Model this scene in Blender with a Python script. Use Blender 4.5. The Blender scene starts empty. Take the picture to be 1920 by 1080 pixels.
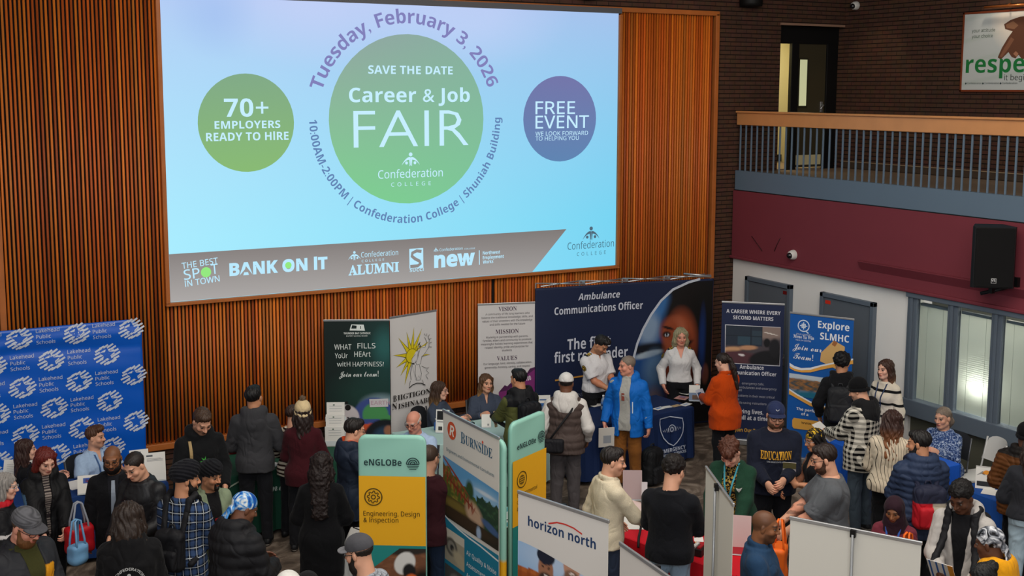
import bpy, bmesh, math, random
import numpy as np
from mathutils import Vector, Matrix
from mathutils.bvhtree import BVHTree

SC = bpy.context.scene
COL = SC.collection
rad = math.radians
A = np.array

# ------------------------------------------------------------------ camera
cam_d = bpy.data.cameras.new('camera')
cam = bpy.data.objects.new('camera', cam_d)
COL.objects.link(cam)
cam_d.sensor_width = 36.0
cam_d.lens = 41.26
cam_d.shift_y = -0.0472
cam_d.clip_end = 200
_yaw, _pitch, _roll = rad(29.02), rad(7.257), rad(0.124)
_f = Vector((math.sin(_yaw) * math.cos(_pitch), math.cos(_yaw) * math.cos(_pitch), -math.sin(_pitch)))
_r = Vector((math.cos(_yaw), -math.sin(_yaw), 0))
_u = _r.cross(_f)
_r2 = _r * math.cos(_roll) + _u * math.sin(_roll)
_u2 = _u * math.cos(_roll) - _r * math.sin(_roll)
cam.matrix_world = Matrix(((_r2.x, _u2.x, -_f.x, 0), (_r2.y, _u2.y, -_f.y, 0), (_r2.z, _u2.z, -_f.z, 5.0), (0, 0, 0, 1)))
SC.camera = cam

# ------------------------------------------------------------------ view, world, lamps
vs = SC.view_settings
SC.display_settings.display_device = 'sRGB'
vs.view_transform = 'Standard'
vs.look = 'None'
vs.gamma = 1.0
vs.use_curve_mapping = False
vs.exposure = 0.12

world = bpy.data.worlds.new('hall_air')
SC.world = world
world.use_nodes = True
_bg = world.node_tree.nodes['Background']
_bg.inputs[0].default_value = (1.0, 0.93, 0.86, 1)
_bg.inputs[1].default_value = 0.42


def lamp(name, kind, loc, energy, color=(1, 1, 1), size=1.0, size_y=None, target=None, spot=None, blend=.5):
    d = bpy.data.lights.new(name, kind)
    d.energy = energy
    d.color = color
    if kind == 'AREA':
        d.size = size
        if size_y:
            d.shape = 'RECTANGLE'
            d.size_y = size_y
    if kind == 'SPOT':
        d.spot_size = rad(spot)
        d.spot_blend = blend
        d.shadow_soft_size = size
    if kind == 'POINT':
        d.shadow_soft_size = size
    o = bpy.data.objects.new(name, d)
    COL.objects.link(o)
    o.location = loc
    if target is not None:
        o.rotation_euler = (Vector(target) - Vector(loc)).to_track_quat('-Z', 'Y').to_euler()
    return o


# ceiling lamps of the hall, unseen cool light from behind the camera, small downlights
lamp('ceiling_lamp_main', 'AREA', (6.0, 8.0, 8.3), 980, (1.0, .93, .84), 9, 9, target=(6.5, 9.5, 0))
lamp('wall_washer', 'SPOT', (11.2, 11.6, 8.2), 110, (1, .62, .30), .2, target=(10.7, 14.3, 4.6), spot=46, blend=.9)
lamp('rear_cool_light', 'AREA', (-1.0, -1.5, 8.0), 800, (.93, .96, 1.0), 9, 4, target=(7, 11, 1.0))  # cool area light from an unseen source behind the camera

# ------------------------------------------------------------------ materials
MATS = {}


def lin(c):
    if isinstance(c, str):
        c = c.lstrip('#')
        c = [int(c[i:i + 2], 16) / 255 for i in (0, 2, 4)]
    return tuple((x / 12.92 if x <= .04045 else ((x + .055) / 1.055) ** 2.4) for x in c)


def newmat(name):
    m = bpy.data.materials.new(name)
    m.use_nodes = True
    nt = m.node_tree
    b = nt.nodes['Principled BSDF']
    return m, nt, b


def nd(nt, typ, **kw):
    n = nt.nodes.new(typ)
    for k, v in kw.items():
        setattr(n, k, v)
    return n


def mat(color, rough=.6, metal=0., spec=.3, bump=0, bscale=60, emit=0, name=None, var=.0, vscale=8, alpha=None):
    """plain procedural material, optionally with noise variation and bump"""
    key = (color, rough, metal, spec, bump, bscale, emit, var, vscale, alpha)
    if key in MATS:
        return MATS[key]
    m, nt, b = newmat(name or 'paint_%d' % len(MATS))
    c = lin(color)
    b.inputs['Base Color'].default_value = (*c, 1)
    b.inputs['Roughness'].default_value = rough
    b.inputs['Metallic'].default_value = metal
    b.inputs['Specular IOR Level'].default_value = spec
    if emit:
        b.inputs['Emission Color'].default_value = (*c, 1)
        b.inputs['Emission Strength'].default_value = emit
    if alpha is not None:
        b.inputs['Alpha'].default_value = alpha
    if var or bump:
        tc = nd(nt, 'ShaderNodeTexCoord')
    if var:
        n = nd(nt, 'ShaderNodeTexNoise')
        n.inputs['Scale'].default_value = vscale
        n.inputs['Detail'].default_value = 4
        nt.links.new(tc.outputs['Object'], n.inputs['Vector'])
        mx = nd(nt, 'ShaderNodeMixRGB', blend_type='MULTIPLY')
        mx.inputs[0].default_value = 1
        mx.inputs[1].default_value = (*c, 1)
        mr = nd(nt, 'ShaderNodeMapRange')
        mr.inputs['To Min'].default_value = 1 - var
        mr.inputs['To Max'].default_value = 1 + var
        nt.links.new(n.outputs['Fac'], mr.inputs['Value'])
        nt.links.new(mr.outputs[0], mx.inputs[2])
        nt.links.new(mx.outputs[0], b.inputs['Base Color'])
    if bump:
        n2 = nd(nt, 'ShaderNodeTexNoise')
        n2.inputs['Scale'].default_value = bscale
        nt.links.new(tc.outputs['Object'], n2.inputs['Vector'])
        bp = nd(nt, 'ShaderNodeBump')
        bp.inputs['Strength'].default_value = bump
        bp.inputs['Distance'].default_value = .01
        nt.links.new(n2.outputs['Fac'], bp.inputs['Height'])
        nt.links.new(bp.outputs[0], b.inputs['Normal'])
    MATS[key] = m
    return m


def attr_mat(name, rough=.7, spec=.25, var=.12, vscale=40, bump=.25, bscale=160, sheen=0, stretch=None, folds=0):
    """reads the colour the surface itself was given (attribute Col), with a fine weave or grain"""
    m, nt, b = newmat(name)
    at = nd(nt, 'ShaderNodeAttribute')
    at.attribute_name = 'Col'
    tc = nd(nt, 'ShaderNodeTexCoord')
    mp = nd(nt, 'ShaderNodeMapping')
    if stretch:
        mp.inputs['Scale'].default_value = stretch
    nt.links.new(tc.outputs['Object'], mp.inputs[0])
    n = nd(nt, 'ShaderNodeTexNoise')
    n.inputs['Scale'].default_value = vscale
    n.inputs['Detail'].default_value = 3
    nt.links.new(mp.outputs[0], n.inputs['Vector'])
    mr = nd(nt, 'ShaderNodeMapRange')
    mr.inputs['To Min'].default_value = 1 - var
    mr.inputs['To Max'].default_value = 1 + var
    nt.links.new(n.outputs['Fac'], mr.inputs['Value'])
    mx = nd(nt, 'ShaderNodeMixRGB', blend_type='MULTIPLY')
    mx.inputs[0].default_value = 1
    nt.links.new(at.outputs['Color'], mx.inputs[1])
    nt.links.new(mr.outputs[0], mx.inputs[2])
    nt.links.new(mx.outputs[0], b.inputs['Base Color'])
    b.inputs['Roughness'].default_value = rough
    b.inputs['Specular IOR Level'].default_value = spec
    if sheen:
        b.inputs['Sheen Weight'].default_value = sheen
    if bump:
        n2 = nd(nt, 'ShaderNodeTexNoise')
        n2.inputs['Scale'].default_value = bscale
        nt.links.new(mp.outputs[0], n2.inputs['Vector'])
        bp = nd(nt, 'ShaderNodeBump')
        bp.inputs['Strength'].default_value = bump
        bp.inputs['Distance'].default_value = .004
        nt.links.new(n2.outputs['Fac'], bp.inputs['Height'])
        nt.links.new(bp.outputs[0], b.inputs['Normal'])
        if folds:
            creases(nt, tc, bp, folds)
    return m


def creases(nt, tc, bp, k):
    """soft creases of worn cloth"""
    mp = nd(nt, 'ShaderNodeMapping')
    mp.inputs['Scale'].default_value = (1.0, 1.0, .62)
    mp.inputs['Rotation'].default_value = (.5, .45, .3)
    nt.links.new(tc.outputs['Object'], mp.inputs[0])
    n = nd(nt, 'ShaderNodeTexNoise')
    n.inputs['Scale'].default_value = 6.5
    n.inputs['Detail'].default_value = 1.2
    n.inputs['Distortion'].default_value = 1.1
    nt.links.new(mp.outputs[0], n.inputs['Vector'])
    m1 = nd(nt, 'ShaderNodeMath', operation='SUBTRACT')
    nt.links.new(n.outputs['Fac'], m1.inputs[0])
    m1.inputs[1].default_value = .5
    m2 = nd(nt, 'ShaderNodeMath', operation='ABSOLUTE')
    nt.links.new(m1.outputs[0], m2.inputs[0])
    b2 = nd(nt, 'ShaderNodeBump')
    b2.inputs['Strength'].default_value = k * .8
    b2.inputs['Distance'].default_value = .09
    nt.links.new(m2.outputs[0], b2.inputs['Height'])
    nt.links.new(b2.outputs[0], bp.inputs['Normal'])


M_SKIN = attr_mat('skin', rough=.5, spec=.35, var=.05, vscale=30, bump=.1, bscale=300)
M_CLOTH = attr_mat('woven_cloth', rough=.85, spec=.15, var=.10, vscale=60, bump=.3, bscale=220, sheen=.04, folds=.55)
M_KNIT = attr_mat('knitted_wool', rough=.95, spec=.1, var=.2, vscale=120, bump=.6, bscale=130, sheen=.04, folds=.4)
M_SHELL = attr_mat('shell_fabric', rough=.66, spec=.2, var=.06, vscale=30, bump=.15, bscale=90, folds=.6)
M_LEATHER = attr_mat('leather', rough=.48, spec=.3, var=.08, vscale=50, bump=.3, bscale=200, folds=.5)
M_HAIR = attr_mat('hair', rough=.5, spec=.35, var=.45, vscale=70, bump=.8, bscale=120, stretch=(1.6, 1.6, .22))
M_CURL = attr_mat('curly_hair', rough=.6, spec=.3, var=.5, vscale=60, bump=1.0, bscale=90)


def pattern_mat(name, kind, c1, c2, c3=None, sx=10, rough=.85, w=.5):
    """woven or knitted patterns: plaid, stripes, swirls"""
    m, nt, b = newmat(name)
    L = nt.links.new
    tc = nd(nt, 'ShaderNodeTexCoord')
    sep = nd(nt, 'ShaderNodeSeparateXYZ')
    b.inputs['Roughness'].default_value = rough
    b.inputs['Specular IOR Level'].default_value = .15

    def rgb(c):
        return (*lin(c), 1)

    def math_(op, a, v=None):
        n = nd(nt, 'ShaderNodeMath', operation=op)
        if hasattr(a, 'links'):
            L(a, n.inputs[0])
        else:
            n.inputs[0].default_value = a
        if v is not None:
            if hasattr(v, 'links'):
                L(v, n.inputs[1])
            else:
                n.inputs[1].default_value = v
        return n.outputs[0]

    def mix(f, a, c):
        n = nd(nt, 'ShaderNodeMixRGB')
        if hasattr(f, 'links'):
            L(f, n.inputs[0])
        else:
            n.inputs[0].default_value = f
        for i, q in ((1, a), (2, c)):
            if hasattr(q, 'links'):
                L(q, n.inputs[i])
            else:
                n.inputs[i].default_value = q
        return n.outputs[0]

    def band(src, scale, width, off=0.):
        f = math_('FRACT', math_('ADD', math_('MULTIPLY', src, scale), off))
        return math_('LESS_THAN', f, width)
    wob = nd(nt, 'ShaderNodeTexNoise')
    wob.inputs['Scale'].default_value = 5
    L(tc.outputs['Object'], wob.inputs['Vector'])
    add = nd(nt, 'ShaderNodeVectorMath', operation='MULTIPLY_ADD')
    L(wob.outputs['Color'], add.inputs[0])
    add.inputs[1].default_value = (.03, .03, .03)
    L(tc.outputs['Object'], add.inputs[2])
    L(add.outputs[0], sep.inputs[0])
    x, y, z = sep.outputs
    u = math_('ADD', x, math_('MULTIPLY', y, .8))
    if kind == 'plaid':
        a = band(u, sx, .5)
        c = band(z, sx, .5)
        s = math_('MULTIPLY', math_('ADD', a, c), .5)
        col = mix(s, rgb(c1), rgb(c2))
        if c3:
            t1 = band(u, sx, .07, .27)
            t2 = band(z, sx, .07, .27)
            col = mix(math_('MAXIMUM', t1, t2), col, rgb(c3))
    elif kind == 'hstripe':
        col = mix(band(z, sx, w), rgb(c1), rgb(c2))
    elif kind == 'vstripe':
        col = mix(band(u, sx, w), rgb(c1), rgb(c2))
    elif kind == 'check':
        t1 = band(u, sx, w)
        t2 = band(z, sx, w)
        col = mix(math_('MAXIMUM', t1, t2), rgb(c1), rgb(c2))
    elif kind == 'swirl':
        n = nd(nt, 'ShaderNodeTexNoise')
        n.inputs['Scale'].default_value = sx
        n.inputs['Detail'].default_value = 2
        n.inputs['Distortion'].default_value = 2.5
        L(tc.outputs['Object'], n.inputs['Vector'])
        r = nd(nt, 'ShaderNodeValToRGB')
        e = r.color_ramp.elements
        e[0].position = .36
        e[0].color = rgb(c1)
        e[1].position = .64
        e[1].color = rgb(c3 or c2)
        k = e.new(.5)
        k.color = rgb(c2)
        L(n.outputs['Fac'], r.inputs[0])
        col = r.outputs[0]
    L(col, b.inputs['Base Color'])
    n2 = nd(nt, 'ShaderNodeTexNoise')
    n2.inputs['Scale'].default_value = 200
    L(tc.outputs['Object'], n2.inputs['Vector'])
    bp = nd(nt, 'ShaderNodeBump')
    bp.inputs['Strength'].default_value = .3
    bp.inputs['Distance'].default_value = .004
    L(n2.outputs['Fac'], bp.inputs['Height'])
    L(bp.outputs[0], b.inputs['Normal'])
    creases(nt, tc, bp, .5)
    return m


# ------------------------------------------------------------------ objects
def link(o, parent=None):
    COL.objects.link(o)
    if parent is not None:
        o.parent = parent
    return o


def tag(o, label=None, cat=None, group=None, kind=None):
    if label:
        o['label'] = label
    if cat:
        o['category'] = cat
    if group:
        o['group'] = group
    if kind:
        o['kind'] = kind
    return o


def thing(name, label, cat, loc=(0, 0, 0), rz=0., group=None):
    o = bpy.data.objects.new(name, None)
    o.empty_display_size = .2
    link(o)
    o.location = loc
    o.rotation_euler = (0, 0, rz)
    return tag(o, label, cat, group)


def mesh_obj(name, V, F, material, parent=None, smooth=False, col=None, mids=None):
    """one mesh object from vertex and face arrays"""
    me = bpy.data.meshes.new(name)
    if isinstance(F, np.ndarray):
        V = np.asarray(V, np.float32)
        nf, k = F.shape
        me.vertices.add(len(V))
        me.vertices.foreach_set('co', V.ravel())
        me.loops.add(nf * k)
        me.loops.foreach_set('vertex_index', F.astype(np.int32).ravel())
        me.polygons.add(nf)
        me.polygons.foreach_set('loop_start', np.arange(0, nf * k, k, dtype=np.int32))
        me.update(calc_edges=True)
    else:
        me.from_pydata([tuple(map(float, v)) for v in V], [], [tuple(map(int, f)) for f in F])
        me.update()
    if smooth:
        me.polygons.foreach_set('use_smooth', np.ones(len(me.polygons), bool))
    ms = material if isinstance(material, (list, tuple)) else [material]
    for q in ms:
        me.materials.append(q)
    if mids is not None:
        me.polygons.foreach_set('material_index', np.asarray(mids, np.int32))
    if col is not None:
        at = me.color_attributes.new('Col', 'FLOAT_COLOR', 'POINT')
        c4 = np.ones((len(me.vertices), 4), np.float32)
        c4[:, :3] = col
        at.data.foreach_set('color', c4.ravel())
    o = bpy.data.objects.new(name, me)
    return link(o, parent)


class MB:
    """collects boxes, prisms, tubes and sheets into ONE mesh"""

    def __init__(s):
        s.v, s.f, s.m, s.ms, s.sm = [], [], [], [], []

    def mi(s, material):
        if material not in s.ms:
            s.ms.append(material)
        return s.ms.index(material)

    def add(s, V, F, material, smooth=False):
        b = len(s.v)
        s.v += [tuple(map(float, q)) for q in V]
        i = s.mi(material)
        for f in F:
            s.f.append(tuple(int(q) + b for q in f))
            s.m.append(i)
            s.sm.append(smooth)
        return s

    def box(s, c, d, material, R=None, bev=0.):
        c = A(c, float)
        hx, hy, hz = [q / 2 for q in d]
        if bev:
            bm = bmesh.new()
            bmesh.ops.create_cube(bm, size=1)
            for v in bm.verts:
                v.co = Vector((v.co.x * d[0], v.co.y * d[1], v.co.z * d[2]))
            bmesh.ops.bevel(bm, geom=bm.edges[:], offset=bev, segments=2, affect='EDGES', profile=.5)
            V = A([v.co[:] for v in bm.verts])
            F = [[v.index for v in f.verts] for f in bm.faces]
            bm.free()
        else:
            V = A([(x, y, z) for x in (-hx, hx) for y in (-hy, hy) for z in (-hz, hz)])
            F = [(0, 1, 3, 2), (4, 6, 7, 5), (0, 4, 5, 1), (2, 3, 7, 6), (0, 2, 6, 4), (1, 5, 7, 3)]
        if R is not None:
            V = V @ A(R).T
        return s.add(V + c, F, material)

    def tube(s, pts, r, material, n=8, closed=False, caps=True):
        pts = [A(p, float) for p in pts]
        rr = r if isinstance(r, (list, tuple, np.ndarray)) else [r] * len(pts)
        V, F = [], []
        N = len(pts)
        up = A((0, 0, 1.))
        for i, p in enumerate(pts):
            if closed:
                t = pts[(i + 1) % N] - pts[i - 1]
            else:
                t = pts[min(i + 1, N - 1)] - pts[max(i - 1, 0)]
            t = t / (np.linalg.norm(t) + 1e-9)
            a = np.cross(t, up)
            if np.linalg.norm(a) < .05:
                a = np.cross(t, A((1., 0, 0)))
            a /= np.linalg.norm(a)
            b = np.cross(a, t)
            for k in range(n):
                w = 2 * math.pi * k / n
                V.append(p + rr[i] * (a * math.cos(w) + b * math.sin(w)))
        for i in range(N if closed else N - 1):
            j = (i + 1) % N
            for k in range(n):
                k2 = (k + 1) % n
                F.append((i * n + k, i * n + k2, j * n + k2, j * n + k))
        if caps and not closed:
            F.append(tuple(range(n - 1, -1, -1)))
            F.append(tuple((N - 1) * n + k for k in range(n)))
        return s.add(V, F, material, True)

    def prism(s, poly, y0, y1, material, M=None):
        """polygon in x,z extruded along y"""
        n = len(poly)
        V = [(p[0], y0, p[1]) for p in poly] + [(p[0], y1, p[1]) for p in poly]
        F = [tuple(range(n)), tuple(range(2 * n - 1, n - 1, -1))] + [(i, i + n, (i + 1) % n + n, (i + 1) % n) for i in range(n)]
        V = A(V, float)
        if M is not None:
            V = V @ A(M)[:3, :3].T + A(M)[:3, 3]
        return s.add(V, F, material)

    def lathe(s, prof, c, material, n=20):
        """profile (r,z) about the vertical through c"""
        V, F = [], []
        for r, z in prof:
            for k in range(n):
                w = 2 * math.pi * k / n
                V.append((c[0] + r * math.cos(w), c[1] + r * math.sin(w), c[2] + z))
        for i in range(len(prof) - 1):
            for k in range(n):
                k2 = (k + 1) % n
                F.append((i * n + k, i * n + k2, (i + 1) * n + k2, (i + 1) * n + k))
        F.append(tuple(range(n - 1, -1, -1)))
        F.append(tuple((len(prof) - 1) * n + k for k in range(n)))
        return s.add(V, F, material, True)

    def grid(s, fn, nu, nv, material, smooth=True, closed_u=False):
        V = [fn(i / (nu - (0 if closed_u else 1)), j / (nv - 1)) for j in range(nv) for i in range(nu)]
        F = []
        for j in range(nv - 1):
            for i in range(nu if closed_u else nu - 1):
                i2 = (i + 1) % nu
                F.append((j * nu + i, j * nu + i2, (j + 1) * nu + i2, (j + 1) * nu + i))
        return s.add(V, F, material, smooth)

    def build(s, name, parent=None):
        me = bpy.data.meshes.new(name)
        me.from_pydata(s.v, [], s.f)
        for q in s.ms:
            me.materials.append(q)
        me.polygons.foreach_set('material_index', A(s.m, np.int32))
        me.polygons.foreach_set('use_smooth', A(s.sm, bool))
        me.update()
        o = bpy.data.objects.new(name, me)
        return link(o, parent)


def structure(o):
    o['kind'] = 'structure'
    return o


# ------------------------------------------------------------------ soft solids: distance fields turned into one continuous skin
def cone(a, b, ra, rb, k=.01, flat=None, cut=False, op='+', cuta=False):
    a = A(a, float)
    b = A(b, float)
    m = max(ra, rb)
    lo = np.minimum(a, b) - m
    hi = np.maximum(a, b) + m
    ba = b - a
    L2 = max(ba @ ba, 1e-9)
    L = math.sqrt(L2)

    def fn(X, Y, Z):
        x, y, z = X - a[0], Y - a[1], Z - a[2]
        tt = (x * ba[0] + y * ba[1] + z * ba[2]) / L2
        t = np.clip(tt, 0, 1)
        x, y, z = x - t * ba[0], y - t * ba[1], z - t * ba[2]
        q = x * x + y * y + z * z
        if flat is not None:
            n, ratio = flat
            pn = x * n[0] + y * n[1] + z * n[2]
            q = q + (1 / ratio ** 2 - 1) * pn * pn
        d = np.sqrt(q) - (ra + t * (rb - ra))
        if flat is not None:
            d = d * (.5 + .5 * flat[1])
        if cut:
            d = np.maximum(d, (tt - 1) * L)
        if cuta:
            d = np.maximum(d, -tt * L)
        return d
    return fn, lo, hi, k, op


def ell(c, r, R=None, k=.01, op='+'):
    c = A(c, float)
    r = A(r, float)
    m = r.max() if R is not None else r
    R_ = None if R is None else A(R, float)

    def fn(X, Y, Z):
        x, y, z = X - c[0], Y - c[1], Z - c[2]
        if R_ is not None:
            x, y, z = (x * R_[0, 0] + y * R_[1, 0] + z * R_[2, 0], x * R_[0, 1] + y * R_[1, 1] + z * R_[2, 1],
                       x * R_[0, 2] + y * R_[1, 2] + z * R_[2, 2])
        k0 = np.sqrt((x / r[0]) ** 2 + (y / r[1]) ** 2 + (z / r[2]) ** 2)
        k1 = np.sqrt((x / r[0] ** 2) ** 2 + (y / r[1] ** 2) ** 2 + (z / r[2] ** 2) ** 2) + 1e-9
        return k0 * (k0 - 1) / k1
    return fn, c - m, c + m, k, op


def rbox(c, hs, R=None, rr=.02, k=.01, op='+'):
    c = A(c, float)
    hs = A(hs, float)
    R_ = np.eye(3) if R is None else A(R, float)
    m = np.abs(R_) @ hs

    def fn(X, Y, Z):
        x, y, z = X - c[0], Y - c[1], Z - c[2]
        q = [np.abs(x * R_[0, i] + y * R_[1, i] + z * R_[2, i]) - hs[i] + rr for i in range(3)]
        out = np.sqrt(np.maximum(q[0], 0) ** 2 + np.maximum(q[1], 0) ** 2 + np.maximum(q[2], 0) ** 2)
        return out + np.minimum(np.maximum(q[0], np.maximum(q[1], q[2])), 0) - rr
    return fn, c - m, c + m, k, op


def lathe_f(O, R, rows, k=.02, n=2.3, op='+', z0=None, z1=None):
    """upright body of changing elliptic section; rows of (z, rx, ry, yoff) in the frame O,R"""
    O = A(O, float)
    R = A(R, float)
    rows = A(rows, float)
    zs = rows[:, 0]
    z0 = zs[0] if z0 is None else z0
    z1 = zs[-1] if z1 is None else z1
    mr = max(rows[:, 1].max(), rows[:, 2].max()) + .05
    cs = A([O + R @ A((x, y, z)) for x in (-mr, mr) for y in (-mr, mr) for z in (z0, z1)])
    zz = np.linspace(zs[0], zs[-1], 60)

    def sm(col):  # smooth the piecewise profile
        v = np.interp(zz, zs, rows[:, col])
        for _ in range(3):
            v = np.convolve(np.pad(v, 2, 'edge'), np.ones(5) / 5, 'valid')
        return v
    RX, RY, YO = sm(1), sm(2), sm(3)

    def fn(X, Y, Z):
        x, y, z = X - O[0], Y - O[1], Z - O[2]
        x, y, z = (x * R[0, 0] + y * R[1, 0] + z * R[2, 0], x * R[0, 1] + y * R[1, 1] + z * R[2, 1],
                   x * R[0, 2] + y * R[1, 2] + z * R[2, 2])
        rx, ry, yo = np.interp(z, zz, RX), np.interp(z, zz, RY), np.interp(z, zz, YO)
        d = ((np.abs(x / rx) ** n + np.abs((y - yo) / ry) ** n) ** (1 / n) - 1) * np.minimum(rx, ry)
        return np.maximum(np.maximum(d, z0 - z), z - z1).astype(np.float32)
    return fn, cs.min(0), cs.max(0), k, op


def raw(fn, lo, hi, k=.01, op='+'):
    return fn, A(lo, float), A(hi, float), k, op


EDGES = [((0, 0, 0), (1, 0, 0)), ((0, 1, 0), (1, 1, 0)), ((0, 0, 1), (1, 0, 1)), ((0, 1, 1), (1, 1, 1)),
         ((0, 0, 0), (0, 1, 0)), ((1, 0, 0), (1, 1, 0)), ((0, 0, 1), (0, 1, 1)), ((1, 0, 1), (1, 1, 1)),
         ((0, 0, 0), (0, 0, 1)), ((1, 0, 0), (1, 0, 1)), ((0, 1, 0), (0, 1, 1)), ((1, 1, 0), (1, 1, 1))]


def nets(prims, h, disp=None, clip=None):
    """smooth union of the primitives, meshed as one continuous surface -> V, F(quads)"""
    pos = [p for p in prims if p[4] == '+']
    lo = np.min([p[1] for p in pos], 0) - 3 * h
    hi = np.max([p[2] for p in pos], 0) + 3 * h
    if clip is not None:
        lo = np.maximum(lo, clip[0])
        hi = np.minimum(hi, clip[1])
    n = np.maximum(np.ceil((hi - lo) / h).astype(int) + 1, 4)
    ax = [(lo[i] + h * np.arange(n[i])).astype(np.float32) for i in range(3)]
    D = np.full(n, 1., np.float32)
    for fn, l, u, k, op in prims:
        if op == '&':
            D = np.maximum(D, fn(ax[0][:, None, None], ax[1][None, :, None], ax[2][None, None, :]))
            continue
        i0 = np.clip(np.floor((l - k - 3 * h - lo) / h).astype(int), 0, n)
        i1 = np.clip(np.ceil((u + k + 3 * h - lo) / h).astype(int) + 1, 0, n)
        if (i1 <= i0).any():
            continue
        s = tuple(slice(i0[j], i1[j]) for j in range(3))
        d = fn(ax[0][s[0]][:, None, None], ax[1][s[1]][None, :, None], ax[2][s[2]][None, None, :])
        a = D[s]
        if op == '-':
            d = -d
            hh = np.maximum(k - np.abs(a - d), 0) / k
            D[s] = np.maximum(a, d) + hh * hh * k * .25
        else:
            hh = np.maximum(k - np.abs(a - d), 0) / k
            D[s] = np.minimum(a, d) - hh * hh * k * .25
    if disp is not None:
        D = D + disp(ax[0][:, None, None], ax[1][None, :, None], ax[2][None, None, :])
    D[0] = D[-1] = 1
    D[:, 0] = D[:, -1] = 1
    D[:, :, 0] = D[:, :, -1] = 1
    S = D < 0
    sh = tuple(np.array(S.shape) - 1)
    cnt = np.zeros(sh, np.int8)
    for a in (0, 1):
        for b in (0, 1):
            for c in (0, 1):
                cnt += S[a:a + sh[0], b:b + sh[1], c:c + sh[2]]
    act = (cnt > 0) & (cnt < 8)
    I = np.argwhere(act)
    idx = np.full(sh, -1, np.int32)
    idx[act] = np.arange(len(I))
    P = np.zeros((len(I), 3))
    C = np.zeros(len(I))
    for e0, e1 in EDGES:
        q0, q1 = I + e0, I + e1
        d0, d1 = D[q0[:, 0], q0[:, 1], q0[:, 2]], D[q1[:, 0], q1[:, 1], q1[:, 2]]
        c = (d0 < 0) != (d1 < 0)
        t = np.where(c, d0 / np.where(d0 == d1, 1, d0 - d1), 0)
        P += np.where(c[:, None], A(e0) + t[:, None] * (A(e1) - A(e0)), 0)
        C += c
    P = (P / C[:, None] + I) * h + lo
    F = []
    for a in range(3):
        b, c = (a + 1) % 3, (a + 2) % 3
        s0 = [slice(1, -1)] * 3
        s1 = [slice(1, -1)] * 3
        s0[a] = slice(0, -1)
        s1[a] = slice(1, None)
        x = S[tuple(s0)] != S[tuple(s1)]
        Q = np.argwhere(x)
        ins = S[tuple(s0)][x]
        off = np.ones(3, int)
        off[a] = 0
        Q = Q + off
        eb, ec = np.eye(3, dtype=int)[b], np.eye(3, dtype=int)[c]
        g = [Q - eb - ec, Q - ec, Q, Q - eb]
        f = np.stack([idx[q[:, 0], q[:, 1], q[:, 2]] for q in g], 1)
        f = np.where(ins[:, None], f, f[:, ::-1])
        F.append(f)
    F = np.concatenate(F) if F else np.zeros((0, 4), int)
    F = F[(F >= 0).all(1)]
    return P, F


def join(parts):
    V, F, b = [], [], 0
    for v, f in parts:
        V.append(v)
        F.append(f + b)
        b += len(v)
    return np.concatenate(V), np.concatenate(F)


def wrinkle(amp=.005, seed=0, f=1.):
    r = np.random.RandomState(seed)
    ph = r.rand(8) * 6.3

    def fn(X, Y, Z):
        u = 21 * f * Z + 8 * X + ph[0] + 1.8 * np.sin(13 * f * X + ph[1]) + 1.5 * np.sin(12 * Y + ph[2])
        v = 34 * f * Z + 22 * f * X - 17 * Y + ph[3] + 1.6 * np.sin(15 * Z + ph[4])
        w = (1 - 2 * np.abs(np.sin(u * .5)) ** .8) * .6 + (1 - 2 * np.abs(np.sin(v * .5)) ** .8) * .5
        m = .55 + .45 * np.sin(7 * X + 9 * Z + 6 * Y + ph[5])
        return (-amp * w * m).astype(np.float32)
    return fn


def vnoise3(X, Y, Z, seed=0):
    """smooth lattice noise, -1..1"""
    X, Y, Z = np.broadcast_arrays(X, Y, Z)

    def h(i, j, k):
        q = (i * 374761393 + j * 668265263 + k * 2147483647 + seed * 144269) & 0xffffffff
        q = ((q ^ (q >> 13)) * 1274126177) & 0xffffffff
        return ((q ^ (q >> 16)) & 0xffff) / 32767.5 - 1
    i, j, k = (np.floor(q).astype(np.int64) for q in (X, Y, Z))
    x, y, z = X - i, Y - j, Z - k
    x, y, z = (q * q * (3 - 2 * q) for q in (x, y, z))
    out = 0
    for a in (0, 1):
        for b in (0, 1):
            for c in (0, 1):
                out = out + h(i + a, j + b, k + c) * (x if a else 1 - x) * (y if b else 1 - y) * (z if c else 1 - z)
    return out
# ------------------------------------------------------------------ people
def rotz(a):
    c, s = math.cos(a), math.sin(a)
    return A(((c, -s, 0), (s, c, 0), (0, 0, 1)))


def rotx(a):
    c, s = math.cos(a), math.sin(a)
    return A(((1, 0, 0), (0, c, -s), (0, s, c)))


def roty(a):
    c, s = math.cos(a), math.sin(a)
    return A(((c, 0, s), (0, 1, 0), (-s, 0, c)))


def unit(v):
    v = A(v, float)
    return v / (np.linalg.norm(v) + 1e-9)


TORSO_M = [(-.06, .150, .105, 0), (.04, .166, .116, -.005), (.10, .160, .110, 0), (.17, .146, .102, .005), (.28, .152, .108, .005),
           (.38, .166, .116, .004), (.43, .164, .108, -.004), (.475, .138, .090, -.012), (.515, .095, .072, -.016), (.545, .066, .062, -.018), (.57, .058, .058, -.018)]
TORSO_F = [(-.06, .155, .112, -.005), (.02, .174, .123, -.01), (.08, .164, .113, -.005), (.17, .128, .095, .005), (.27, .138, .104, .01),
           (.35, .148, .126, .022), (.41, .146, .104, .006), (.455, .122, .084, -.010), (.50, .080, .066, -.015), (.535, .058, .055, -.016), (.56, .052, .052, -.016)]


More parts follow.
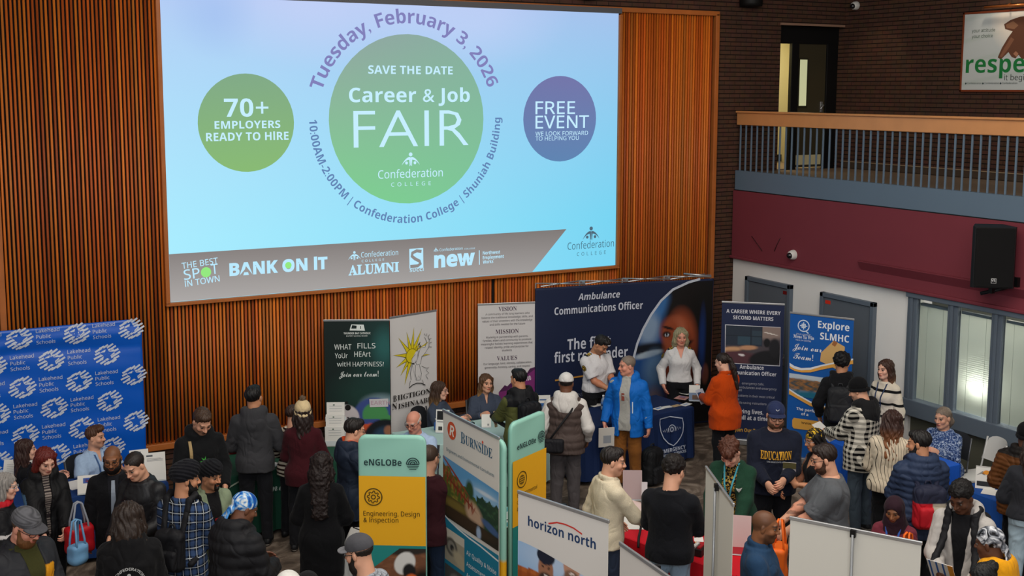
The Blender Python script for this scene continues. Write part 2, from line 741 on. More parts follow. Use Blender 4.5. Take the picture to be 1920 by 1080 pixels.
class Body:
    """joints of a posed figure, in its own frame (x right, y forward, z up)"""

    def __init__(s, sp):
        s.sp = sp
        s.S = sp.get('H', 1.75) / 1.75
        s.top_gain = 0.
        s.fem = sp.get('fem', False)
        s.w = sp.get('w', 1.)
        sit = sp.get('sit', False)
        s.sit = sit
        hipz = .50 if sit else .92 + sp.get('drop', 0)
        s.hip = A((0, 0, hipz))
        s.R = rotz(rad(sp.get('twist', 0))) @ roty(rad(sp.get('side', 0))) @ rotx(-rad(sp.get('lean', 2)))
        rows = A(TORSO_F if s.fem else TORSO_M)
        belly = sp.get('belly', 0)
        rows[:, 1] *= s.w
        rows[:, 2] *= (s.w + (s.w - 1) * .5)
        if belly:
            for i in range(len(rows)):
                g = math.exp(-((rows[i, 0] - .15) / .13) ** 2)
                rows[i, 2] += belly * g * .6
                rows[i, 3] += belly * g * .5
                rows[i, 1] += belly * g * .35
        s.rows = rows
        sw = (.146 if s.fem else .168) * (1 + (s.w - 1) * .6)
        sh = sp.get('shrug', 0)
        s.shoulder = [s.T((-sw, -.008, .452 + sh)), s.T((sw, -.008, .452 + sh))]  # left hand side is -x
        s.neck = s.T((0, -.018, .555))
        hy, hp, hr = sp.get('head', (0, 5, 0))
        s.Rh = s.R @ rotz(rad(hy)) @ roty(rad(hr)) @ rotx(-rad(hp))
        hs = sp.get('hs', 1.)
        s.hs = hs
        s.hc = s.T((0, .0, .60)) + s.Rh @ A((0, .012, .105)) * hs
        # legs
        if sit:
            k = sp.get('knees', .11)
            s.hipj = [s.hip + (-.09, .02, .03), s.hip + (.09, .02, .03)]
            s.knee = [A((-k, .44, .53)), A((k, .44, .53))]
            s.ankle = [A((-k, .42, .09)), A((k, .42, .09))]
        else:
            f = sp.get('feet', ((-.11, .0), (.11, .02)))
            s.hipj = [s.hip + (-.088, 0, -.0), s.hip + (.088, 0, -.0)]
            s.ankle = [A((f[0][0], f[0][1] - .03, .085)), A((f[1][0], f[1][1] - .03, .085))]
            s.knee = [(s.hipj[i] + s.ankle[i]) / 2 + (0, .03, .02) for i in (0, 1)]
        # arms
        s.elbow, s.wrist, s.fdir, s.pal = [], [], [], []
        for i, key in ((0, 'L'), (1, 'R')):
            sg = -1 if i == 0 else 1
            a = sp.get(key, 'down')
            pole = None
            fd = None
            pn = None
            if a == 'down':
                a = (sg * .27, .05, .83)
                fd = (0, .12, -1)
                pn = (-sg, .1, 0)
            elif isinstance(a, dict):
                pole, fd, pn = a.get('pole'), a.get('f'), a.get('n')
                a = a['p']
            t = A(a, float)
            sh_ = s.shoulder[i]
            L1, L2 = .285, .255
            d = t - sh_
            dist = min(np.linalg.norm(d), (L1 + L2) * .995)
            dn = unit(d)
            w = sh_ + dn * dist
            x = (L1 ** 2 - L2 ** 2 + dist ** 2) / (2 * dist)
            hgt = math.sqrt(max(L1 ** 2 - x ** 2, 0))
            p = A(pole, float) if pole is not None else A((sg * .45, -.6, -.7))
            p = p - dn * (p @ dn)
            e = sh_ + dn * x + unit(p) * hgt
            s.elbow.append(e)
            s.wrist.append(w)
            fa = unit(w - e)
            s.fdir.append(unit(A(fd, float)) if fd is not None else fa)
            if pn is None:
                pn = A((-sg, 0, -.35))
            pn = A(pn, float)
            f_ = s.fdir[-1]
            s.pal.append(unit(pn - f_ * (pn @ f_)))

    def T(s, p):
        return s.hip + s.R @ A(p, float)

    def hand_point(s, i, d=.09, n=.02):
        return (s.wrist[i] + s.fdir[i] * d + s.pal[i] * n)


SKINS = {'pale': 'd9a78f', 'fair': 'cf9a7e', 'ruddy': 'd08f78', 'tan': 'b98261', 'olive': 'b07a55', 'brown': '8a5a3c', 'dark': '6b4430', 'deep': '5a3827'}


def head_prims(B):
    nb = B.Rh.T @ (B.neck - B.hc) / B.hs
    fem = B.fem
    P = [ell((0, -.014, .036), (.077, .096, .086), k=.02),
         ell((0, .022, -.035), (.060 if fem else .064, .070, .082), k=.03),
         ell((0, .066, -.096), (.020 if fem else .025, .020, .019), k=.025),
         cone((-.054, .0, -.062), (-.018, .062, -.098), .02, .018, k=.03),
         cone((.054, .0, -.062), (.018, .062, -.098), .02, .018, k=.03),
         cone((-.036, .078, .026), (.036, .078, .026), .013, .013, k=.02),
         ell((-.042, .058, -.026), (.024, .024, .024), k=.02),
         ell((.042, .058, -.026), (.024, .024, .024), k=.02),
         ell((-.033, .100, .005), (.018, .014, .010), k=.012, op='-'),
         ell((.033, .100, .005), (.018, .014, .010), k=.012, op='-'),
         cone((0, .088, .016), (0, .112, -.026), .007, .0125, k=.010),
         ell((-.012, .098, -.030), (.010, .011, .008), k=.008),
         ell((.012, .098, -.030), (.010, .011, .008), k=.008),
         ell((0, .083, -.062), (.026, .014, .018), k=.012),
         ell((0, .094, -.057), (.021, .008, .0055), k=.005),
         ell((0, .092, -.069), (.018, .009, .007), k=.005),
         cone((-.014, .102, -.063), (.014, .102, -.063), .0022, .0022, k=.003, op='-'),
         ell((-.080, -.008, -.004), (.011, .019, .031), rotz(rad(-18)), k=.008),
         ell((.080, -.008, -.004), (.011, .019, .031), rotz(rad(18)), k=.008),
         cone((0, -.022, -.05), nb + (0, 0, -.02), .054 if fem else .062, .060 if fem else .070, k=.03)]
    return P


def head_color(v, sp):
    base = A(lin(SKINS.get(sp['skin'], sp['skin'])))
    c = np.tile(base, (len(v), 1))
    x, y, z = v[:, 0], v[:, 1], v[:, 2]

    def blend(m, col):
        nonlocal c
        m = np.clip(m, 0, 1)[:, None]
        c = c * (1 - m) + A(col) * m
    dark = base.mean() < .12
    if not dark:
        blush = np.exp(-(((np.abs(x) - .042) / .022) ** 2 + ((z + .03) / .022) ** 2)) * (y > .04) * .35
        blend(blush, base * A((1.12, .78, .74)))
        blend(np.exp(-((x / .014) ** 2 + ((z + .03) / .014) ** 2)) * (y > .09) * .3, base * A((1.1, .8, .76)))
    hc = A(lin(sp.get('brow', sp.get('hair', ('short', '2b1d15'))[1])))
    bz = .029 + .004 * np.cos((np.abs(x) - .03) / .02)
    blend(1.5 * np.exp(-((z - bz) / .0055) ** 4 - ((np.abs(x) - .034) / .020) ** 4) * (y > .05), hc * .8 + base * .1)
    lip = base * (A((.85, .5, .48)) if not dark else A((.9, .62, .6)))
    if sp.get('fem'):
        lip = base * A((.85, .38, .38))
    blend(1.3 * np.exp(-((z + .063) / .0105) ** 4 - (x / .023) ** 4) * (y > .078), lip)
    blend(1.2 * np.exp(-((z + .063) / .0028) ** 2 - (x / .022) ** 4) * (y > .078), base * .22)
    # lash line and lids
    blend(1.2 * np.exp(-((z - .0135) / .004) ** 2 - ((np.abs(x) - .033) / .016) ** 4) * (y > .06), base * .25)
    st = sp.get('stubble')
    if st:
        m = ((z < -.03) & (y > .0)) * np.clip((-.025 - z) / .02, 0, 1) * np.clip((y + .0) / .02, 0, 1)
        m = m * (1 - np.exp(-((z + .063) / .012) ** 4 - (x / .022) ** 4)) * (z > -.125)
        blend(m * st[1], A(lin(st[0])))
    bz = sp.get('buzz')
    if bz:
        zl = np.interp(y, (-.1, -.05, 0, .05, .09), (-.05, -.04, .0, .055, .078))
        blend(np.clip((z - zl) / .012, 0, 1) * bz[1], A(lin(bz[0])))
    return c


def eyeball(c, sgn):
    n, m = 10, 7
    V, F, C = [], [], []
    for j in range(m + 1):
        th = math.pi * j / m
        for i in range(n):
            ph = 2 * math.pi * i / n
            V.append((c[0] + .0135 * math.sin(th) * math.cos(ph), c[1] + .0115 * math.cos(th), c[2] + .0085 * math.sin(th) * math.sin(ph)))
            C.append((.012, .008, .006) if th < .95 else (.24, .21, .19))
    for j in range(m):
        for i in range(n):
            i2 = (i + 1) % n
            F.append((j * n + i, (j + 1) * n + i, (j + 1) * n + i2, j * n + i2))
    return A(V), A(F), A(C)


def hand_prims(w, f, n, sg, curl=.5, spread=.0, thumb=.7):
    """palm, four unequal bent fingers and a thumb from the side of the palm; sg=+1 right hand"""
    w = A(w, float)
    side = unit(np.cross(f, n)) * -1  # towards the thumb
    s_th = side * (1 if sg > 0 else -1)
    P = [ell(w + f * .05, (.040, .054, .0165), np.stack([side, f, n], 1), k=.012),
         cone(w - f * .03, w + f * .03, .026, .028, k=.02, flat=(n, .75))]
    for q, L, off in ((.030, .068, 0), (.010, .078, .004), (-.010, .072, .001), (-.029, .056, -.008)):
        b = w + f * (.086 + off) + s_th * q
        d = unit(f + s_th * (q * 6 * spread))
        a1, a2, a3 = curl * .75, curl * 1.75, curl * 2.4
        p0 = b
        for a, l, r0, r1 in ((a1, .44, .0098, .0092), (a2, .31, .0092, .0085), (a3, .25, .0085, .0072)):
            p1 = p0 + (d * math.cos(a) + n * math.sin(a)) * L * l
            P.append(cone(p0, p1, r0, r1, k=.003))
            p0 = p1
    t0 = w + f * .022 + s_th * .028
    d1 = unit(f * .75 + s_th * .65 + n * .35)
    t1 = t0 + d1 * .042
    d2 = unit(f * 1.0 + s_th * (.45 - .5 * thumb) + n * (.2 + .5 * thumb))
    t2 = t1 + d2 * .030
    t3 = t2 + unit(d2 + n * .2 * thumb) * .022
    P += [cone(t0, t1, .0155, .0120, k=.008), cone(t1, t2, .0115, .0105, k=.003), cone(t2, t3, .0105, .0085, k=.003)]
    return P


# -- hair and headwear, in the head's own frame -------------------------------------------------
def hairline(front=.074, ear=.0, back=-.06, mid=.045):
    def fn(X, Y, Z):
        zl = np.interp(Y, (-.11, -.05, -.005, .035, .06, .10), (back, back + .012, ear, mid, front - .012, front))
        zl = zl + .007 * np.sin(X * 150 + 3 * np.sin(Y * 70)) + .004 * np.sin(X * 320 + Y * 210)
        return (zl - Z).astype(np.float32)
    return raw(fn, (-1, -1, -1), (1, 1, 1), op='&')


def strands(amp=.003, n=34, z=6):
    def fn(X, Y, Z):
        a = np.arctan2(X, -Y - .0)
        t = np.sin(a * n + 5 * np.sin(Z * 22) + 2.5 * np.sin(X * 60)) * .6 + .5 * np.sin(a * n * .55 + Z * 60 + Y * 40) + .4 * np.sin(X * 170 + 2 * np.sin(Y * 90))
        return (amp * 1.25 * t).astype(np.float32)
    return fn


def curls(amp=.010, f=150):
    q = f / 3.2

    def fn(X, Y, Z):
        t = vnoise3(X * q, Y * q, Z * q * .8, 3) + .6 * vnoise3(X * q * 2.1, Y * q * 2.1, Z * q * 1.7, 9)
        return (amp * 1.3 * t).astype(np.float32)
    return fn


FACE_CUT = [ell((0, .085, -.02), (.058, .075, .098), k=.012, op='-')]


def hair_build(style, B, L=.25):
    """-> prims, disp, step, material"""
    cap = ell((0, -.025, .045), (.085, .101, .091), k=.015)
    if style == 'short':
        return [cap, ell((0, .040, .098), (.055, .040, .030), k=.025), hairline(.080, -.012, -.062, .032)], strands(.003, 30), .006, M_HAIR
    if style == 'crop':
        return [ell((0, -.019, .040), (.0812, .1000, .0868), k=.015), hairline(.083, -.010, -.058, .036)], strands(.0012, 40), .006, M_HAIR
    if style == 'quiff':
        return [cap, ell((0, .050, .105), (.060, .048, .034), k=.025), ell((-.02, .02, .12), (.05, .06, .025), k=.02), hairline(.080, -.012, -.06, .036)], strands(.004, 26), .006, M_HAIR
    if style == 'flop':
        return [cap, ell((-.02, .055, .085), (.062, .048, .045), k=.025), ell((.0, -.03, .08), (.09, .095, .06), k=.02), hairline(.05, -.02, -.075, .02)], strands(.006, 20), .006, M_HAIR
    if style == 'curly':
        return [ell((0, -.022, .052), (.094, .112, .096), k=.015), hairline(.07, -.01, -.065, .035)], curls(.008, 130), .006, M_CURL
    if style == 'bushy':
        return [ell((0, -.025, .058), (.104, .122, .104), k=.015), hairline(.06, -.02, -.075, .02)], curls(.011, 110), .006, M_CURL
    if style == 'afro':
        return [ell((0, -.02, .055), (.09, .108, .095), k=.015), hairline(.08, .0, -.05, .05)], curls(.005, 260), .006, M_CURL
    if style == 'fringe':
        return [ell((0, -.022, .03), (.083, .098, .085), k=.015),
                raw(lambda X, Y, Z: np.maximum(Z - np.interp(Y, (-.1, 0, .04), (.065, .045, .02)), np.maximum(Y - .035, -.055 - Z + np.maximum(Y + .02, 0) * 1.2)).astype(np.float32) + 0 * X, (-1, -1, -1), (1, 1, 1), op='&')], strands(.001, 40), .006, M_HAIR
    if style in ('long', 'longwavy', 'curlylong', 'bob'):
        if style == 'bob':
            L = .04
        P = [ell((0, -.020, .044), (.087, .106, .090), k=.02)]
        w = 1.25 if style == 'curlylong' else B.sp.get('bulk', 1.)
        for sg in (-1, 1):
            P += [cone((sg * .074, .005, .05), (sg * .084, -.01, -.08), .03 * w, .034 * w, k=.03),
                  cone((sg * .084, -.01, -.08), (sg * .080, -.035, -.11 - L * .6), .034 * w, .036 * w, k=.03),
                  cone((sg * .080, -.035, -.11 - L * .6), (sg * .06, -.05, -.11 - L), .036 * w, .022 * w, k=.03)]
        P += [cone((0, -.07, .03), (0, -.085, -.11), .068, .066 * w, k=.03, flat=((0, 1, 0), .75)),
              cone((0, -.085, -.11), (0, -.105, -.11 - L), .066 * w, .05 * w, k=.03, flat=((0, 1, 0), .6)),
              *[cone((sg * .04, -.075, -.05), (sg * .045, -.10, -.10 - L * 1.05), .045 * w, .03 * w, k=.03) for sg in (-1, 1)]]
        P += [ell((0, .075, -.04), (.060, .080, .112), k=.015, op='-'), ell((0, .10, .03), (.045, .05, .045), k=.02, op='-')]
        if style == 'curlylong':
            return P, curls(.009, 150), .007, M_CURL
        return P, strands(.0045 if style == 'long' else .007, 26), .006, M_HAIR
    if style == 'hidden_long':  # strands under a hat
        return hair_build('long', B, L)
    if style in ('pony', 'bun', 'updo'):
        P = [ell((0, -.018, .040), (.083, .101, .088), k=.02), hairline(.078, .005, -.06, .05)]
        if style == 'pony':
            P.append(ell((0, -.118, .02), (.028, .028, .028), k=.015))
            P += [cone((0, -.125, .02), (0, -.145, -.10), .030, .040, k=.02), cone((0, -.145, -.10), (.01, -.135, -.12 - L), .040, .022, k=.02)]
        elif style == 'bun':
            P.append(ell((0, -.10, .075), (.05, .045, .045), k=.01))
        return P, strands(.003, 30), .006, M_HAIR
    raise ValueError(style)


def hat_build(kind, col, col2=None, B=None):
    """-> list of (part name, prims, disp, step, material, colour)"""
    dome = ell((0, -.016, .050), (.091, .109, .092), k=.01)
    if kind in ('cap', 'cap_back'):
        s = 1 if kind == 'cap' else -1

        def cutz(z, tilt=.12):
            return raw(lambda X, Y, Z: (z + tilt * Y * 0 - Z + 0 * X).astype(np.float32), (-1, -1, -1), (1, 1, 1), op='&')
        crown = [dome, cone((0, -.016, .142), (0, -.016, .144), .008, .006, k=.004), cutz(.034)]

        def brim(X, Y, Z):
            y = (Y - s * .075) * s
            r = np.sqrt((X / .082) ** 2 + (np.maximum(y, 0) / .082) ** 2) - 1
            d2 = np.maximum(r * .08, -y - .03)
            zz = .050 - 2.6 * X * X - .06 * np.maximum(y, 0)
            return np.maximum(d2, np.abs(Z - zz) - .0045).astype(np.float32)
        br = [raw(brim, (-.09, -.20, -.02), (.09, .20, .06))]
        out = [('cap_crown', crown, None, .006, M_CLOTH, col), ('cap_brim', br, None, .0035, M_CLOTH, col2 or col)]
        return out
    if kind == 'beanie':
        P = [ell((0, -.018, .055), (.092, .108, .097), k=.015), hairline(.045, .01, -.05, .03)]
        ring = [(.088 * math.sin(a), -.016 + .106 * math.cos(a), .030 + .028 * math.cos(a) - .02) for a in np.linspace(0, 2 * math.pi, 17)]
        Q = [cone(ring[i], ring[i + 1], .017, .017, k=.01, flat=(unit((ring[i][0], ring[i][1] + .016, 0)), .6)) for i in range(16)]
        out = [('beanie_crown', P, None, .006, M_KNIT, col), ('beanie_cuff', Q, None, .006, M_KNIT, col)]
        if col2:
            out.append(('pompom', [ell((0, -.03, .165), (.036, .036, .034))], curls(.006, 300), .005, M_CURL, col2))
        return out
    if kind == 'turban':
        P = [ell((0, -.020, .064), (.104, .122, .092), rotx(rad(12)), k=.02), ell((0, .01, .105), (.078, .082, .06), k=.03), ell((0, -.06, .05), (.09, .075, .075), k=.03), hairline(.052, .005, -.055, .02)]

        def wr(X, Y, Z):
            a = Z - .55 * np.abs(X) + .25 * Y
            return (.0055 * np.sin(a * 190) * (Z > -.03)).astype(np.float32)
        return [('turban', P, wr, .006, M_CLOTH, col)]
    if kind == 'durag':
        P = [ell((0, -.018, .046), (.087, .105, .090), k=.015), hairline(.052, -.01, -.06, .02), ell((0, -.108, -.035), (.045, .025, .035), k=.02)]
        T = [cone((.01, -.12, -.045), (.03, -.14, -.16), .022, .03, k=.02, flat=((0, 1, 0), .4)), cone((-.02, -.12, -.05), (-.05, -.135, -.13), .02, .026, k=.02, flat=((0, 1, 0), .4)),
             ell((0, -.118, -.045), (.028, .022, .022), k=.01)]
        return [('durag', P, None, .006, col, None), ('durag_tail', T, None, .007, col, None)]
    if kind == 'hijab':
        P = [ell((0, -.018, .040), (.092, .110, .095), k=.02), cone((0, -.02, .0), (0, -.005, -.13), .095, .10, k=.04), cone((0, -.0, -.12), (0, .0, -.2), .10, .14, k=.05),
             ell((0, .095, -.012), (.054, .06, .075), k=.012, op='-')]
        return [('hijab', P, wrinkle(.003, 3, 1.4), .008, M_CLOTH, col)]
    if kind == 'bandana':
        P = [ell((0, -.018, .045), (.091, .108, .094), k=.015), hairline(.055, .03, -.01, .045), ell((0, -.115, .0), (.03, .02, .025), k=.01)]
        return [('bandana', P, None, .006, col, None)]


def tint(V, base, paint=None):
    c = np.tile(A(lin(base)), (len(V), 1))
    if paint is not None:
        paint(V, c)
    return c


def to_world(V, R, o, s=1.):
    return (V * s) @ R.T + o


def garment(B, name, parent, g, seed):
    """upper-body garment: torso, sleeves, collar, hood"""
    fat = g.get('fat', .015)
    hem = g.get('hem', .80) - .92          # relative to the hip
    sl = g.get('sleeve', 1.)
    rows = B.rows.copy()
    ex = B.rows[0].copy()
    rows = np.vstack([[min(hem, -.061) - .05, ex[1], ex[2], ex[3]], rows])
    if g.get('flare'):
        m = np.clip((.15 - rows[:, 0]) / .3, 0, 1) * g['flare']
        rows[:, 1] += m
        rows[:, 2] += m
    if g.get('cinch'):
        m = np.exp(-((rows[:, 0] - hem - .02) / .05) ** 2) * g['cinch']
        rows[:, 1] -= m
        rows[:, 2] -= m
    top_ = rows[:, 0] > .49
    rows[top_, 1] = np.maximum(rows[top_, 1], .074 if B.fem else .084)
    rows[top_, 2] = np.maximum(rows[top_, 2], .070 if B.fem else .080)
    rows[:, 1] += fat
    rows[:, 2] += fat
    if hem < .0:
        m = np.clip((.10 - rows[:, 0]) / .1, 0, 1) * .020
        rows[:, 1] += m
        rows[:, 2] += m * 1.2
    neck = g.get('neck', .545)
    P = [lathe_f(B.hip, B.R, rows, z0=hem, z1=neck, k=.03)]
    for i, sg in ((0, -1), (1, 1)):
        sh, e, w = B.shoulder[i], B.elbow[i], B.wrist[i]
        ra, rb, rc = (.052 if B.fem else .060), .046, .034
        k = B.w ** .8
        P.append(cone(B.T((sg * .05, -.016, .515)), sh + B.R @ A((0, 0, .005)), .026 + fat * .5, ra * k * .82 + fat * .4, k=.05))
        if sl > .5:
            t = e + (w - e) * min((sl - .5) * 2, 1.) * 1.02
            P.append(cone(sh, e, ra * k + fat * .6, rb * k + fat * .9, k=.022))
            P.append(cone(e, t, rb * k + fat, (rc + fat * .55) * (1.0 if sl > .8 else 1.15), k=.02, cut=True))
            if g.get('cuff', 1) and sl > .8:
                d = unit(w - e)
                P.append(cone(t - d * .03, t, rc + fat * .55 + .004, rc + fat * .55 + .003, k=.006, cut=True))
        elif sl > 0:
            t = sh + (e - sh) * sl * 2
            P.append(cone(sh, t, ra * k + fat * .7, rb * k + fat + .016, k=.035, cut=True))
    # collar
    col = g.get('collar')
    if col:
        o, h, r = col  # opening half angle (deg) at the front, height, thickness
        pts = []
        for a in np.linspace(rad(o), rad(360 - o), 15):
            pts.append(B.T((.074 * math.sin(a) * 1.05, -.016 + .072 * math.cos(a), .532 + h * .5 - .014 * math.cos(a))))
        for i in range(14):
            P.append(cone(pts[i], pts[i + 1], r, r, k=.012))
            if h > .03:
                P.append(cone(pts[i] + B.R @ A((0, 0, h * .5)), pts[i + 1] + B.R @ A((0, 0, h * .5)), r * .85, r * .85, k=.02))
    if g.get('hood'):
        hh = g['hood']
        pts = [B.T((.092 * math.sin(a), -.022 + .084 * math.cos(a), .566 - .034 * math.cos(a) * (1 if abs(a - math.pi) > 1.2 else .4))) for a in np.linspace(rad(38), rad(322), 13)]
        for i in range(12):
            P.append(cone(pts[i], pts[i + 1], .040 * hh, .040 * hh, k=.03))
        P.append(ell(B.T((0, -.105, .485)), (.120 * hh, .066 * hh, .105 * hh), B.R @ rotx(rad(-12)), k=.04))
        P.append(ell(B.T((0, -.095, .545)), (.100 * hh, .058 * hh, .048 * hh), B.R, k=.03))
        P.append(ell(B.T((0, -.075, .615)), (.060, .045, .055), B.R, k=.03, op='-'))
    if g.get('open'):
        lo, hi_ = g['open']  # half width at hem and at neck

        def cutfn(X, Y, Z):
            x, y, z = X - B.hip[0], Y - B.hip[1], Z - B.hip[2]
            x, y, z = (x * B.R[0, 0] + y * B.R[1, 0] + z * B.R[2, 0], x * B.R[0, 1] + y * B.R[1, 1] + z * B.R[2, 1], x * B.R[0, 2] + y * B.R[1, 2] + z * B.R[2, 2])
            t = np.clip((z - hem) / (.56 - hem), 0, 1)
            hw = lo + (hi_ - lo) * t
            return np.maximum(np.maximum(np.abs(x) - hw, .03 - y), -z - 1.2 + .7 * 0).astype(np.float32)
        P.append(raw(cutfn, B.hip + (-.2, -.1, hem - .1), B.hip + (.2, .4, .66), k=.01, op='-'))
    if g.get('vneck'):
        vw, vz = g['vneck']

        def vfn(X, Y, Z):
            x, y, z = X - B.hip[0], Y - B.hip[1], Z - B.hip[2]
            x, y, z = (x * B.R[0, 0] + y * B.R[1, 0] + z * B.R[2, 0], x * B.R[0, 1] + y * B.R[1, 1] + z * B.R[2, 1], x * B.R[0, 2] + y * B.R[1, 2] + z * B.R[2, 2])
            hw = np.clip((z - vz) / (.56 - vz), 0, 1.3) * vw
            return np.maximum(np.abs(x) - hw, np.maximum(.02 - y, vz - z)).astype(np.float32)
        P.append(raw(vfn, B.hip + (-.2, -.1, vz - .1), B.hip + (.2, .4, .7), k=.008, op='-'))
    # room for the neck
    nk = B.T((0, -.015, .53))
    P.append(cone(nk, B.T((0, -.008, .70)), .060, .070, k=.008, op='-'))
    wr = wrinkle(g.get('wr', .0055), seed)
    if g.get('puff'):
        pf = g['puff']

        def disp(X, Y, Z):
            return (-pf * (np.abs(np.sin(math.pi * (Z + .25 * np.abs(X - B.hip[0]) * 0) / g.get('quilt', .085))) - .5) + wr(X, Y, Z) * .6).astype(np.float32)
    else:
        disp = wr
    V, F = nets(P, g.get('h', .0115), disp)
    Vl = V - B.hip
    Vl = Vl @ B.R     # torso frame
    m = g.get('mat', M_CLOTH)
    c = None
    if g.get('col'):
        c = tint(V, g['col'])
        if g.get('paint'):
            g['paint'](Vl, V, c, B)
        if g.get('cuffcol'):
            for i in (0, 1):
                d = np.linalg.norm(V - B.wrist[i], axis=1)
                c[d < .06] = lin(g['cuffcol'])
            c[Vl[:, 2] < hem + .05] = lin(g['cuffcol'])
    return mesh_obj(name, V * B.S, F, m, parent, True, c)


def lowers(B, root, sp, seed):
    pc = sp.get('pants', '1a1b1f')
    fat = sp.get('pfat', .012)
    w = B.w ** .7
    rows = B.rows[:4].copy()
    rows[:, 1] += .006
    rows[:, 2] += .006
    P = [lathe_f(B.hip, B.R if B.sit else np.eye(3), rows, z0=-.06, z1=.16, k=.03)]
    short = sp.get('shorts', 0)
    for i in (0, 1):
        h, k, a = B.hipj[i], B.knee[i], B.ankle[i]
        P.append(cone(h, k, (.094 if B.fem else .088) * w + fat * .4, .060 * w + fat, k=.03))
        if not short:
            P.append(cone(k, a + (0, 0, -.02), .060 * w + fat, sp.get('ankw', .046) + fat, k=.03, cut=True))
    V, F = nets(P, .015, wrinkle(.005, seed + 5, 1.1))
    mesh_obj(sp.get('pname', 'trousers'), V * B.S, F, sp.get('pmat', M_CLOTH), root, True, tint(V, pc))
    sc = sp.get('shoes', '17181b')
    for i in (0, 1):
        a = B.ankle[i]
        yaw = rotz(rad((8 if i == 0 else -8)))
        f = yaw @ A((0, 1., 0))
        Q = [ell(a + (0, 0, -.01), (.045, .05, .055), k=.02), cone(a + f * (-.03) + (0, 0, -.042), a + f * .14 + (0, 0, -.05), .040, .036, k=.03), ell(a + f * .10 + (0, 0, -.045), (.045, .07, .034), k=.02)]
        Q.append(raw(lambda X, Y, Z: (.004 - Z + 0 * X + 0 * Y).astype(np.float32), (-1, -1, -1), (1, 1, 1), op='&'))
        V, F = nets(Q, .011)
        c = tint(V, sc)
        if sp.get('sole'):
            c[V[:, 2] < .026] = lin(sp['sole'])
        mesh_obj('shoe', V * B.S, F, M_LEATHER, root, True, c)


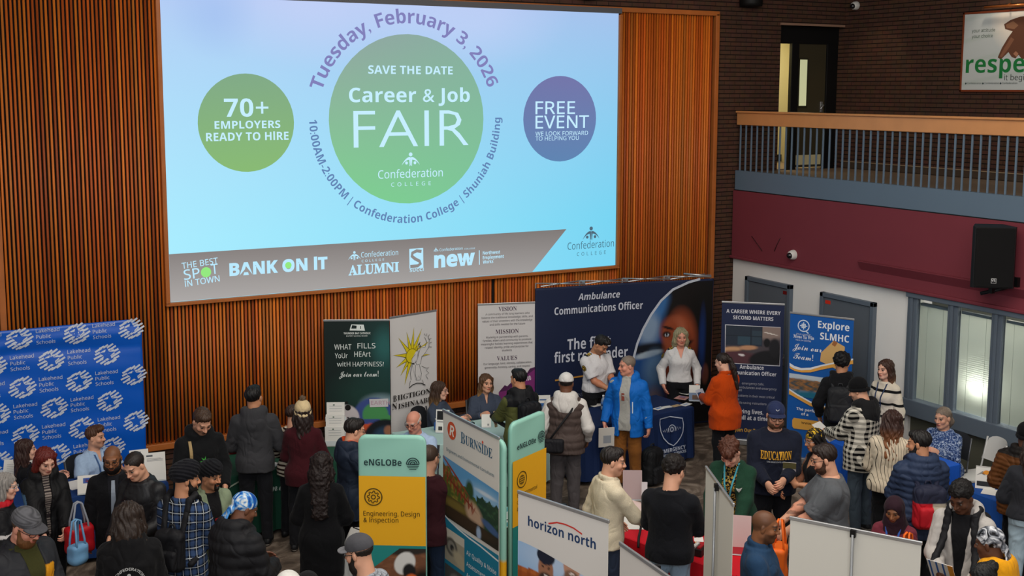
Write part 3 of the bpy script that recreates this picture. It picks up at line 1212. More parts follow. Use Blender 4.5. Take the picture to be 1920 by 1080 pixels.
def make_person(label, sp):
    """a posed, dressed figure standing or sitting at sp['at'] = (x, y, yaw deg)"""
    x, y, yaw, zt = sp['at']
    B = Body(sp)
    # stature from the height of the crown; the crown stands over the given point
    up = .125
    if sp.get('hair'):
        up = max(up, {'curly': .150, 'bushy': .164, 'quiff': .146, 'flop': .142, 'fringe': .122, 'crop': .129}.get(sp['hair'][0], .138))
    if sp.get('hat'):
        up = {'cap': .146, 'cap_back': .146, 'turban': .165, 'beanie': .152, 'durag': .138, 'hijab': .136, 'bandana': .142}[sp['hat'][0]]
        if len(sp['hat']) > 2 and sp['hat'][0] == 'beanie':
            up = .198
    crown = B.hc + B.Rh @ A((0, -.012, up)) * B.hs
    B.S = zt / crown[2]
    cr = rotz(rad(yaw)) @ (crown * B.S)
    x, y = x - cr[0], y - cr[1]
    root = thing('person', label, 'person', (x, y, 0), rad(yaw), sp.get('group'))
    seed = int(abs(x * 131 + y * 71)) % 997
    S = B.S
    # the body: head and neck, torso and limbs, hands
    hp = head_prims(B)
    Vh, Fh = nets(hp, .0052, clip=((-.2, -.2, -.24), (.2, .2, .2)))
    if sp.get('nose', 1) != 1:
        pass
    Ch = head_color(Vh, sp)
    Wh = to_world(Vh, B.Rh, B.hc, B.hs)
    parts, cols = [(Wh, Fh)], [Ch]
    for sg in (-1, 1):
        v, f, c = eyeball((sg * .033, .0785, .0055), sg)
        if sp.get('shut'):
            c = c * 0 + A(lin(SKINS.get(sp['skin'], sp['skin']))) * .5
        parts.append((to_world(v, B.Rh, B.hc, B.hs), f))
        cols.append(c)
    sc = A(lin(SKINS.get(sp['skin'], sp['skin'])))
    rows = B.rows.copy()
    rows[:, 1:3] -= .006
    P = [lathe_f(B.hip, B.R, rows, k=.03)]
    bare = sp.get('bare', 0)   # forearms / arms show
    for i in (0, 1):
        P += [cone(B.shoulder[i], B.elbow[i], .052, .038, k=.03), cone(B.hipj[i], B.knee[i], .078, .05, k=.03), cone(B.knee[i], B.ankle[i], .05, .035, k=.03)]
        if not bare:
            P.append(cone(B.elbow[i], B.wrist[i], .036, .024, k=.02))
    v, f = nets(P, .019)
    parts.append((v, f))
    cols.append(np.tile(sc, (len(v), 1)))
    cu = sp.get('curl', (.35, .35))
    for i, sg in ((0, -1), (1, 1)):
        if sp.get('nohand') and sp['nohand'][i]:
            continue
        Q = hand_prims(B.wrist[i], B.fdir[i], B.pal[i], sg, cu[i])
        fa = unit(B.wrist[i] - B.elbow[i])
        if bare:
            k = B.w ** .7
            mid = B.elbow[i] + (B.wrist[i] - B.elbow[i]) * .28
            Q += [cone(B.shoulder[i] + (B.elbow[i] - B.shoulder[i]) * .3, B.elbow[i], .05 * k, .040 * k, k=.02), cone(B.elbow[i], mid, .040 * k, .044 * k, k=.02), cone(mid, B.wrist[i], .044 * k, .027, k=.02)]
        else:
            Q.append(cone(B.wrist[i] - fa * .07, B.wrist[i], .028, .026, k=.015))
        v, f = nets(Q, .0052 if not bare else .006)
        parts.append((v, f))
        c = np.tile(sc, (len(v), 1))
        tip = np.linalg.norm(v - B.wrist[i], axis=1) > .12
        c[tip] = c[tip] * A((1.05, .9, .88))
        if sp.get('tattoo') == i:
            t = (np.sin(v[:, 0] * 90) * np.sin(v[:, 2] * 80 + 2) > .2) & (np.linalg.norm(v - B.wrist[i], axis=1) < .24) & (np.linalg.norm(v - B.wrist[i], axis=1) > .05)
            c[t] = c[t] * .45
        cols.append(c)
    V, F = join(parts)
    mesh_obj('body', V * S, F, M_SKIN, root, True, np.concatenate(cols))

    def head_part(name, prims, disp, h, m, col, paint=None):
        v, f = nets(prims, h, disp)
        c = None
        if col is not None:
            c = tint(v, col)
            if paint:
                paint(v, c)
        return mesh_obj(name, to_world(v, B.Rh, B.hc, B.hs) * S, f, m, root, True, c)
    hair = sp.get('hair')
    if hair:
        P, d, h, m = hair_build(hair[0], B, hair[2] if len(hair) > 2 else .25)
        hat = sp.get('hat')
        if hat and hat[0] not in ('bandana',):
            P = P + [raw(lambda X, Y, Z: (Z - .03 - .1 * np.maximum(Y, 0) + 0 * X).astype(np.float32), (-1, -1, -1), (1, 1, 1), op='&')]
        ombre = hair[3] if len(hair) > 3 else None

        def hp_(v, c):
            if ombre:
                t = np.clip((-.06 - v[:, 2]) / .18, 0, 1)[:, None]
                c[:] = c * (1 - t) + A(lin(ombre)) * t
        head_part('hair', P, d, h, m, hair[1], hp_)
    if sp.get('hat'):
        ht = sp['hat']
        for nm, P, d, h, m, c in hat_build(ht[0], ht[1], ht[2] if len(ht) > 2 else None, B):
            head_part(nm, P, d, h, m, c, ht[3] if len(ht) > 3 and nm.endswith(('crown', 'cuff')) else None)
    bd = sp.get('beard')
    if bd:
        kind, bc = bd[0], bd[1]
        if kind == 'full':
            big = bd[2] if len(bd) > 2 else 0
            P = [ell((0, .030, -.080 - big * .3), (.0705, .067, .054 + big), k=.02), ell((0, .098, -.0475), (.027, .010, .007), k=.008),
                 cone((-.070, .004, .0), (-.062, .034, -.075), .013, .021, k=.02), cone((.070, .004, .0), (.062, .034, -.075), .013, .021, k=.02), ell((0, .11, -.063), (.020, .02, .010), k=.004, op='-'), ell((0, .090, -.006), (.044, .062, .038), k=.01, op='-'),
                 raw(lambda X, Y, Z: np.maximum(Z - (-.044 + 1.6 * (np.abs(X) - .03).clip(0)), .0 - Y).astype(np.float32), (-1, -1, -1), (1, 1, 1), op='&')]
        elif kind == 'goatee':
            P = [ell((0, .080, -.098), (.030, .030, .032 + (bd[2] if len(bd) > 2 else 0)), k=.01), ell((0, .098, -.0475), (.029, .011, .008), k=.008), cone((-.028, .09, -.05), (-.024, .085, -.09), .008, .01, k=.01), cone((.028, .09, -.05), (.024, .085, -.09), .008, .01, k=.01),
                 ell((0, .112, -.063), (.019, .02, .009), k=.004, op='-')]
        else:
            P = [ell((0, .100, -.0475), (.030, .011, .0085), k=.008)]
        head_part('beard' if kind != 'moustache' else 'moustache', P, curls(.0015, 300), .005, M_HAIR, bc)
    gl = sp.get('glasses')
    if gl:
        mb = MB()
        gm = mat(gl, .3, .3)
        for sg in (-1, 1):
            ring = [(sg * .034 + .024 * math.cos(a), .107 - 12 * (abs(sg * .034 + .024 * math.cos(a)) - .01) ** 2 * .6, .004 + .019 * math.sin(a)) for a in np.linspace(0, 2 * math.pi, 15)[:-1]]
            mb.tube(ring, .0022, gm, 5, closed=True)
            mb.tube([(sg * .058, .098, .008), (sg * .078, .06, .012), (sg * .083, -.005, .012)], .0022, gm, 5)
        mb.tube([(-.011, .108, .008), (0, .111, .010), (.011, .108, .008)], .002, gm, 5)
        mb.v = [tuple(q) for q in to_world(A(mb.v), B.Rh, B.hc, B.hs) * S]
        mb.build('glasses', root)
    # clothes
    lowers(B, root, sp, seed)
    tops = {}
    for k, g in enumerate(sp['tops']):
        o = garment(B, g['name'], root, g, seed + k)
        tops[g['name']] = o
    if sp.get('lanyard'):
        lanyard(B, root, sp['lanyard'], tops)
    return root, B, tops


def surf_tree(objs):
    V, F, b = [], [], 0
    for o in objs:
        me = o.data
        v = np.zeros(len(me.vertices) * 3, np.float32)
        me.vertices.foreach_get('co', v)
        v = v.reshape(-1, 3)
        V += [tuple(q) for q in v]
        F += [tuple(i + b for i in p.vertices) for p in me.polygons]
        b += len(v)
    return BVHTree.FromPolygons(V, F)


def lanyard(B, root, spec, tops):
    """a ribbon round the neck lying on the chest, with a badge"""
    col, zend = spec[0], spec[1]
    tree = surf_tree(list(tops.values()))
    mb = MB()
    m = mat(col, .7)
    S = B.S
    for sg in (-1, 1):
        pts = []
        for t in np.linspace(0, 1, 14):
            xx = sg * (.072 * (1 - t) + .006 * t)
            zz = .555 + (zend - .555) * t
            o = B.T((xx, .5, zz)) * S
            d = B.R @ A((0, -1., 0))
            hit = tree.ray_cast(Vector(o), Vector(d), 1.0)
            if hit[0] is None:
                continue
            pts.append(A(hit[0]) - d * .005)
        for i in range(len(pts) - 1):
            a = B.R @ A((.008, 0, 0))
            b0 = len(mb.v)
            off = B.R @ A((0, .003, 0))
            mb.add([pts[i] - a, pts[i] + a, pts[i + 1] + a, pts[i + 1] - a, pts[i] - a + off, pts[i] + a + off, pts[i + 1] + a + off, pts[i + 1] - a + off],
                   [(4, 5, 6, 7), (3, 2, 1, 0), (0, 1, 5, 4), (2, 3, 7, 6), (1, 2, 6, 5), (3, 0, 4, 7)], m)
        end = pts[-1]
    o = mb.build('lanyard', root)
    if len(spec) > 2:
        b = MB()
        b.box(end + B.R @ A((0, .006, -.05)), (.062, .004, .085), mat(spec[2], .4), R=B.R)
        b.build('badge', root)


# -- bags ---------------------------------------------------------------------------------------
def backpack(label, root, B, col, z=.27, hh=.21, wid=.15, dep=.075, straps=True, mat_=None, paint=None, strapcol=None, group=None, tops=None):
    """a backpack on the back of a figure"""
    bp = thing('backpack', label, 'backpack', root.location, root.rotation_euler[2], group)
    R = B.R
    yb = -.135 - dep - .02 * B.w
    c = B.T((0, yb, z))
    P = [rbox(c, (wid, dep, hh), R, rr=.055, k=.02), ell(c + R @ A((0, 0, hh * .75)), (wid * .9, dep * .9, hh * .35), R, k=.03)]
    V, F = nets(P, .011, wrinkle(.003, 4))
    S = B.S
    cc = tint(V, col)
    if paint:
        paint((V - c) @ R, cc)
    mesh_obj('bag', V * S, F, mat_ or M_SHELL, bp, True, cc)
    V, F = nets([rbox(c + R @ A((0, -dep - .012, -hh * .35)), (wid * .8, .035, hh * .5), R, rr=.03, k=.02)], .010, wrinkle(.002, 7))
    cc = tint(V, col)
    if paint:
        paint((V - c) @ R, cc)
    mesh_obj('pocket', V * S, F, mat_ or M_SHELL, bp, True, cc)
    mb = MB()
    mb.tube([c * S + R @ A((-.03, dep * .6, hh + .0)), c * S + R @ A((-.02, dep * .6, hh + .045)), c * S + R @ A((.02, dep * .6, hh + .045)), c * S + R @ A((.03, dep * .6, hh))], .009, mat(strapcol or col, .7), 6)
    mb.build('handle', bp)
    if straps:
        for sg in (-1, 1):
            k = B.w
            pts = [(sg * .085, yb + dep * .7, z + hh * .8), (sg * .105, -.09, .56), (sg * .115 * k, -.01, .588), (sg * .12 * k, .075 * k, .54), (sg * .135 * k, .155 * k, .40),
                   (sg * .17 * k, .13 * k, .25), (sg * .205 * k, .02, .16), (sg * .15, yb + dep, z - hh * .7)]
            q = [B.T(p) for p in pts]
            tree = surf_tree([o for o in root.children if o.type == 'MESH' and o.name.split('.')[0] not in ('body', 'hair', 'trousers', 'shoe')])
            mid = []
            for t_ in np.linspace(0, 1, 7):
                o_ = B.T((sg * (.105 + .045 * t_ * t_) * (.8 + .2 * k), .7, .545 - .37 * t_))
                h_ = tree.ray_cast(Vector(o_ * S), Vector(B.R @ A((0, -1., 0))), 1.4)
                if h_[0] is not None and (B.R.T @ (A(h_[0]) / S - B.hip))[1] > -.02:
                    mid.append(A(h_[0]) / S + B.R @ A((0, .006, 0)))
            if len(mid) > 3:
                for _ in range(2):
                    mid = [mid[0]] + [(mid[i - 1] + mid[i] * 2 + mid[i + 1]) / 4 for i in range(1, len(mid) - 1)] + [mid[-1]]
                lo_ = B.R.T @ (mid[-1] - B.hip)
                q = q[:3] + mid + [B.T((sg * (abs(lo_[0]) + .0), max(lo_[1] - .10, .0), lo_[2] - .03)), q[-1]]
            P = [cone(q[i], q[i + 1], .027, .027, k=.02, flat=(B.R @ A((0, 1., 0)), .6)) for i in range(len(q) - 1)]
            V, F = nets(P, .011)
            mesh_obj('strap', V * S, F, M_SHELL, bp, True, tint(V, strapcol or col))
    return bp
# ------------------------------------------------------------------ the hall
def brick_mat(name, plane, c1, c2, mortar, rough=.8):
    m, nt, b = newmat(name)
    L = nt.links.new
    tc = nd(nt, 'ShaderNodeTexCoord')
    sep = nd(nt, 'ShaderNodeSeparateXYZ')
    L(tc.outputs['Object'], sep.inputs[0])
    cmb = nd(nt, 'ShaderNodeCombineXYZ')
    L(sep.outputs[0 if plane == 'x' else 1], cmb.inputs[0])
    L(sep.outputs[2], cmb.inputs[1])
    bt = nd(nt, 'ShaderNodeTexBrick')
    L(cmb.outputs[0], bt.inputs['Vector'])
    bt.inputs['Scale'].default_value = 1.0
    bt.inputs['Brick Width'].default_value = .205
    bt.inputs['Row Height'].default_value = .066
    bt.inputs['Mortar Size'].default_value = .006
    bt.inputs['Mortar Smooth'].default_value = .2
    bt.inputs['Color1'].default_value = (*lin(c1), 1)
    bt.inputs['Color2'].default_value = (*lin(c2), 1)
    bt.inputs['Mortar'].default_value = (*lin(mortar), 1)
    n = nd(nt, 'ShaderNodeTexNoise')
    n.inputs['Scale'].default_value = 9
    L(tc.outputs['Object'], n.inputs['Vector'])
    zz = nd(nt, 'ShaderNodeMath', operation='MULTIPLY')
    L(sep.outputs[2], zz.inputs[0])
    zz.inputs[1].default_value = 1 / .066
    fr = nd(nt, 'ShaderNodeMath', operation='FRACT')
    L(zz.outputs[0], fr.inputs[0])
    lt = nd(nt, 'ShaderNodeMath', operation='LESS_THAN')
    L(fr.outputs[0], lt.inputs[0])
    lt.inputs[1].default_value = .16
    bed = nd(nt, 'ShaderNodeMixRGB')
    L(lt.outputs[0], bed.inputs[0])
    L(bt.outputs['Color'], bed.inputs[1])
    bed.inputs[2].default_value = (*lin('1a1310'), 1)
    mx = nd(nt, 'ShaderNodeMixRGB', blend_type='MULTIPLY')
    mx.inputs[0].default_value = .5
    L(bed.outputs[0], mx.inputs[1])
    L(n.outputs['Color'], mx.inputs[2])
    L(mx.outputs[0], b.inputs['Base Color'])
    b.inputs['Roughness'].default_value = rough
    b.inputs['Specular IOR Level'].default_value = .2
    bp = nd(nt, 'ShaderNodeBump')
    bp.inputs['Strength'].default_value = .6
    bp.inputs['Distance'].default_value = .01
    bp.invert = True
    L(bt.outputs['Fac'], bp.inputs['Height'])
    L(bp.outputs[0], b.inputs['Normal'])
    return m


BRICK_X = brick_mat('brown_brick_back', 'x', '5c4032', '52392d', '3c2a22')
BRICK_Y = brick_mat('brown_brick_side', 'y', '5c4032', '52392d', '3c2a22')


def carpet_mat():
    m, nt, b = newmat('hall_carpet')
    L = nt.links.new
    tc = nd(nt, 'ShaderNodeTexCoord')
    w = nd(nt, 'ShaderNodeTexNoise')
    w.inputs['Scale'].default_value = 1.6
    w.inputs['Distortion'].default_value = 3.5
    w.inputs['Detail'].default_value = 6
    L(tc.outputs['Object'], w.inputs['Vector'])
    r = nd(nt, 'ShaderNodeValToRGB')
    e = r.color_ramp.elements
    e[0].position, e[0].color = .36, (*lin('4e443c'), 1)
    e[1].position, e[1].color = .62, (*lin('8b7d70'), 1)
    k = e.new(.5)
    k.color = (*lin('6a5d52'), 1)
    L(w.outputs['Fac'], r.inputs[0])
    n = nd(nt, 'ShaderNodeTexNoise')
    n.inputs['Scale'].default_value = 90
    L(tc.outputs['Object'], n.inputs['Vector'])
    mr = nd(nt, 'ShaderNodeMapRange')
    mr.inputs['To Min'].default_value = .75
    mr.inputs['To Max'].default_value = 1.25
    L(n.outputs['Fac'], mr.inputs[0])
    mx = nd(nt, 'ShaderNodeMixRGB', blend_type='MULTIPLY')
    mx.inputs[0].default_value = 1
    L(r.outputs[0], mx.inputs[1])
    L(mr.outputs[0], mx.inputs[2])
    L(mx.outputs[0], b.inputs['Base Color'])
    b.inputs['Roughness'].default_value = .95
    b.inputs['Specular IOR Level'].default_value = .1
    return m


def wood_attr():
    return attr_mat('oiled_slat_wood', rough=.5, spec=.35, var=.35, vscale=14, bump=.15, bscale=40, stretch=(8, 8, .35))


M_SLAT = wood_attr()
M_FRAMEWOOD = mat('a8602c', .45, spec=.35, var=.22, vscale=5, name='frame_wood')
M_RAILWOOD = mat('c98a55', .4, spec=.4, var=.14, vscale=4, name='rail_wood')
M_WHITEWALL = mat('e6e3de', .85, var=.03, vscale=2, name='painted_wall')
M_STEEL = mat('59636e', .5, spec=.4, var=.05, name='blue_grey_steel')
M_BLUEBAND = mat('5f7080', .6, spec=.3, var=.04, vscale=2, name='blue_paint')
M_MAROON = mat('75313a', .7, spec=.25, var=.05, vscale=3, name='maroon_paint')
M_BLACK = mat('0c0c0d', .5, name='black_paint')
M_DARK = mat('17110d', .9, name='dark_backing')
M_ALU = mat('b9bbbd', .35, .8, name='brushed_aluminium')
M_WHITE = mat('e6e4de', .6, name='white_plastic')

m = MB()
m.box((6, 8, -.05), (26, 22, .1), carpet_mat())
structure(m.build('floor'))
m = MB()
m.box((6, 8, 8.55), (26, 22, .1), mat('8a847c', .9))
structure(m.build('ceiling'))
m = MB()
m.box((4.9, 14.50, 4.25), (15.78, .32, 8.5), BRICK_X)
m.box((13.5, 14.50, 7.28), (1.42, .32, 2.44), BRICK_X)
m.box((14.4, 14.50, 4.25), (.48, .32, 8.5), BRICK_X)
structure(m.build('wall_back'))

# slatted timber field on the back wall, with the hole where the screen sits left dark behind it
V, F, C = [], [], []
rs = np.random.RandomState(5)
pitch = .0457
n_sl = int((11.44 - 1.36) / pitch)
base_cols = [A(lin(c)) for c in ('bd641c', 'ad5418', 'c86c20', '9a4616', 'c05a1c', 'b06424')]
for i in range(n_sl):
    x0 = 1.36 + i * pitch
    if rs.rand() < .005:
        continue
    w, d = .0235, .045 + rs.rand() * .004
    zt, zb = 6.12, .70
    b0 = len(V)
    segs = [(zb, zt)] if not (3.14 < x0 + w and x0 < 9.70) else [(zb, 2.39)]
    for za, zc in segs:
        b0 = len(V)
        c = base_cols[rs.randint(6)] * (.8 + .4 * rs.rand())
        for z in (za, zc):
            for xx, yy in ((x0, 14.335), (x0 + w, 14.335), (x0 + w, 14.335 - d), (x0, 14.335 - d)):
                V.append((xx, yy, z))
                C.append(c)
        F += [(b0, b0 + 1, b0 + 5, b0 + 4), (b0 + 1, b0 + 2, b0 + 6, b0 + 5), (b0 + 2, b0 + 3, b0 + 7, b0 + 6), (b0 + 3, b0, b0 + 4, b0 + 7), (b0 + 4, b0 + 5, b0 + 6, b0 + 7), (b0 + 3, b0 + 2, b0 + 1, b0)]
o = mesh_obj('trim_1', A(V), A(F), M_SLAT, None, False, A(C))
structure(o)
m = MB()
m.box((6.40, 14.337, 3.4), (10.2, .006, 5.5), M_DARK)
structure(m.build('trim_2'))
m = MB()
for c, d in (((6.385, 14.30, 6.155), (10.23, .09, .07)), ((6.385, 14.295, .66), (10.23, .10, .08)), ((1.31, 14.30, 3.4), (.07, .09, 5.5)), ((11.47, 14.30, 3.4), (.07, .09, 5.5))):
    m.box(c, d, M_FRAMEWOOD, bev=.008)
structure(m.build('trim_3'))

# right-hand wall under the balcony: white wall, two grey doors, glazed front
m = MB()
m.box((12.05, 12.56, 1.22), (.2, 3.72, 2.44), M_WHITEWALL)
structure(m.build('wall_right'))
m = MB()
m.box((12.10, 7.6, .38), (.2, 6.2, .76), mat('5b5a4c', .8))
structure(m.build('wall_sill'))
m = MB()
m.box((11.935, 12.4, .05), (.02, 3.4, .10), M_BLACK)
structure(m.build('baseboard_right'))
for k, (ya, yb, hinge) in enumerate(((12.96, 13.97, 1), (11.32, 12.34, -1))):
    dr = MB()
    dr.box((11.925, (ya + yb) / 2, 1.05), (.03, yb - ya - .12, 2.06), mat('5a6067', .55, spec=.35), bev=.004)
    od = structure(dr.build('door_%d' % (k + 1)))
    fr = MB()
    for c, d in (((11.92, ya + .03, 1.075), (.08, .06, 2.15)), ((11.92, yb - .03, 1.075), (.08, .06, 2.15)), ((11.92, (ya + yb) / 2, 2.12), (.08, yb - ya, .06))):
        fr.box(c, d, M_STEEL, bev=.004)
    fr.build('door_frame', od)
    h = MB()
    yh = ya + .11 if k == 0 else yb - .11
    h.box((11.905, yh, 1.0), (.012, .05, .17), M_ALU, bev=.004)
    h.tube([(11.90, yh, 1.03), (11.86, yh, 1.03), (11.855, yh + (.11 if k == 0 else -.11), 1.03)], .010, M_ALU)
    h.build('door_handle', od)
    sg = MB()
    ys = ya + .12 if k == 0 else yb - .14
    sg.box((11.907, ys, 2.02), (.006, .10, .05), mat('6a1414' if k == 0 else 'd0301c', .5))
    tag(sg.build('sign_plate', od), 'small red plate')

# glazed front with blinds behind the panes
yw = [10.75, 10.59, 10.10, 9.94, 9.44, 9.28, 8.78, 8.62, 8.12, 7.96]
fr = MB()
for ya, yb in ((10.75, 10.59), (10.10, 9.94), (9.44, 9.28), (8.78, 8.62), (8.12, 7.96)):
    fr.box((11.935, (ya + yb) / 2, 1.64), (.07, abs(ya - yb), 1.55), M_STEEL, bev=.01)
    fr.box((11.89, (ya + yb) / 2, 1.64), (.03, .045, 1.5), M_STEEL, bev=.006)
fr.box((11.94, 9.35, .87), (.16, 2.8, .22), M_STEEL, bev=.01)
fr.box((11.94, 9.35, 2.37), (.16, 2.8, .08), M_STEEL, bev=.01)
structure(fr.build('window_frame'))
glass, nt, b = newmat('window_glass')
b.inputs['Base Color'].default_value = (.92, .96, .94, 1)
b.inputs['Roughness'].default_value = .03
b.inputs['Transmission Weight'].default_value = 1.0
b.inputs['IOR'].default_value = 1.02
b.inputs['Specular IOR Level'].default_value = .5
blind, nt, b = newmat('blind_slats')
tr = nd(nt, 'ShaderNodeBsdfTranslucent')
tr.inputs[0].default_value = (.74, .77, .72, 1)
df = nd(nt, 'ShaderNodeBsdfDiffuse')
df.inputs[0].default_value = (*lin('b6bab2'), 1)
mxs = nd(nt, 'ShaderNodeMixShader')
mxs.inputs[0].default_value = .45
nt.links.new(df.outputs[0], mxs.inputs[1])
nt.links.new(tr.outputs[0], mxs.inputs[2])
nt.links.new(mxs.outputs[0], nt.nodes['Material Output'].inputs[0])
for k, (ya, yb) in enumerate(((10.59, 10.10), (9.94, 9.44), (9.28, 8.78), (8.62, 8.12))):
    g = MB()
    g.box((11.945, (ya + yb) / 2, 1.655), (.008, ya - yb, 1.37), glass)
    w = structure(g.build('window_%d' % (k + 1)))
    bl = MB()
    z = .99
    while z < 2.24:
        q = .009
        bl.add([(11.985 - q, yb - .03, z), (11.985 - q, ya + .03, z), (11.985 + q, ya + .03, z + .0215), (11.985 + q, yb - .03, z + .0215)], [(0, 1, 2, 3)], blind)
        z += .0255
    bo = bl.build('window_blind', w)
    r = MB()
    r.box((11.985, (ya + yb) / 2, 2.25), (.05, ya - yb - .02, .035), M_STEEL)
    for yy in (ya - .12, yb + .12):
        r.tube([(11.97, yy, .98), (11.97, yy, 2.25)], .0018, mat('8f988f', .8), 5)
    r.build('blind_rail', bo)
m = MB()
m.box((15.0, 10.0, 1.2), (.1, 6, 2.4), mat('adb0aa', .9))
m.box((13.5, 10.0, 2.42), (3.0, 6, .04), mat('b9bdb4', .9))
structure(m.build('wall_office'))
for yy, k in ((9.55, 0), (9.05, 1)):
    lt = MB()
    lt.box((12.5, yy, 2.385), (.45, .30, .03), mat('fff3dc', .5, emit=6.0))
    tag(lt.build('ceiling_panel_light'), 'bright ceiling panel seen above the blind in the %s pane' % ('second' if k == 0 else 'third'), 'light', 'office ceiling panels')
lamp('office_lamp', 'AREA', (13.2, 9.6, 2.3), 30, (.98, 1.0, .95), 1.6, 1.6, target=(13.0, 9.6, 0))
lamp('blind_glow_light', 'POINT', (12.17, 9.66, 1.30), 8.0, (1, .98, .88), .07)  # bare point light added behind the blinds for their bright patch

# balcony: maroon fascia, blue kerb, balusters, timber rail
m = MB()
m.box((11.95, 10.1, 2.93), (.14, 8.4, 1.06), M_MAROON)
m.box((11.93, 10.1, 2.42), (.20, 8.4, .045), M_MAROON, bev=.012)
m.box((13.0, 10.1, 2.55), (2.2, 8.4, .20), mat('8a8680', .9))
structure(m.build('balcony_front'))
m = MB()
P = [(-.0, 0), (.07, 0), (.07, -.012), (.0, -.13)]
V = [(11.88 - p[0], y, 2.705 + p[1]) for y in (11.57, 6.0) for p in P]
m.add(V, [(0, 1, 2, 3), (7, 6, 5, 4), (0, 4, 5, 1), (1, 5, 6, 2), (2, 6, 7, 3), (3, 7, 4, 0)], M_MAROON)
structure(m.build('trim_4'))
m = MB()
m.box((11.96, 10.1, 3.62), (.10, 8.4, .30), M_BLUEBAND)
m.box((11.925, 10.1, 3.467), (.05, 8.4, .012), M_BLACK)
structure(m.build('balcony_kerb'))
m = MB()
m.box((13.16, 10.1, 3.69), (2.28, 8.4, .10), mat('7d6a58', .9, var=.1, vscale=20))
structure(m.build('balcony_floor'))
rail = thing('balcony_railing', 'long balcony railing of blue-grey upright bars under a broad timber handrail', 'railing', (11.94, 10.1, 3.77))
m = MB()
m.box((0, 0, .80), (.07, 8.38, .19), M_RAILWOOD, bev=.008)
m.box((0, 0, .905), (.13, 8.38, .030), M_RAILWOOD, bev=.010)
m.build('handrail', rail)
proto = None
k = 0
y = 4.13
while y > -3.9 and k < 62:
    if proto is None:
        m = MB()
        m.box((0, 0, .355), (.022, .022, .71), M_BLUEBAND, bev=.004)
        proto = m.build('baluster', rail)
        o = proto
    else:
        o = proto.copy()
        COL.objects.link(o)
        o.parent = rail
    o.location = (0, y, 0)
    y -= .1278
    k += 1
m = MB()
m.box((14.25, 10.1, 6.1), (.2, 8.5, 4.9), BRICK_Y)
structure(m.build('wall_balcony'))
m = MB()
m.box((14.14, 10.1, 3.80), (.02, 8.4, .10), mat('4a3c30', .7))
m.box((14.135, 10.1, 3.855), (.03, 8.4, .012), mat('9a8468', .6))
structure(m.build('baseboard_balcony'))

# doorway at the end of the balcony
m = MB()
m.box((13.5, 14.52, 5.90), (1.4, .08, .30), M_BLACK)
for xa, xb in ((13.15, 13.30), (13.91, 14.14)):
    m.box(((xa + xb) / 2, 14.50, 4.74), (xb - xa, .07, 2.04), M_BLACK, bev=.006)
m.box((13.45, 14.33, 6.045), (1.36, .03, .035), mat('8f6f5c', .6))  # pale colour stands in for light on the lintel's underside
structure(m.build('trim_5'))
d = MB()
d.box((13.605, 14.52, 4.76), (.61, .045, 2.00), mat('3a3424', .5, spec=.35))
dr = structure(d.build('door_3'))
d = MB()
d.box((13.42, 14.493, 5.13), (.20, .012, .80), mat('2a261a', .5))
wf = d.build('door_window', dr)
d = MB()
d.box((13.42, 14.485, 5.13), (.15, .008, .74), mat('c2c49a', .3, emit=.55))  # the pane's own glow stands in for light coming through it
d.build('glow_pane', wf)
d = MB()
d.box((13.58, 14.493, 3.88), (.56, .008, .16), mat('c9bf96', .4))
d.build('kick_plate', dr)
d = MB()
d.box((13.83, 14.485, 4.74), (.05, .02, .17), M_ALU, bev=.005)
d.tube([(13.83, 14.47, 4.77), (13.83, 14.43, 4.77), (13.76, 14.43, 4.70)], .012, M_ALU)
d.build('door_handle', dr)
m = MB()
m.box((13.4, 16.0, 5.0), (2.4, .1, 3.0), mat('d8cfa8', .8))
m.box((12.75, 15.35, 5.0), (.1, 1.4, 3.0), mat('d8cfa8', .8))
m.box((14.55, 15.35, 5.0), (.1, 1.4, 3.0), mat('d8cfa8', .8))
m.box((13.6, 15.4, 6.2), (2.0, 1.7, .1), mat('d8d4c4', .8))
m.box((13.6, 15.4, 3.69), (2.0, 1.7, .1), mat('8d7a64', .9))
m.box((13.3, 15.93, 3.82), (2.0, .02, .12), M_BLACK)
structure(m.build('wall_corridor'))
lamp('corridor_lamp', 'AREA', (13.3, 15.3, 6.1), 26, (1, .90, .62), .8, .5, target=(13.3, 15.4, 3.7))


# ------------------------------------------------------------------ printed graphics
def fstyle(s, st):
    if st in ('plain', None):
        return s
    up, lo, dg = {'sans': (0x1D5A0, 0x1D5BA, 0x1D7E2), 'serif': (0x1D400, 0x1D41A, 0x1D7CE), 'script': (0x1D4D0, 0x1D4EA, None), 'italic': (0x1D63C, 0x1D656, None),
                  'bold': (0x1D5D4, 0x1D5EE, 0x1D7EC), 'serifitalic': (0x1D468, 0x1D482, None)}[st]
    out = ''
    for ch in s:
        if ch == 'I' and st in ('sans', 'bold', 'italic'):
            out += chr(lo + 11)     # a plain upright bar
        elif 'A' <= ch <= 'Z':
            out += chr(up + ord(ch) - 65)
        elif 'a' <= ch <= 'z':
            out += chr(lo + ord(ch) - 97)
        elif '0' <= ch <= '9' and dg:
            out += chr(dg + ord(ch) - 48)
        else:
            out += ch
    return out


_TC = {}


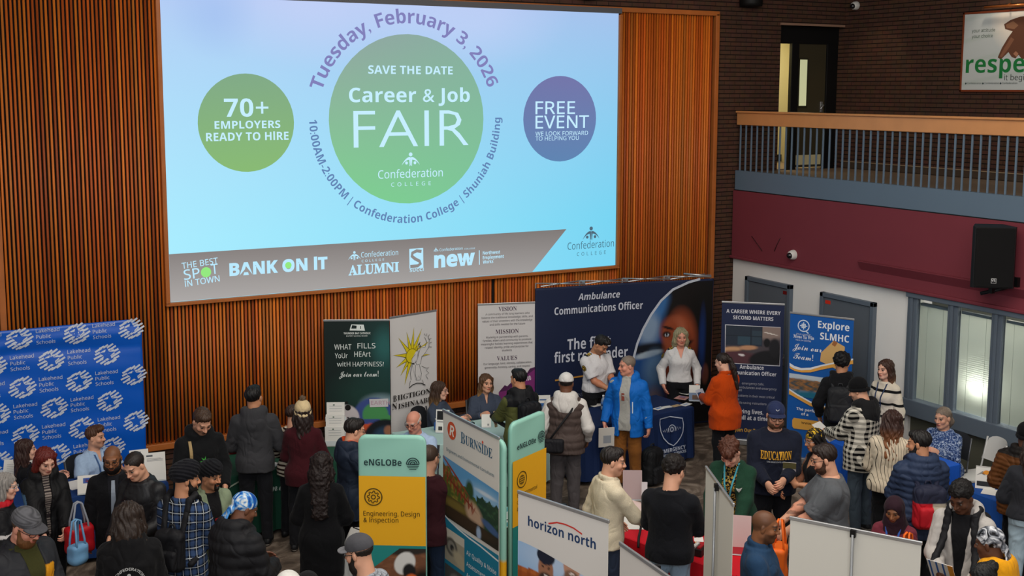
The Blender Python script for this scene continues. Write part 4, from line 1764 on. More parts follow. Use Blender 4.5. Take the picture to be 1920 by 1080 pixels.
def glyphs(s, style='sans', bold=0., space=1.):
    """outline of a line of lettering, cap height 1 -> verts (n,2), faces"""
    key = (s, style, bold, space)
    if key in _TC:
        return _TC[key]
    cu = bpy.data.curves.new('lettering', 'FONT')
    cu.body = fstyle(s, style)
    cu.size = 1
    cu.offset = bold
    cu.space_character = space
    cu.resolution_u = 2
    o = bpy.data.objects.new('lettering', cu)
    me = bpy.data.meshes.new_from_object(o)
    V = A([v.co[:2] for v in me.vertices]) if len(me.vertices) else np.zeros((0, 2))
    F = [tuple(p.vertices) for p in me.polygons]
    bpy.data.meshes.remove(me)
    bpy.data.objects.remove(o)
    bpy.data.curves.remove(cu)
    _TC[key] = (V / .69, F)
    return _TC[key]


def glow(c):
    key = ('glow', c)
    if key not in MATS:
        m, nt, b = newmat('projected_light')
        b.inputs['Base Color'].default_value = (0, 0, 0, 1)
        b.inputs['Specular IOR Level'].default_value = 0
        b.inputs['Emission Color'].default_value = (*lin(c), 1)
        b.inputs['Emission Strength'].default_value = 1.0
        MATS[key] = m
    return MATS[key]


class Art:
    """print on a flat or gently draped sheet: u to the right, v down, metres from the top left corner"""

    def __init__(s, O, ex, n=None, parent=None, warp=None, emit=0, up=(0, 0, 1)):
        s.O = A(O, float)
        s.ex = unit(ex)
        s.up = unit(up)
        s.n = unit(n) if n is not None else unit(np.cross(s.ex, s.up))
        s.parent = parent
        s.warp = warp
        s.emit = emit
        s.layers = {}
        s.off = .003

    def at(s, u, v, off=0.):
        w = s.warp(u, v) if s.warp else 0.
        return s.O + s.ex * u - s.up * v + s.n * (off + w)

    def M(s, c):
        if not isinstance(c, (str, tuple)):
            return c
        return mat(c, .55) if not s.emit else glow(c)

    def mb(s, layer):
        return s.layers.setdefault(layer, MB())

    def poly(s, pts, c, layer='artwork'):
        s.off += .0004
        pts = [p for p in pts]
        s.mb(layer).add([s.at(u, v, s.off) for u, v in pts], [tuple(range(len(pts) - 1, -1, -1))], s.M(c))
        return s

    def rect(s, u0, v0, u1, v1, c, layer='artwork'):
        return s.poly([(u0, v0), (u1, v0), (u1, v1), (u0, v1)], c, layer)

    def circle(s, u, v, r, c, layer='artwork', r2=None, n=40):
        r2 = r2 or r
        return s.poly([(u + r * math.cos(a), v + r2 * math.sin(a)) for a in np.linspace(0, 2 * math.pi, n + 1)[:-1]], c, layer)

    def line(s, pts, w, c, layer='artwork', closed=False):
        s.off += .0004
        pts = [A(p, float) for p in pts]
        if closed:
            pts = pts + [pts[0], pts[1]]
        V, F = [], []
        N = len(pts)
        for i, p in enumerate(pts):
            t = pts[min(i + 1, N - 1)] - pts[max(i - 1, 0)]
            t = t / (np.linalg.norm(t) + 1e-9)
            q = A((-t[1], t[0])) * w / 2
            V += [s.at(*(p + q), s.off), s.at(*(p - q), s.off)]
        F = [(2 * i, 2 * i + 2, 2 * i + 3, 2 * i + 1) for i in range(N - 1)]
        s.mb(layer).add(V, F, s.M(c))
        return s

    def arc(s, u, v, r, a0, a1, w, c, layer='artwork', n=24):
        return s.line([(u + r * math.cos(rad(a)), v + r * math.sin(rad(a))) for a in np.linspace(a0, a1, n)], w, c, layer)

    def ring(s, u, v, r, w, c, layer='artwork'):
        return s.line([(u + r * math.cos(a), v + r * math.sin(a)) for a in np.linspace(0, 2 * math.pi, 37)[:-1]], w, c, layer, closed=True)

    def text(s, t, u, v, h, c, align='l', st='sans', bold=0., w=None, space=1., rot=0, layer=None, slant=0.):
        """baseline at v, cap height h; w fits the line to a width"""
        s.off += .0004
        if layer is None:
            s.nt = getattr(s, 'nt', 0) + 1
            layer = 'lettering.%03d' % s.nt
        if st == 'sans' and bold > .009:
            st, bold = 'bold', max(0, bold - .03)
        V, F = glyphs(t, st, bold, space)
        if not len(V):
            return s
        x0, x1 = V[:, 0].min(), V[:, 0].max()
        sx = h if w is None else w / (x1 - x0)
        X = (V[:, 0] - x0) * sx
        W = (x1 - x0) * sx
        X = X - {'l': 0, 'c': W / 2, 'r': W}[align]
        Y = V[:, 1] * h
        X = X + slant * Y
        if rot:
            ca, sa = math.cos(rad(rot)), math.sin(rad(rot))
            X, Y = X * ca - Y * sa, X * sa + Y * ca
        s.mb(layer).add([s.at(u + x, v - y, s.off) for x, y in zip(X, Y)], F, s.M(c))
        return s

    def arctext(s, t, u, v, r, mid, h, c, st='sans', bold=0., span=None, inside=False, space=1., layer='lettering'):
        """lettering on a circle; mid = angle of its middle, degrees from the top, clockwise; inside = reads along the bottom"""
        s.off += .0004
        s.nt = getattr(s, 'nt', 0) + 1
        layer = 'lettering.%03d' % s.nt
        if st == 'sans' and bold > .009:
            st, bold = 'bold', max(0, bold - .03)
        V, F = glyphs(t, st, bold, space)
        x0, x1 = V[:, 0].min(), V[:, 0].max()
        sx = h
        if span:
            sx = rad(span) * r / (x1 - x0)
        X = (V[:, 0] - (x0 + x1) / 2) * sx
        Y = V[:, 1] * h
        out = []
        for x, y in zip(X, Y):
            if not inside:
                a = rad(mid) + x / r
                q = r + y
            else:
                a = rad(mid) - x / r
                q = r - y
            out.append(s.at(u + q * math.sin(a), v - q * math.cos(a), s.off))
        s.mb(layer).add(out, F, s.M(c))
        return s

    def picture(s, u0, v0, u1, v1, fn, nu=60, nv=60, name='picture', emit=None, mask=None, quad=None, uleft=None, vtop=None):
        """a printed photograph or painted field: colours laid down point by point"""
        s.off += .0004
        uu, vv = np.meshgrid(np.linspace(0, 1, nu), np.linspace(0, 1, nv))
        U, V_ = u0 + (u1 - u0) * uu.ravel(), v0 + (v1 - v0) * vv.ravel()
        x, y = uu.ravel(), vv.ravel()
        if uleft is not None:
            a_ = uleft(V_)
            U = a_ + (u1 - a_) * uu.ravel()
            x = (U - u0) / (u1 - u0)
        if vtop is not None:
            a_ = vtop(U)
            V_ = a_ + (v1 - a_) * vv.ravel()
            y = (V_ - v0) / (v1 - v0)
        if quad is not None:
            q = A(quad, float)
            a_, b_ = uu.ravel()[:, None], vv.ravel()[:, None]
            W = (q[0] * (1 - a_) + q[1] * a_) * (1 - b_) + (q[3] * (1 - a_) + q[2] * a_) * b_
            U, V_ = W[:, 0], W[:, 1]
        P = A([s.at(a, b, s.off) for a, b in zip(U, V_)])
        idx = np.arange(nu * nv).reshape(nv, nu)
        F = np.stack([idx[:-1, :-1].ravel(), idx[1:, :-1].ravel(), idx[1:, 1:].ravel(), idx[:-1, 1:].ravel()], 1)
        col = np.zeros((len(x), 3))
        fn(x, y, col)
        if mask is not None:
            k = mask(U, V_)
            F = F[k[F].all(1)]
        m = M_PRINT if not (emit or s.emit) else M_GLOWPRINT
        return mesh_obj(name, P, F, m, s.parent, False, col)

    def done(s):
        for k, mb_ in s.layers.items():
            mb_.build(k.split('.')[0], s.parent)


M_PRINT = attr_mat('printed_sheet', rough=.5, spec=.3, var=.0, bump=0)
M_GLOWPRINT, _nt, _b = newmat('projected_picture')
_at = nd(_nt, 'ShaderNodeAttribute')
_at.attribute_name = 'Col'
_em = nd(_nt, 'ShaderNodeEmission')
_nt.links.new(_at.outputs['Color'], _em.inputs[0])
_nt.links.new(_em.outputs[0], _nt.nodes['Material Output'].inputs[0])


# painting helpers for printed photographs
def fill(col, c, m=None):
    c = A(lin(c))
    if m is None:
        col[:] = c
    else:
        m = np.clip(m, 0, 1)[:, None]
        col[:] = col * (1 - m) + c * m


def blob(x, y, cx, cy, rx, ry, soft=.25, rot=0):
    a, b = x - cx, y - cy
    if rot:
        ca, sa = math.cos(rad(rot)), math.sin(rad(rot))
        a, b = a * ca + b * sa, -a * sa + b * ca
    d = np.sqrt((a / rx) ** 2 + (b / ry) ** 2)
    return np.clip((1 - d) / soft + .5, 0, 1)


def vnoise(x, y, f, seed=0):
    r = np.random.RandomState(seed)
    out = 0
    for i in range(4):
        a, p, q = r.rand() * 6.3, r.rand() * 6.3, f * (1 + i * .8)
        out = out + np.sin(q * (x * math.cos(a) + y * math.sin(a)) + p + 1.7 * np.sin(q * .6 * (y * math.cos(a) - x * math.sin(a)) + a)) / (1 + i * .5)
    return out / 2.4


def put(art, t, box, c, **k):
    """a line of lettering set in a box (u, v, cap height, width)"""
    art.text(t, box[0], box[1], box[2], c, w=box[3], **k)


# ------------------------------------------------------------------ projection screen
scr = thing('projection_screen', 'huge bright projection screen with pale blue career fair slide on slatted wall', 'screen', (6.42, 14.3, 2.44))
iscr = Matrix.Translation((-6.42, -14.3, -2.44))


def under(o, root):
    """hang a part built in hall coordinates under its thing"""
    o.parent = root
    o.matrix_parent_inverse = root.matrix_basis.inverted()
    return o


class PArt(Art):
    def done(s):
        for k, mb_ in s.layers.items():
            under(mb_.build(k.split('.')[0]), s.root)

    def picture(s, *a, **k):
        o = Art.picture(s, *a, **k)
        return under(o, s.root)


def art_on(root, O, ex, w, emit=0, warp=None):
    a = PArt(O, ex, None, None, warp, emit)
    a.root = root
    return a


m = MB()
m.box((6.42, 14.31, 4.27), (6.50, .06, 3.68), mat('d8d8d4', .8))
under(m.build('screen_sheet'), scr)
m = MB()
m.box((6.42, 14.285, 6.135), (6.56, .10, .075), mat('5a5a5e', .6))
under(m.build('roller_housing'), scr)
m = MB()
m.box((3.15, 14.275, 4.25), (.05, .09, 3.66), M_FRAMEWOOD, bev=.006)
m.box((9.69, 14.275, 4.25), (.05, .09, 3.66), M_FRAMEWOOD, bev=.006)
m.box((6.42, 14.275, 2.415), (6.59, .09, .045), M_FRAMEWOOD, bev=.006)
under(m.build('screen_frame'), scr)
S1 = art_on(scr, (3.180, 14.270, 6.100), (1.0000, 0.0000, 0.0000), 6.480, emit=1.0)
S1.off = .006


def slide_bg(x, y, c):
    tl, tr, bl, br = [A(lin(q)) for q in ('aec4ec', '9fbbe4', 'a4e4f6', '74cdea')]
    top = tl[None] * (1 - x[:, None]) + tr[None] * x[:, None]
    bot = bl[None] * (1 - x[:, None]) + br[None] * x[:, None]
    t = np.clip(y * 1.25, 0, 1)[:, None] ** .8
    c[:] = top * (1 - t) + bot * t
    fill(c, 'c2ccf0', blob(x, y, .30, -.02, .16, .16, 1.2) * .6)
    fill(c, 'c4cef2', blob(x, y, .62, .02, .16, .14, 1.2) * .5)
    fill(c, '9ab8e8', blob(x, y, .10, .05, .05, .09, 1.5) * .6)


S1.picture(0, 0, 6.48, 3.66, slide_bg, 50, 30, 'slide_background')
SW = 'bfe6f8'
cx, cy = 3.172, 1.486
CR = 1.111


def disc(art, u, v, r, ctop, cbot, name, cright=None):
    def fn(x, y, c):
        t = y[:, None]
        c[:] = A(lin(ctop)) * (1 - t) + A(lin(cbot)) * t
        if cright:
            c[:] = c * (1 - .45 * x[:, None]) + A(lin(cright)) * .45 * x[:, None]
    n, k = 48, 18
    art.off += .0006
    V, Fq, X, Y = [], [], [], []
    for i in range(k + 1):
        q = r * i / k
        for j in range(n):
            a = 2 * math.pi * j / n
            V.append(art.at(u + q * math.cos(a), v + q * math.sin(a), art.off))
            X.append(.5 + q / r * math.cos(a) / 2)
            Y.append(.5 + q / r * math.sin(a) / 2)
    for i in range(k):
        for j in range(n):
            j2 = (j + 1) % n
            Fq.append((i * n + j, (i + 1) * n + j, (i + 1) * n + j2, i * n + j2))
    col = np.zeros((len(V), 3))
    fn(A(X), A(Y), col)
    return under(mesh_obj(name, A(V), A(Fq), M_GLOWPRINT if art.emit else M_PRINT, None, False, col), art.root)


disc(S1, cx, cy, CR, '8d9f9c', '7ac98a', 'green_disc', '76b49a')
u7, v7 = 0.999, 1.506
disc(S1, u7, v7, 0.602, '7da483', '84b470', 'green_badge')
uf, vf = 5.509, 1.501
disc(S1, uf, vf, 0.602, '7072a4', '5c80ac', 'purple_badge')


def emblem(a, u, v, s, c, layer='logo'):
    """two stooped figures under spread wings"""
    a.circle(u, v - .95 * s, .26 * s, c, layer, n=16)
    for g in (-1, 1):
        P = [(u + g * .0, v - .55 * s)]
        for t in np.linspace(0, 1, 9):
            P.append((u + g * s * (.15 + 1.15 * t), v - s * (.62 - .10 * t - .95 * t * t)))
        for t in np.linspace(1, 0, 9):
            P.append((u + g * s * (.22 + 1.02 * t), v - s * (.28 - .05 * t - .60 * t * t - .02)))
        P.append((u + g * .16 * s, v + .30 * s))
        P.append((u + g * .16 * s, v + .62 * s))
        P.append((u + g * .03 * s, v + .45 * s))
        a.poly(P, c, layer)
        a.circle(u + g * .60 * s, v + .16 * s, .20 * s, c, layer, n=14)


S1.arctext('Tuesday, February 3, 2026', cx, cy, CR * 1.125, -1, CR * .155, '7d7cb4', bold=.028, span=143)
S1.arctext('10:00AM-2:00PM | Confederation College | Shuniah Building', cx, cy, CR * 1.235, 180, CR * .092, '5f7fae', bold=.012, span=181, inside=True)
put(S1, 'SAVE THE DATE', (2.607, 0.892, 0.1021, 1.211), SW, bold=.018)
put(S1, 'Career & Job', (2.338, 1.257, 0.1764, 1.737), SW, bold=.03)
put(S1, 'FAIR', (2.393, 1.848, 0.4928, 1.660), SW, st='plain', bold=-.012)
emblem(S1, 3.193, 2.042, 0.101, SW)
put(S1, 'Confederation', (2.725, 2.253, 0.1048, 0.937), SW)
put(S1, 'COLLEGE', (2.908, 2.363, 0.0493, 0.576), SW, space=1.9)
put(S1, '70+', (0.721, 1.429, 0.2129, 0.553), SW, bold=.025)
put(S1, 'EMPLOYERS', (0.599, 1.573, 0.0902, 0.822), SW, bold=.02)
put(S1, 'READY TO HIRE', (0.491, 1.721, 0.0966, 1.033), SW, bold=.02)
put(S1, 'FREE', (5.099, 1.432, 0.1703, 0.650), SW, bold=.005)
put(S1, 'EVENT', (5.100, 1.631, 0.1708, 0.885), SW, bold=.005)
put(S1, 'WE LOOK FORWARD', (5.100, 1.733, 0.0558, 0.872), SW)
put(S1, 'TO HELPING YOU', (5.101, 1.801, 0.0559, 0.715), SW)


def band_fn(x, y, c):
    t = np.clip(y, 0, 1)[:, None]
    c[:] = A(lin('807a78')) * (1 - t) + A(lin('a09c9a')) * t
    c[:] *= (1.08 - .16 * x[:, None])


bt = [(-0.011, 3.070), (5.621, 3.077), (5.058, 3.668), (-0.005, 3.661)]
bu0, bu1, bv0, bv1 = 0.0, bt[1][0], bt[0][1], 3.655
S1.picture(bu0, bv0, bu1, bv1, band_fn, 60, 16, 'grey_band', quad=[(0, bv0), (bt[1][0], bt[1][1]), (bt[2][0], bv1), (0, bv1)])
SL = 'b4e2f6'
put(S1, 'THE BEST', (0.152, 3.261, 0.0718, 0.442), SL, rot=5, bold=.006)
put(S1, 'SP', (0.173, 3.397, 0.1179, 0.194), SL, rot=5, bold=.006)
put(S1, 'T', (0.506, 3.352, 0.1191, 0.086), SL, rot=4, bold=.006)
put(S1, 'IN TOWN', (0.183, 3.483, 0.0722, 0.424), SL, rot=5, bold=.006)
S1.circle(0.439, 3.321, 0.063, '8fe07c', 'logo')
put(S1, 'BANK ON IT', (0.728, 3.388, 0.1467, 1.278), SL, bold=.055)
S1.circle(1.483, 3.308, 0.042, '8fe07c', 'logo')
emblem(S1, 2.376, 3.266, 0.067, SL)
put(S1, 'Confederation', (2.468, 3.275, 0.0669, 0.526), SL)
put(S1, 'COLLEGE', (2.475, 3.338, 0.0296, 0.317), SL, space=1.7)
put(S1, 'ALUMNI', (2.290, 3.497, 0.1265, 0.714), SL, st='serif', bold=.02)
S1.poly([(3.155, 3.206), (3.358, 3.205), (3.360, 3.473), (3.156, 3.473)], SL, 'logo')
S1.line([(3.334, 3.250), (3.264, 3.238), (3.201, 3.263), (3.193, 3.306), (3.239, 3.345), (3.302, 3.379), (3.317, 3.416), (3.277, 3.442), (3.168, 3.445)], 0.043, '8a8583', 'logo')
put(S1, 'SUCCI', (3.159, 3.517, 0.0397, 0.204), SL, bold=.02)
emblem(S1, 3.548, 3.253, 0.032, SL)
put(S1, 'Confederation', (3.600, 3.265, 0.0365, 0.351), SL)
put(S1, 'COLLEGE', (3.976, 3.267, 0.0184, 0.164), SL)
put(S1, 'new', (3.518, 3.481, 0.1969, 0.621), SL, bold=.06)
S1.line([(4.206, 3.292), (4.208, 3.493)], .012, SL, 'logo')
put(S1, 'Northwest', (4.260, 3.356, 0.0447, 0.273), SL, bold=.015)
put(S1, 'Employment', (4.260, 3.421, 0.0447, 0.332), SL, bold=.015)
put(S1, 'Works', (4.260, 3.482, 0.0448, 0.163), SL, bold=.015)
emblem(S1, 6.035, 3.194, 0.111, '4d6474')
put(S1, 'Confederation', (5.633, 3.377, 0.1008, 0.802), '4a7486')
put(S1, 'COLLEGE', (5.793, 3.478, 0.0507, 0.499), '4a7486', space=1.9)
S1.done()


# ------------------------------------------------------------------ stands and banners
def ezrot(ex):
    ex = unit(ex)
    return Matrix(((ex[0], -ex[1], 0), (ex[1], ex[0], 0), (0, 0, 1)))


def rollup(label, O, ex, w, panel, back=False, z0=.09, group=None):
    """roll-up banner stand: cassette with feet, sheet, top rail, pole at the rear"""
    O = A(O, float)
    ex = A(ex, float)
    mid = O + ex * w / 2
    root = thing('banner_stand', label, 'banner', (mid[0], mid[1], 0), math.atan2(ex[1], ex[0]), group)
    h = O[2]
    s = 1 if not back else -1      # the pole stands behind the printed side
    m = MB()
    m.box((0, 0, (h + z0) / 2), (w, .003, h - z0), panel if not isinstance(panel, str) else mat(panel, .55))
    m.build('banner_sheet', root)
    m = MB()
    m.box((0, 0, h), (w + .012, .018, .026), M_ALU, bev=.004)
    m.build('top_rail', root)
    m = MB()
    m.box((0, 0, .05), (w + .03, .10, .085), M_ALU, bev=.012)
    for q in (-w * .35, w * .35):
        m.box((q, 0, .008), (.05, .34, .012), M_ALU, bev=.004)
    m.build('cassette', root)
    m = MB()
    m.tube([(0, s * .035, .05), (0, s * .030, h - .02)], .011, M_ALU if not back else mat('8f9193', .4, .6))
    m.box((0, s * .022, h - .015), (.035, .03, .05), M_BLACK)
    m.build('support_pole', root)
    a = art_on(root, O, ex, w)
    a.off = .003
    a.w = w
    return root, a


# dark green school-board banner
R1, G = rollup('dark green banner with childish lettering beside the white sun banner', (5.078, 14.135, 2.060), (0.8990, -0.4379, 0.0000), 0.839, '1b3a36')


def gpic(x, y, c):
    fill(c, '12211f')
    fill(c, '1d4643', (blob(x, y, .95, .25, .35, .30, 1.6)) * .8)
    fill(c, '2f6e6c', blob(x, y, .92, .17, .14, .10, 1.2) * .6)
    fill(c, '1c4038', blob(x, y, .55, .50, .35, .12, 1.5) * .7)
    fill(c, '7f9aa4', blob(x, y, .85, .57, .28, .07, .6) * .8)
    fill(c, 'a4b0b6', blob(x, y, .95, .62, .2, .08, .6) * .6)
    fill(c, '3d4f8c', blob(x, y, .75, .66, .33, .14, .1))
    fill(c, '4a9256', blob(x, y, .77, .64, .20, .085, .12) * (y < .665))
    fill(c, '4a9256', blob(x, y, .95, .69, .12, .05, .15))
    fill(c, 'c9c2c4', blob(x, y, .32, .655, .20, .085, .1))
    fill(c, 'c2bcc0', blob(x, y, .42, .81, .17, .16, .1))
    fill(c, 'c9532f', blob(x, y, .58, .735, .22, .030, .12, -6))
    fill(c, '171c22', blob(x, y, .92, .80, .33, .13, .06))
    fill(c, '2c4a66', blob(x, y, .95, .78, .2, .06, .5) * .8)
    fill(c, '9c6a50', blob(x, y, .97, .75, .07, .035, .4))
    fill(c, '8a5240', blob(x, y, .80, .84, .09, .03, .6))
    fill(c, '26221f', np.clip((y - .90) / .05, 0, 1))


G.picture(0, .016, G.w, 1.95, gpic, 60, 120, 'banner_picture')
GW = 'dfe6e2'
for t, b in (('WHAT', (0.130, 0.382, 0.0666, 0.219)), ('FILLS', (0.427, 0.369, 0.0667, 0.230)), ('YoUr', (0.135, 0.495, 0.0632, 0.164)), ('HEArt', (0.385, 0.479, 0.0668, 0.209)), ('witH', (0.160, 0.605, 0.0598, 0.171)), ('HAPPiNESS?', (0.362, 0.608, 0.0599, 0.402))):
    put(G, t, b, GW)
put(G, 'Join our team!', (0.185, 0.741, 0.0776, 0.508), GW, st='script')
put(G, 'THUNDER BAY CATHOLIC', (0.252, 0.182, 0.0252, 0.345), GW, bold=.01)
put(G, 'DISTRICT SCHOOL BOARD', (0.286, 0.213, 0.0168, 0.270), GW)
G.poly([(0.353, 0.052), (0.510, 0.057), (0.526, 0.137), (0.328, 0.132)], GW, 'logo')
G.poly([(0.364, 0.062), (0.421, 0.070), (0.417, 0.108), (0.349, 0.108)], '14211f', 'logo')
G.poly([(0.466, 0.074), (0.476, 0.074), (0.475, 0.112), (0.465, 0.112)], '14211f', 'logo')
G.circle(0.138, 1.102, .022, '171310')
G.circle(0.276, 1.083, .018, '171310')
G.circle(0.292, 1.150, .038, '171310')
G.poly([(0.151, 1.141), (0.227, 1.110), (0.227, 1.153)], 'd0502e')
G.poly([(0.569, 1.040), (0.814, 1.036), (0.813, 1.143), (0.575, 1.147)], 'c9c6c8')
put(G, 'EARTH', (0.592, 1.116, 0.0498, 0.242), 'b08a9a')
for k_ in range(5):
    u_, v_ = 0.301, 1.279
    G.line([(u_ - .02 + .012 * math.sin(k_), v_ + .055 * k_), (u_ + .03 + .012 * math.sin(k_), v_ + .02 + .055 * k_)], .012, '1a1a1c')
G.done()

# white banner with the sun
R2, N_ = rollup('white banner with a yellow sun and rearing figure between green banner and slats', (5.895, 13.896, 2.060), (0.9710, 0.2392, 0.0000), 0.777, 'd2cfcd')
sx_, sy_ = 0.345, 0.556
rs = 0.085
Y1 = 'd9c51e'
for ang, ln in ((-62, 4.6), (-83, 4.5), (-103, 4.0), (-128, 4.1), (-170, 3.6), (155, 3.3), (128, 3.6), (108, 4.6), (5, 3.7), (-28, 3.9), (-48, 2.6)):
    a_ = rad(ang)
    d_, p_ = A((math.cos(a_), math.sin(a_))), A((-math.sin(a_), math.cos(a_)))
    c0 = A((sx_, sy_))
    pts = [c0 + d_ * rs * 1.0 + p_ * rs * .34, c0 + d_ * rs * (ln * .55) + p_ * rs * .20, c0 + d_ * rs * ln, c0 + d_ * rs * (ln * .55) - p_ * rs * .16, c0 + d_ * rs * 1.0 - p_ * rs * .34]
    N_.poly([tuple(q) for q in pts], Y1)
    N_.line([tuple(q) for q in pts], .006, '4a4212')
N_.circle(sx_, sy_, rs * 1.12, Y1)
N_.ring(sx_, sy_, rs * 1.12, .007, '4a4212')
N_.poly([(0.408, 0.515), (0.517, 0.459), (0.617, 0.445), (0.598, 0.558), (0.506, 0.588), (0.532, 0.753), (0.476, 0.904), (0.413, 0.893), (0.335, 0.619)], 'd2cfcd')
K1 = '2c2a2a'
for pts in ([(0.452, 0.580), (0.489, 0.469), (0.571, 0.474), (0.599, 0.398), (0.563, 0.335)], [(0.524, 0.591), (0.580, 0.541), (0.635, 0.476), (0.645, 0.390), (0.618, 0.328)], [(0.452, 0.580), (0.415, 0.654), (0.352, 0.658), (0.344, 0.592), (0.407, 0.544)], [(0.515, 0.590), (0.487, 0.687), (0.424, 0.691), (0.398, 0.629)],
            [(0.352, 0.666), (0.315, 0.790), (0.332, 0.880)], [(0.406, 0.689), (0.396, 0.803), (0.422, 0.895), (0.458, 0.843), (0.485, 0.905), (0.504, 0.821), (0.469, 0.699)], [(0.505, 0.719), (0.587, 0.761), (0.632, 0.754), (0.586, 0.791), (0.632, 0.835), (0.577, 0.855), (0.613, 0.912)], [(0.314, 0.891), (0.295, 0.989), (0.349, 0.955)], [(0.521, 0.912), (0.539, 0.988)],
            [(0.572, 0.314), (0.555, 0.283)], [(0.591, 0.324), (0.600, 0.289)], [(0.618, 0.335), (0.646, 0.310)], [(0.636, 0.374), (0.673, 0.365)], [(0.645, 0.427), (0.681, 0.418)], [(0.635, 0.476), (0.681, 0.483)], [(0.426, 0.467), (0.453, 0.522), (0.434, 0.577)]):
    N_.line(pts, .006, K1)
N_.line([(0.291, 0.981), (0.349, 0.948), (0.421, 0.938), (0.494, 0.951), (0.566, 0.989)], .012, K1)
N_.poly([(0.445, 0.419), (0.481, 0.381), (0.472, 0.430)], K1)
N_.poly([(0.462, 0.451), (0.499, 0.420), (0.489, 0.455)], K1)
N_.poly([(0.344, 0.650), (0.388, 0.664), (0.379, 0.677), (0.343, 0.664)], K1)
put(N_, 'B', (0.024, 1.124, 0.0860, 0.057), '26211f', st='serif')
put(N_, 'IIGTIGONG', (0.098, 1.114, 0.0683, 0.642), '26211f', st='serif')
put(N_, 'N', (0.005, 1.230, 0.0861, 0.083), '26211f', st='serif')
put(N_, 'ISHNAABEG', (0.106, 1.232, 0.0685, 0.652), '26211f', st='serif')
N_.done()

# vision / mission / values
R3, V3 = rollup('pale banner headed VISION, MISSION and VALUES left of the navy backdrop', (7.342, 14.203, 2.060), (0.9571, -0.2897, 0.0000), 0.826, 'cfcccb')
TX = '4a4448'
put(V3, 'VISION', (0.290, 0.104, 0.0602, 0.260), '5a4a58', st='serif')
put(V3, 'MISSION', (0.248, 0.424, 0.0604, 0.331), '5a4a58', st='serif')
put(V3, 'VALUES', (0.267, 0.804, 0.0608, 0.290), '5a4a58', st='serif')
for t, b in (('A community of life long learners who', (0.105, 0.157, 0.0270, 0.630)), ('balance the traditional knowledge, skills, and', (0.052, 0.205, 0.0270, 0.725)), ('values of their ancestors with the knowledge', (0.060, 0.255, 0.0271, 0.714)), ('and skills needed for the future', (0.165, 0.305, 0.0271, 0.505)),
             ('Working in partnership with parents,', (0.112, 0.483, 0.0272, 0.601)), ('families, elders and community to promote', (0.067, 0.530, 0.0272, 0.692)), ('meaningful holistic learning experiences that', (0.044, 0.578, 0.0272, 0.734)), ('respect identity, pride and purpose for', (0.097, 0.627, 0.0272, 0.624)), ('students', (0.340, 0.675, 0.0273, 0.141)),
             ('Our language, land, identity, collaboration,', (0.074, 0.858, 0.0273, 0.694)), ('generosity, honesty, caring, and respect', (0.093, 0.910, 0.0274, 0.652))):
    put(V3, t, b, TX)
V3.poly([(0.294, 1.255), (0.378, 1.160), (0.416, 1.177), (0.500, 1.097), (0.531, 1.122), (0.638, 1.028), (0.646, 0.990), (0.700, 1.000), (0.738, 0.940), (0.830, 0.914), (0.833, 1.477), (0.295, 1.447)], '7a2b6c')
V3.poly([(0.294, 1.255), (0.378, 1.160), (0.416, 1.177), (0.500, 1.097), (0.531, 1.122), (0.638, 1.028), (0.646, 0.990), (0.700, 1.000), (0.738, 0.940), (0.830, 0.914), (0.830, 0.937), (0.409, 1.238)], '4d1f4a')
put(V3, '100', (0.685, 1.116, 0.0614, 0.077), 'd8d0d6', bold=.02, rot=12)
V3.done()

# a career where every second matters
R4, K4 = rollup('navy banner about a career where every second matters behind the orange sweater', (10.489, 12.804, 2.050), (0.7391, -0.6736, 0.0000), 0.856, '1d2747')
CW = 'd6d6dc'
put(K4, 'A CAREER WHERE EVERY', (0.063, 0.151, 0.0503, 0.744), CW, bold=.015)
put(K4, 'SECOND MATTERS', (0.158, 0.239, 0.0503, 0.553), CW, bold=.015)
K4.poly([(0.049, 0.319), (0.815, 0.323), (0.821, 0.882), (0.059, 0.875)], 'c9c9d0')


def kpic(x, y, c):
    fill(c, '4a4348')
    fill(c, '8d7a72', blob(x, y, .75, .1, .5, .22, .5))
    fill(c, '2a3340', (x < .68) * (y < .52))
    fill(c, '344a58', (x > .22) * (x < .45) * (y > .28) * (y < .5) * 1.)
    fill(c, '33424e', (x > .48) * (x < .66) * (y > .12) * (y < .48) * 1.)
    fill(c, '1e262f', (np.abs(x - .46) < .01) * (y < .52) * 1.)
    fill(c, '1e262f', (np.abs(y - .27) < .012) * (x < .68) * 1.)
    fill(c, 'c99a72', blob(x, y, .1, .64, .2, .07, .5, -10))
    fill(c, 'c08f6c', blob(x, y, .42, .57, .16, .06, .5, -5))
    fill(c, '54333a', blob(x, y, .2, .85, .4, .18, .4))
    fill(c, '1a1a1e', blob(x, y, .75, .85, .32, .22, .2, -20))
    fill(c, '17171a', blob(x, y, .76, .42, .06, .12, .3))
    fill(c, '202024', blob(x, y, .90, .55, .10, .25, .3))
    fill(c, 'e9e2d8', blob(x, y, .82, .17, .13, .012, .5, 16))
    fill(c, 'd9d0d0', blob(x, y, .30, .77, .06, .03, .3, 10))


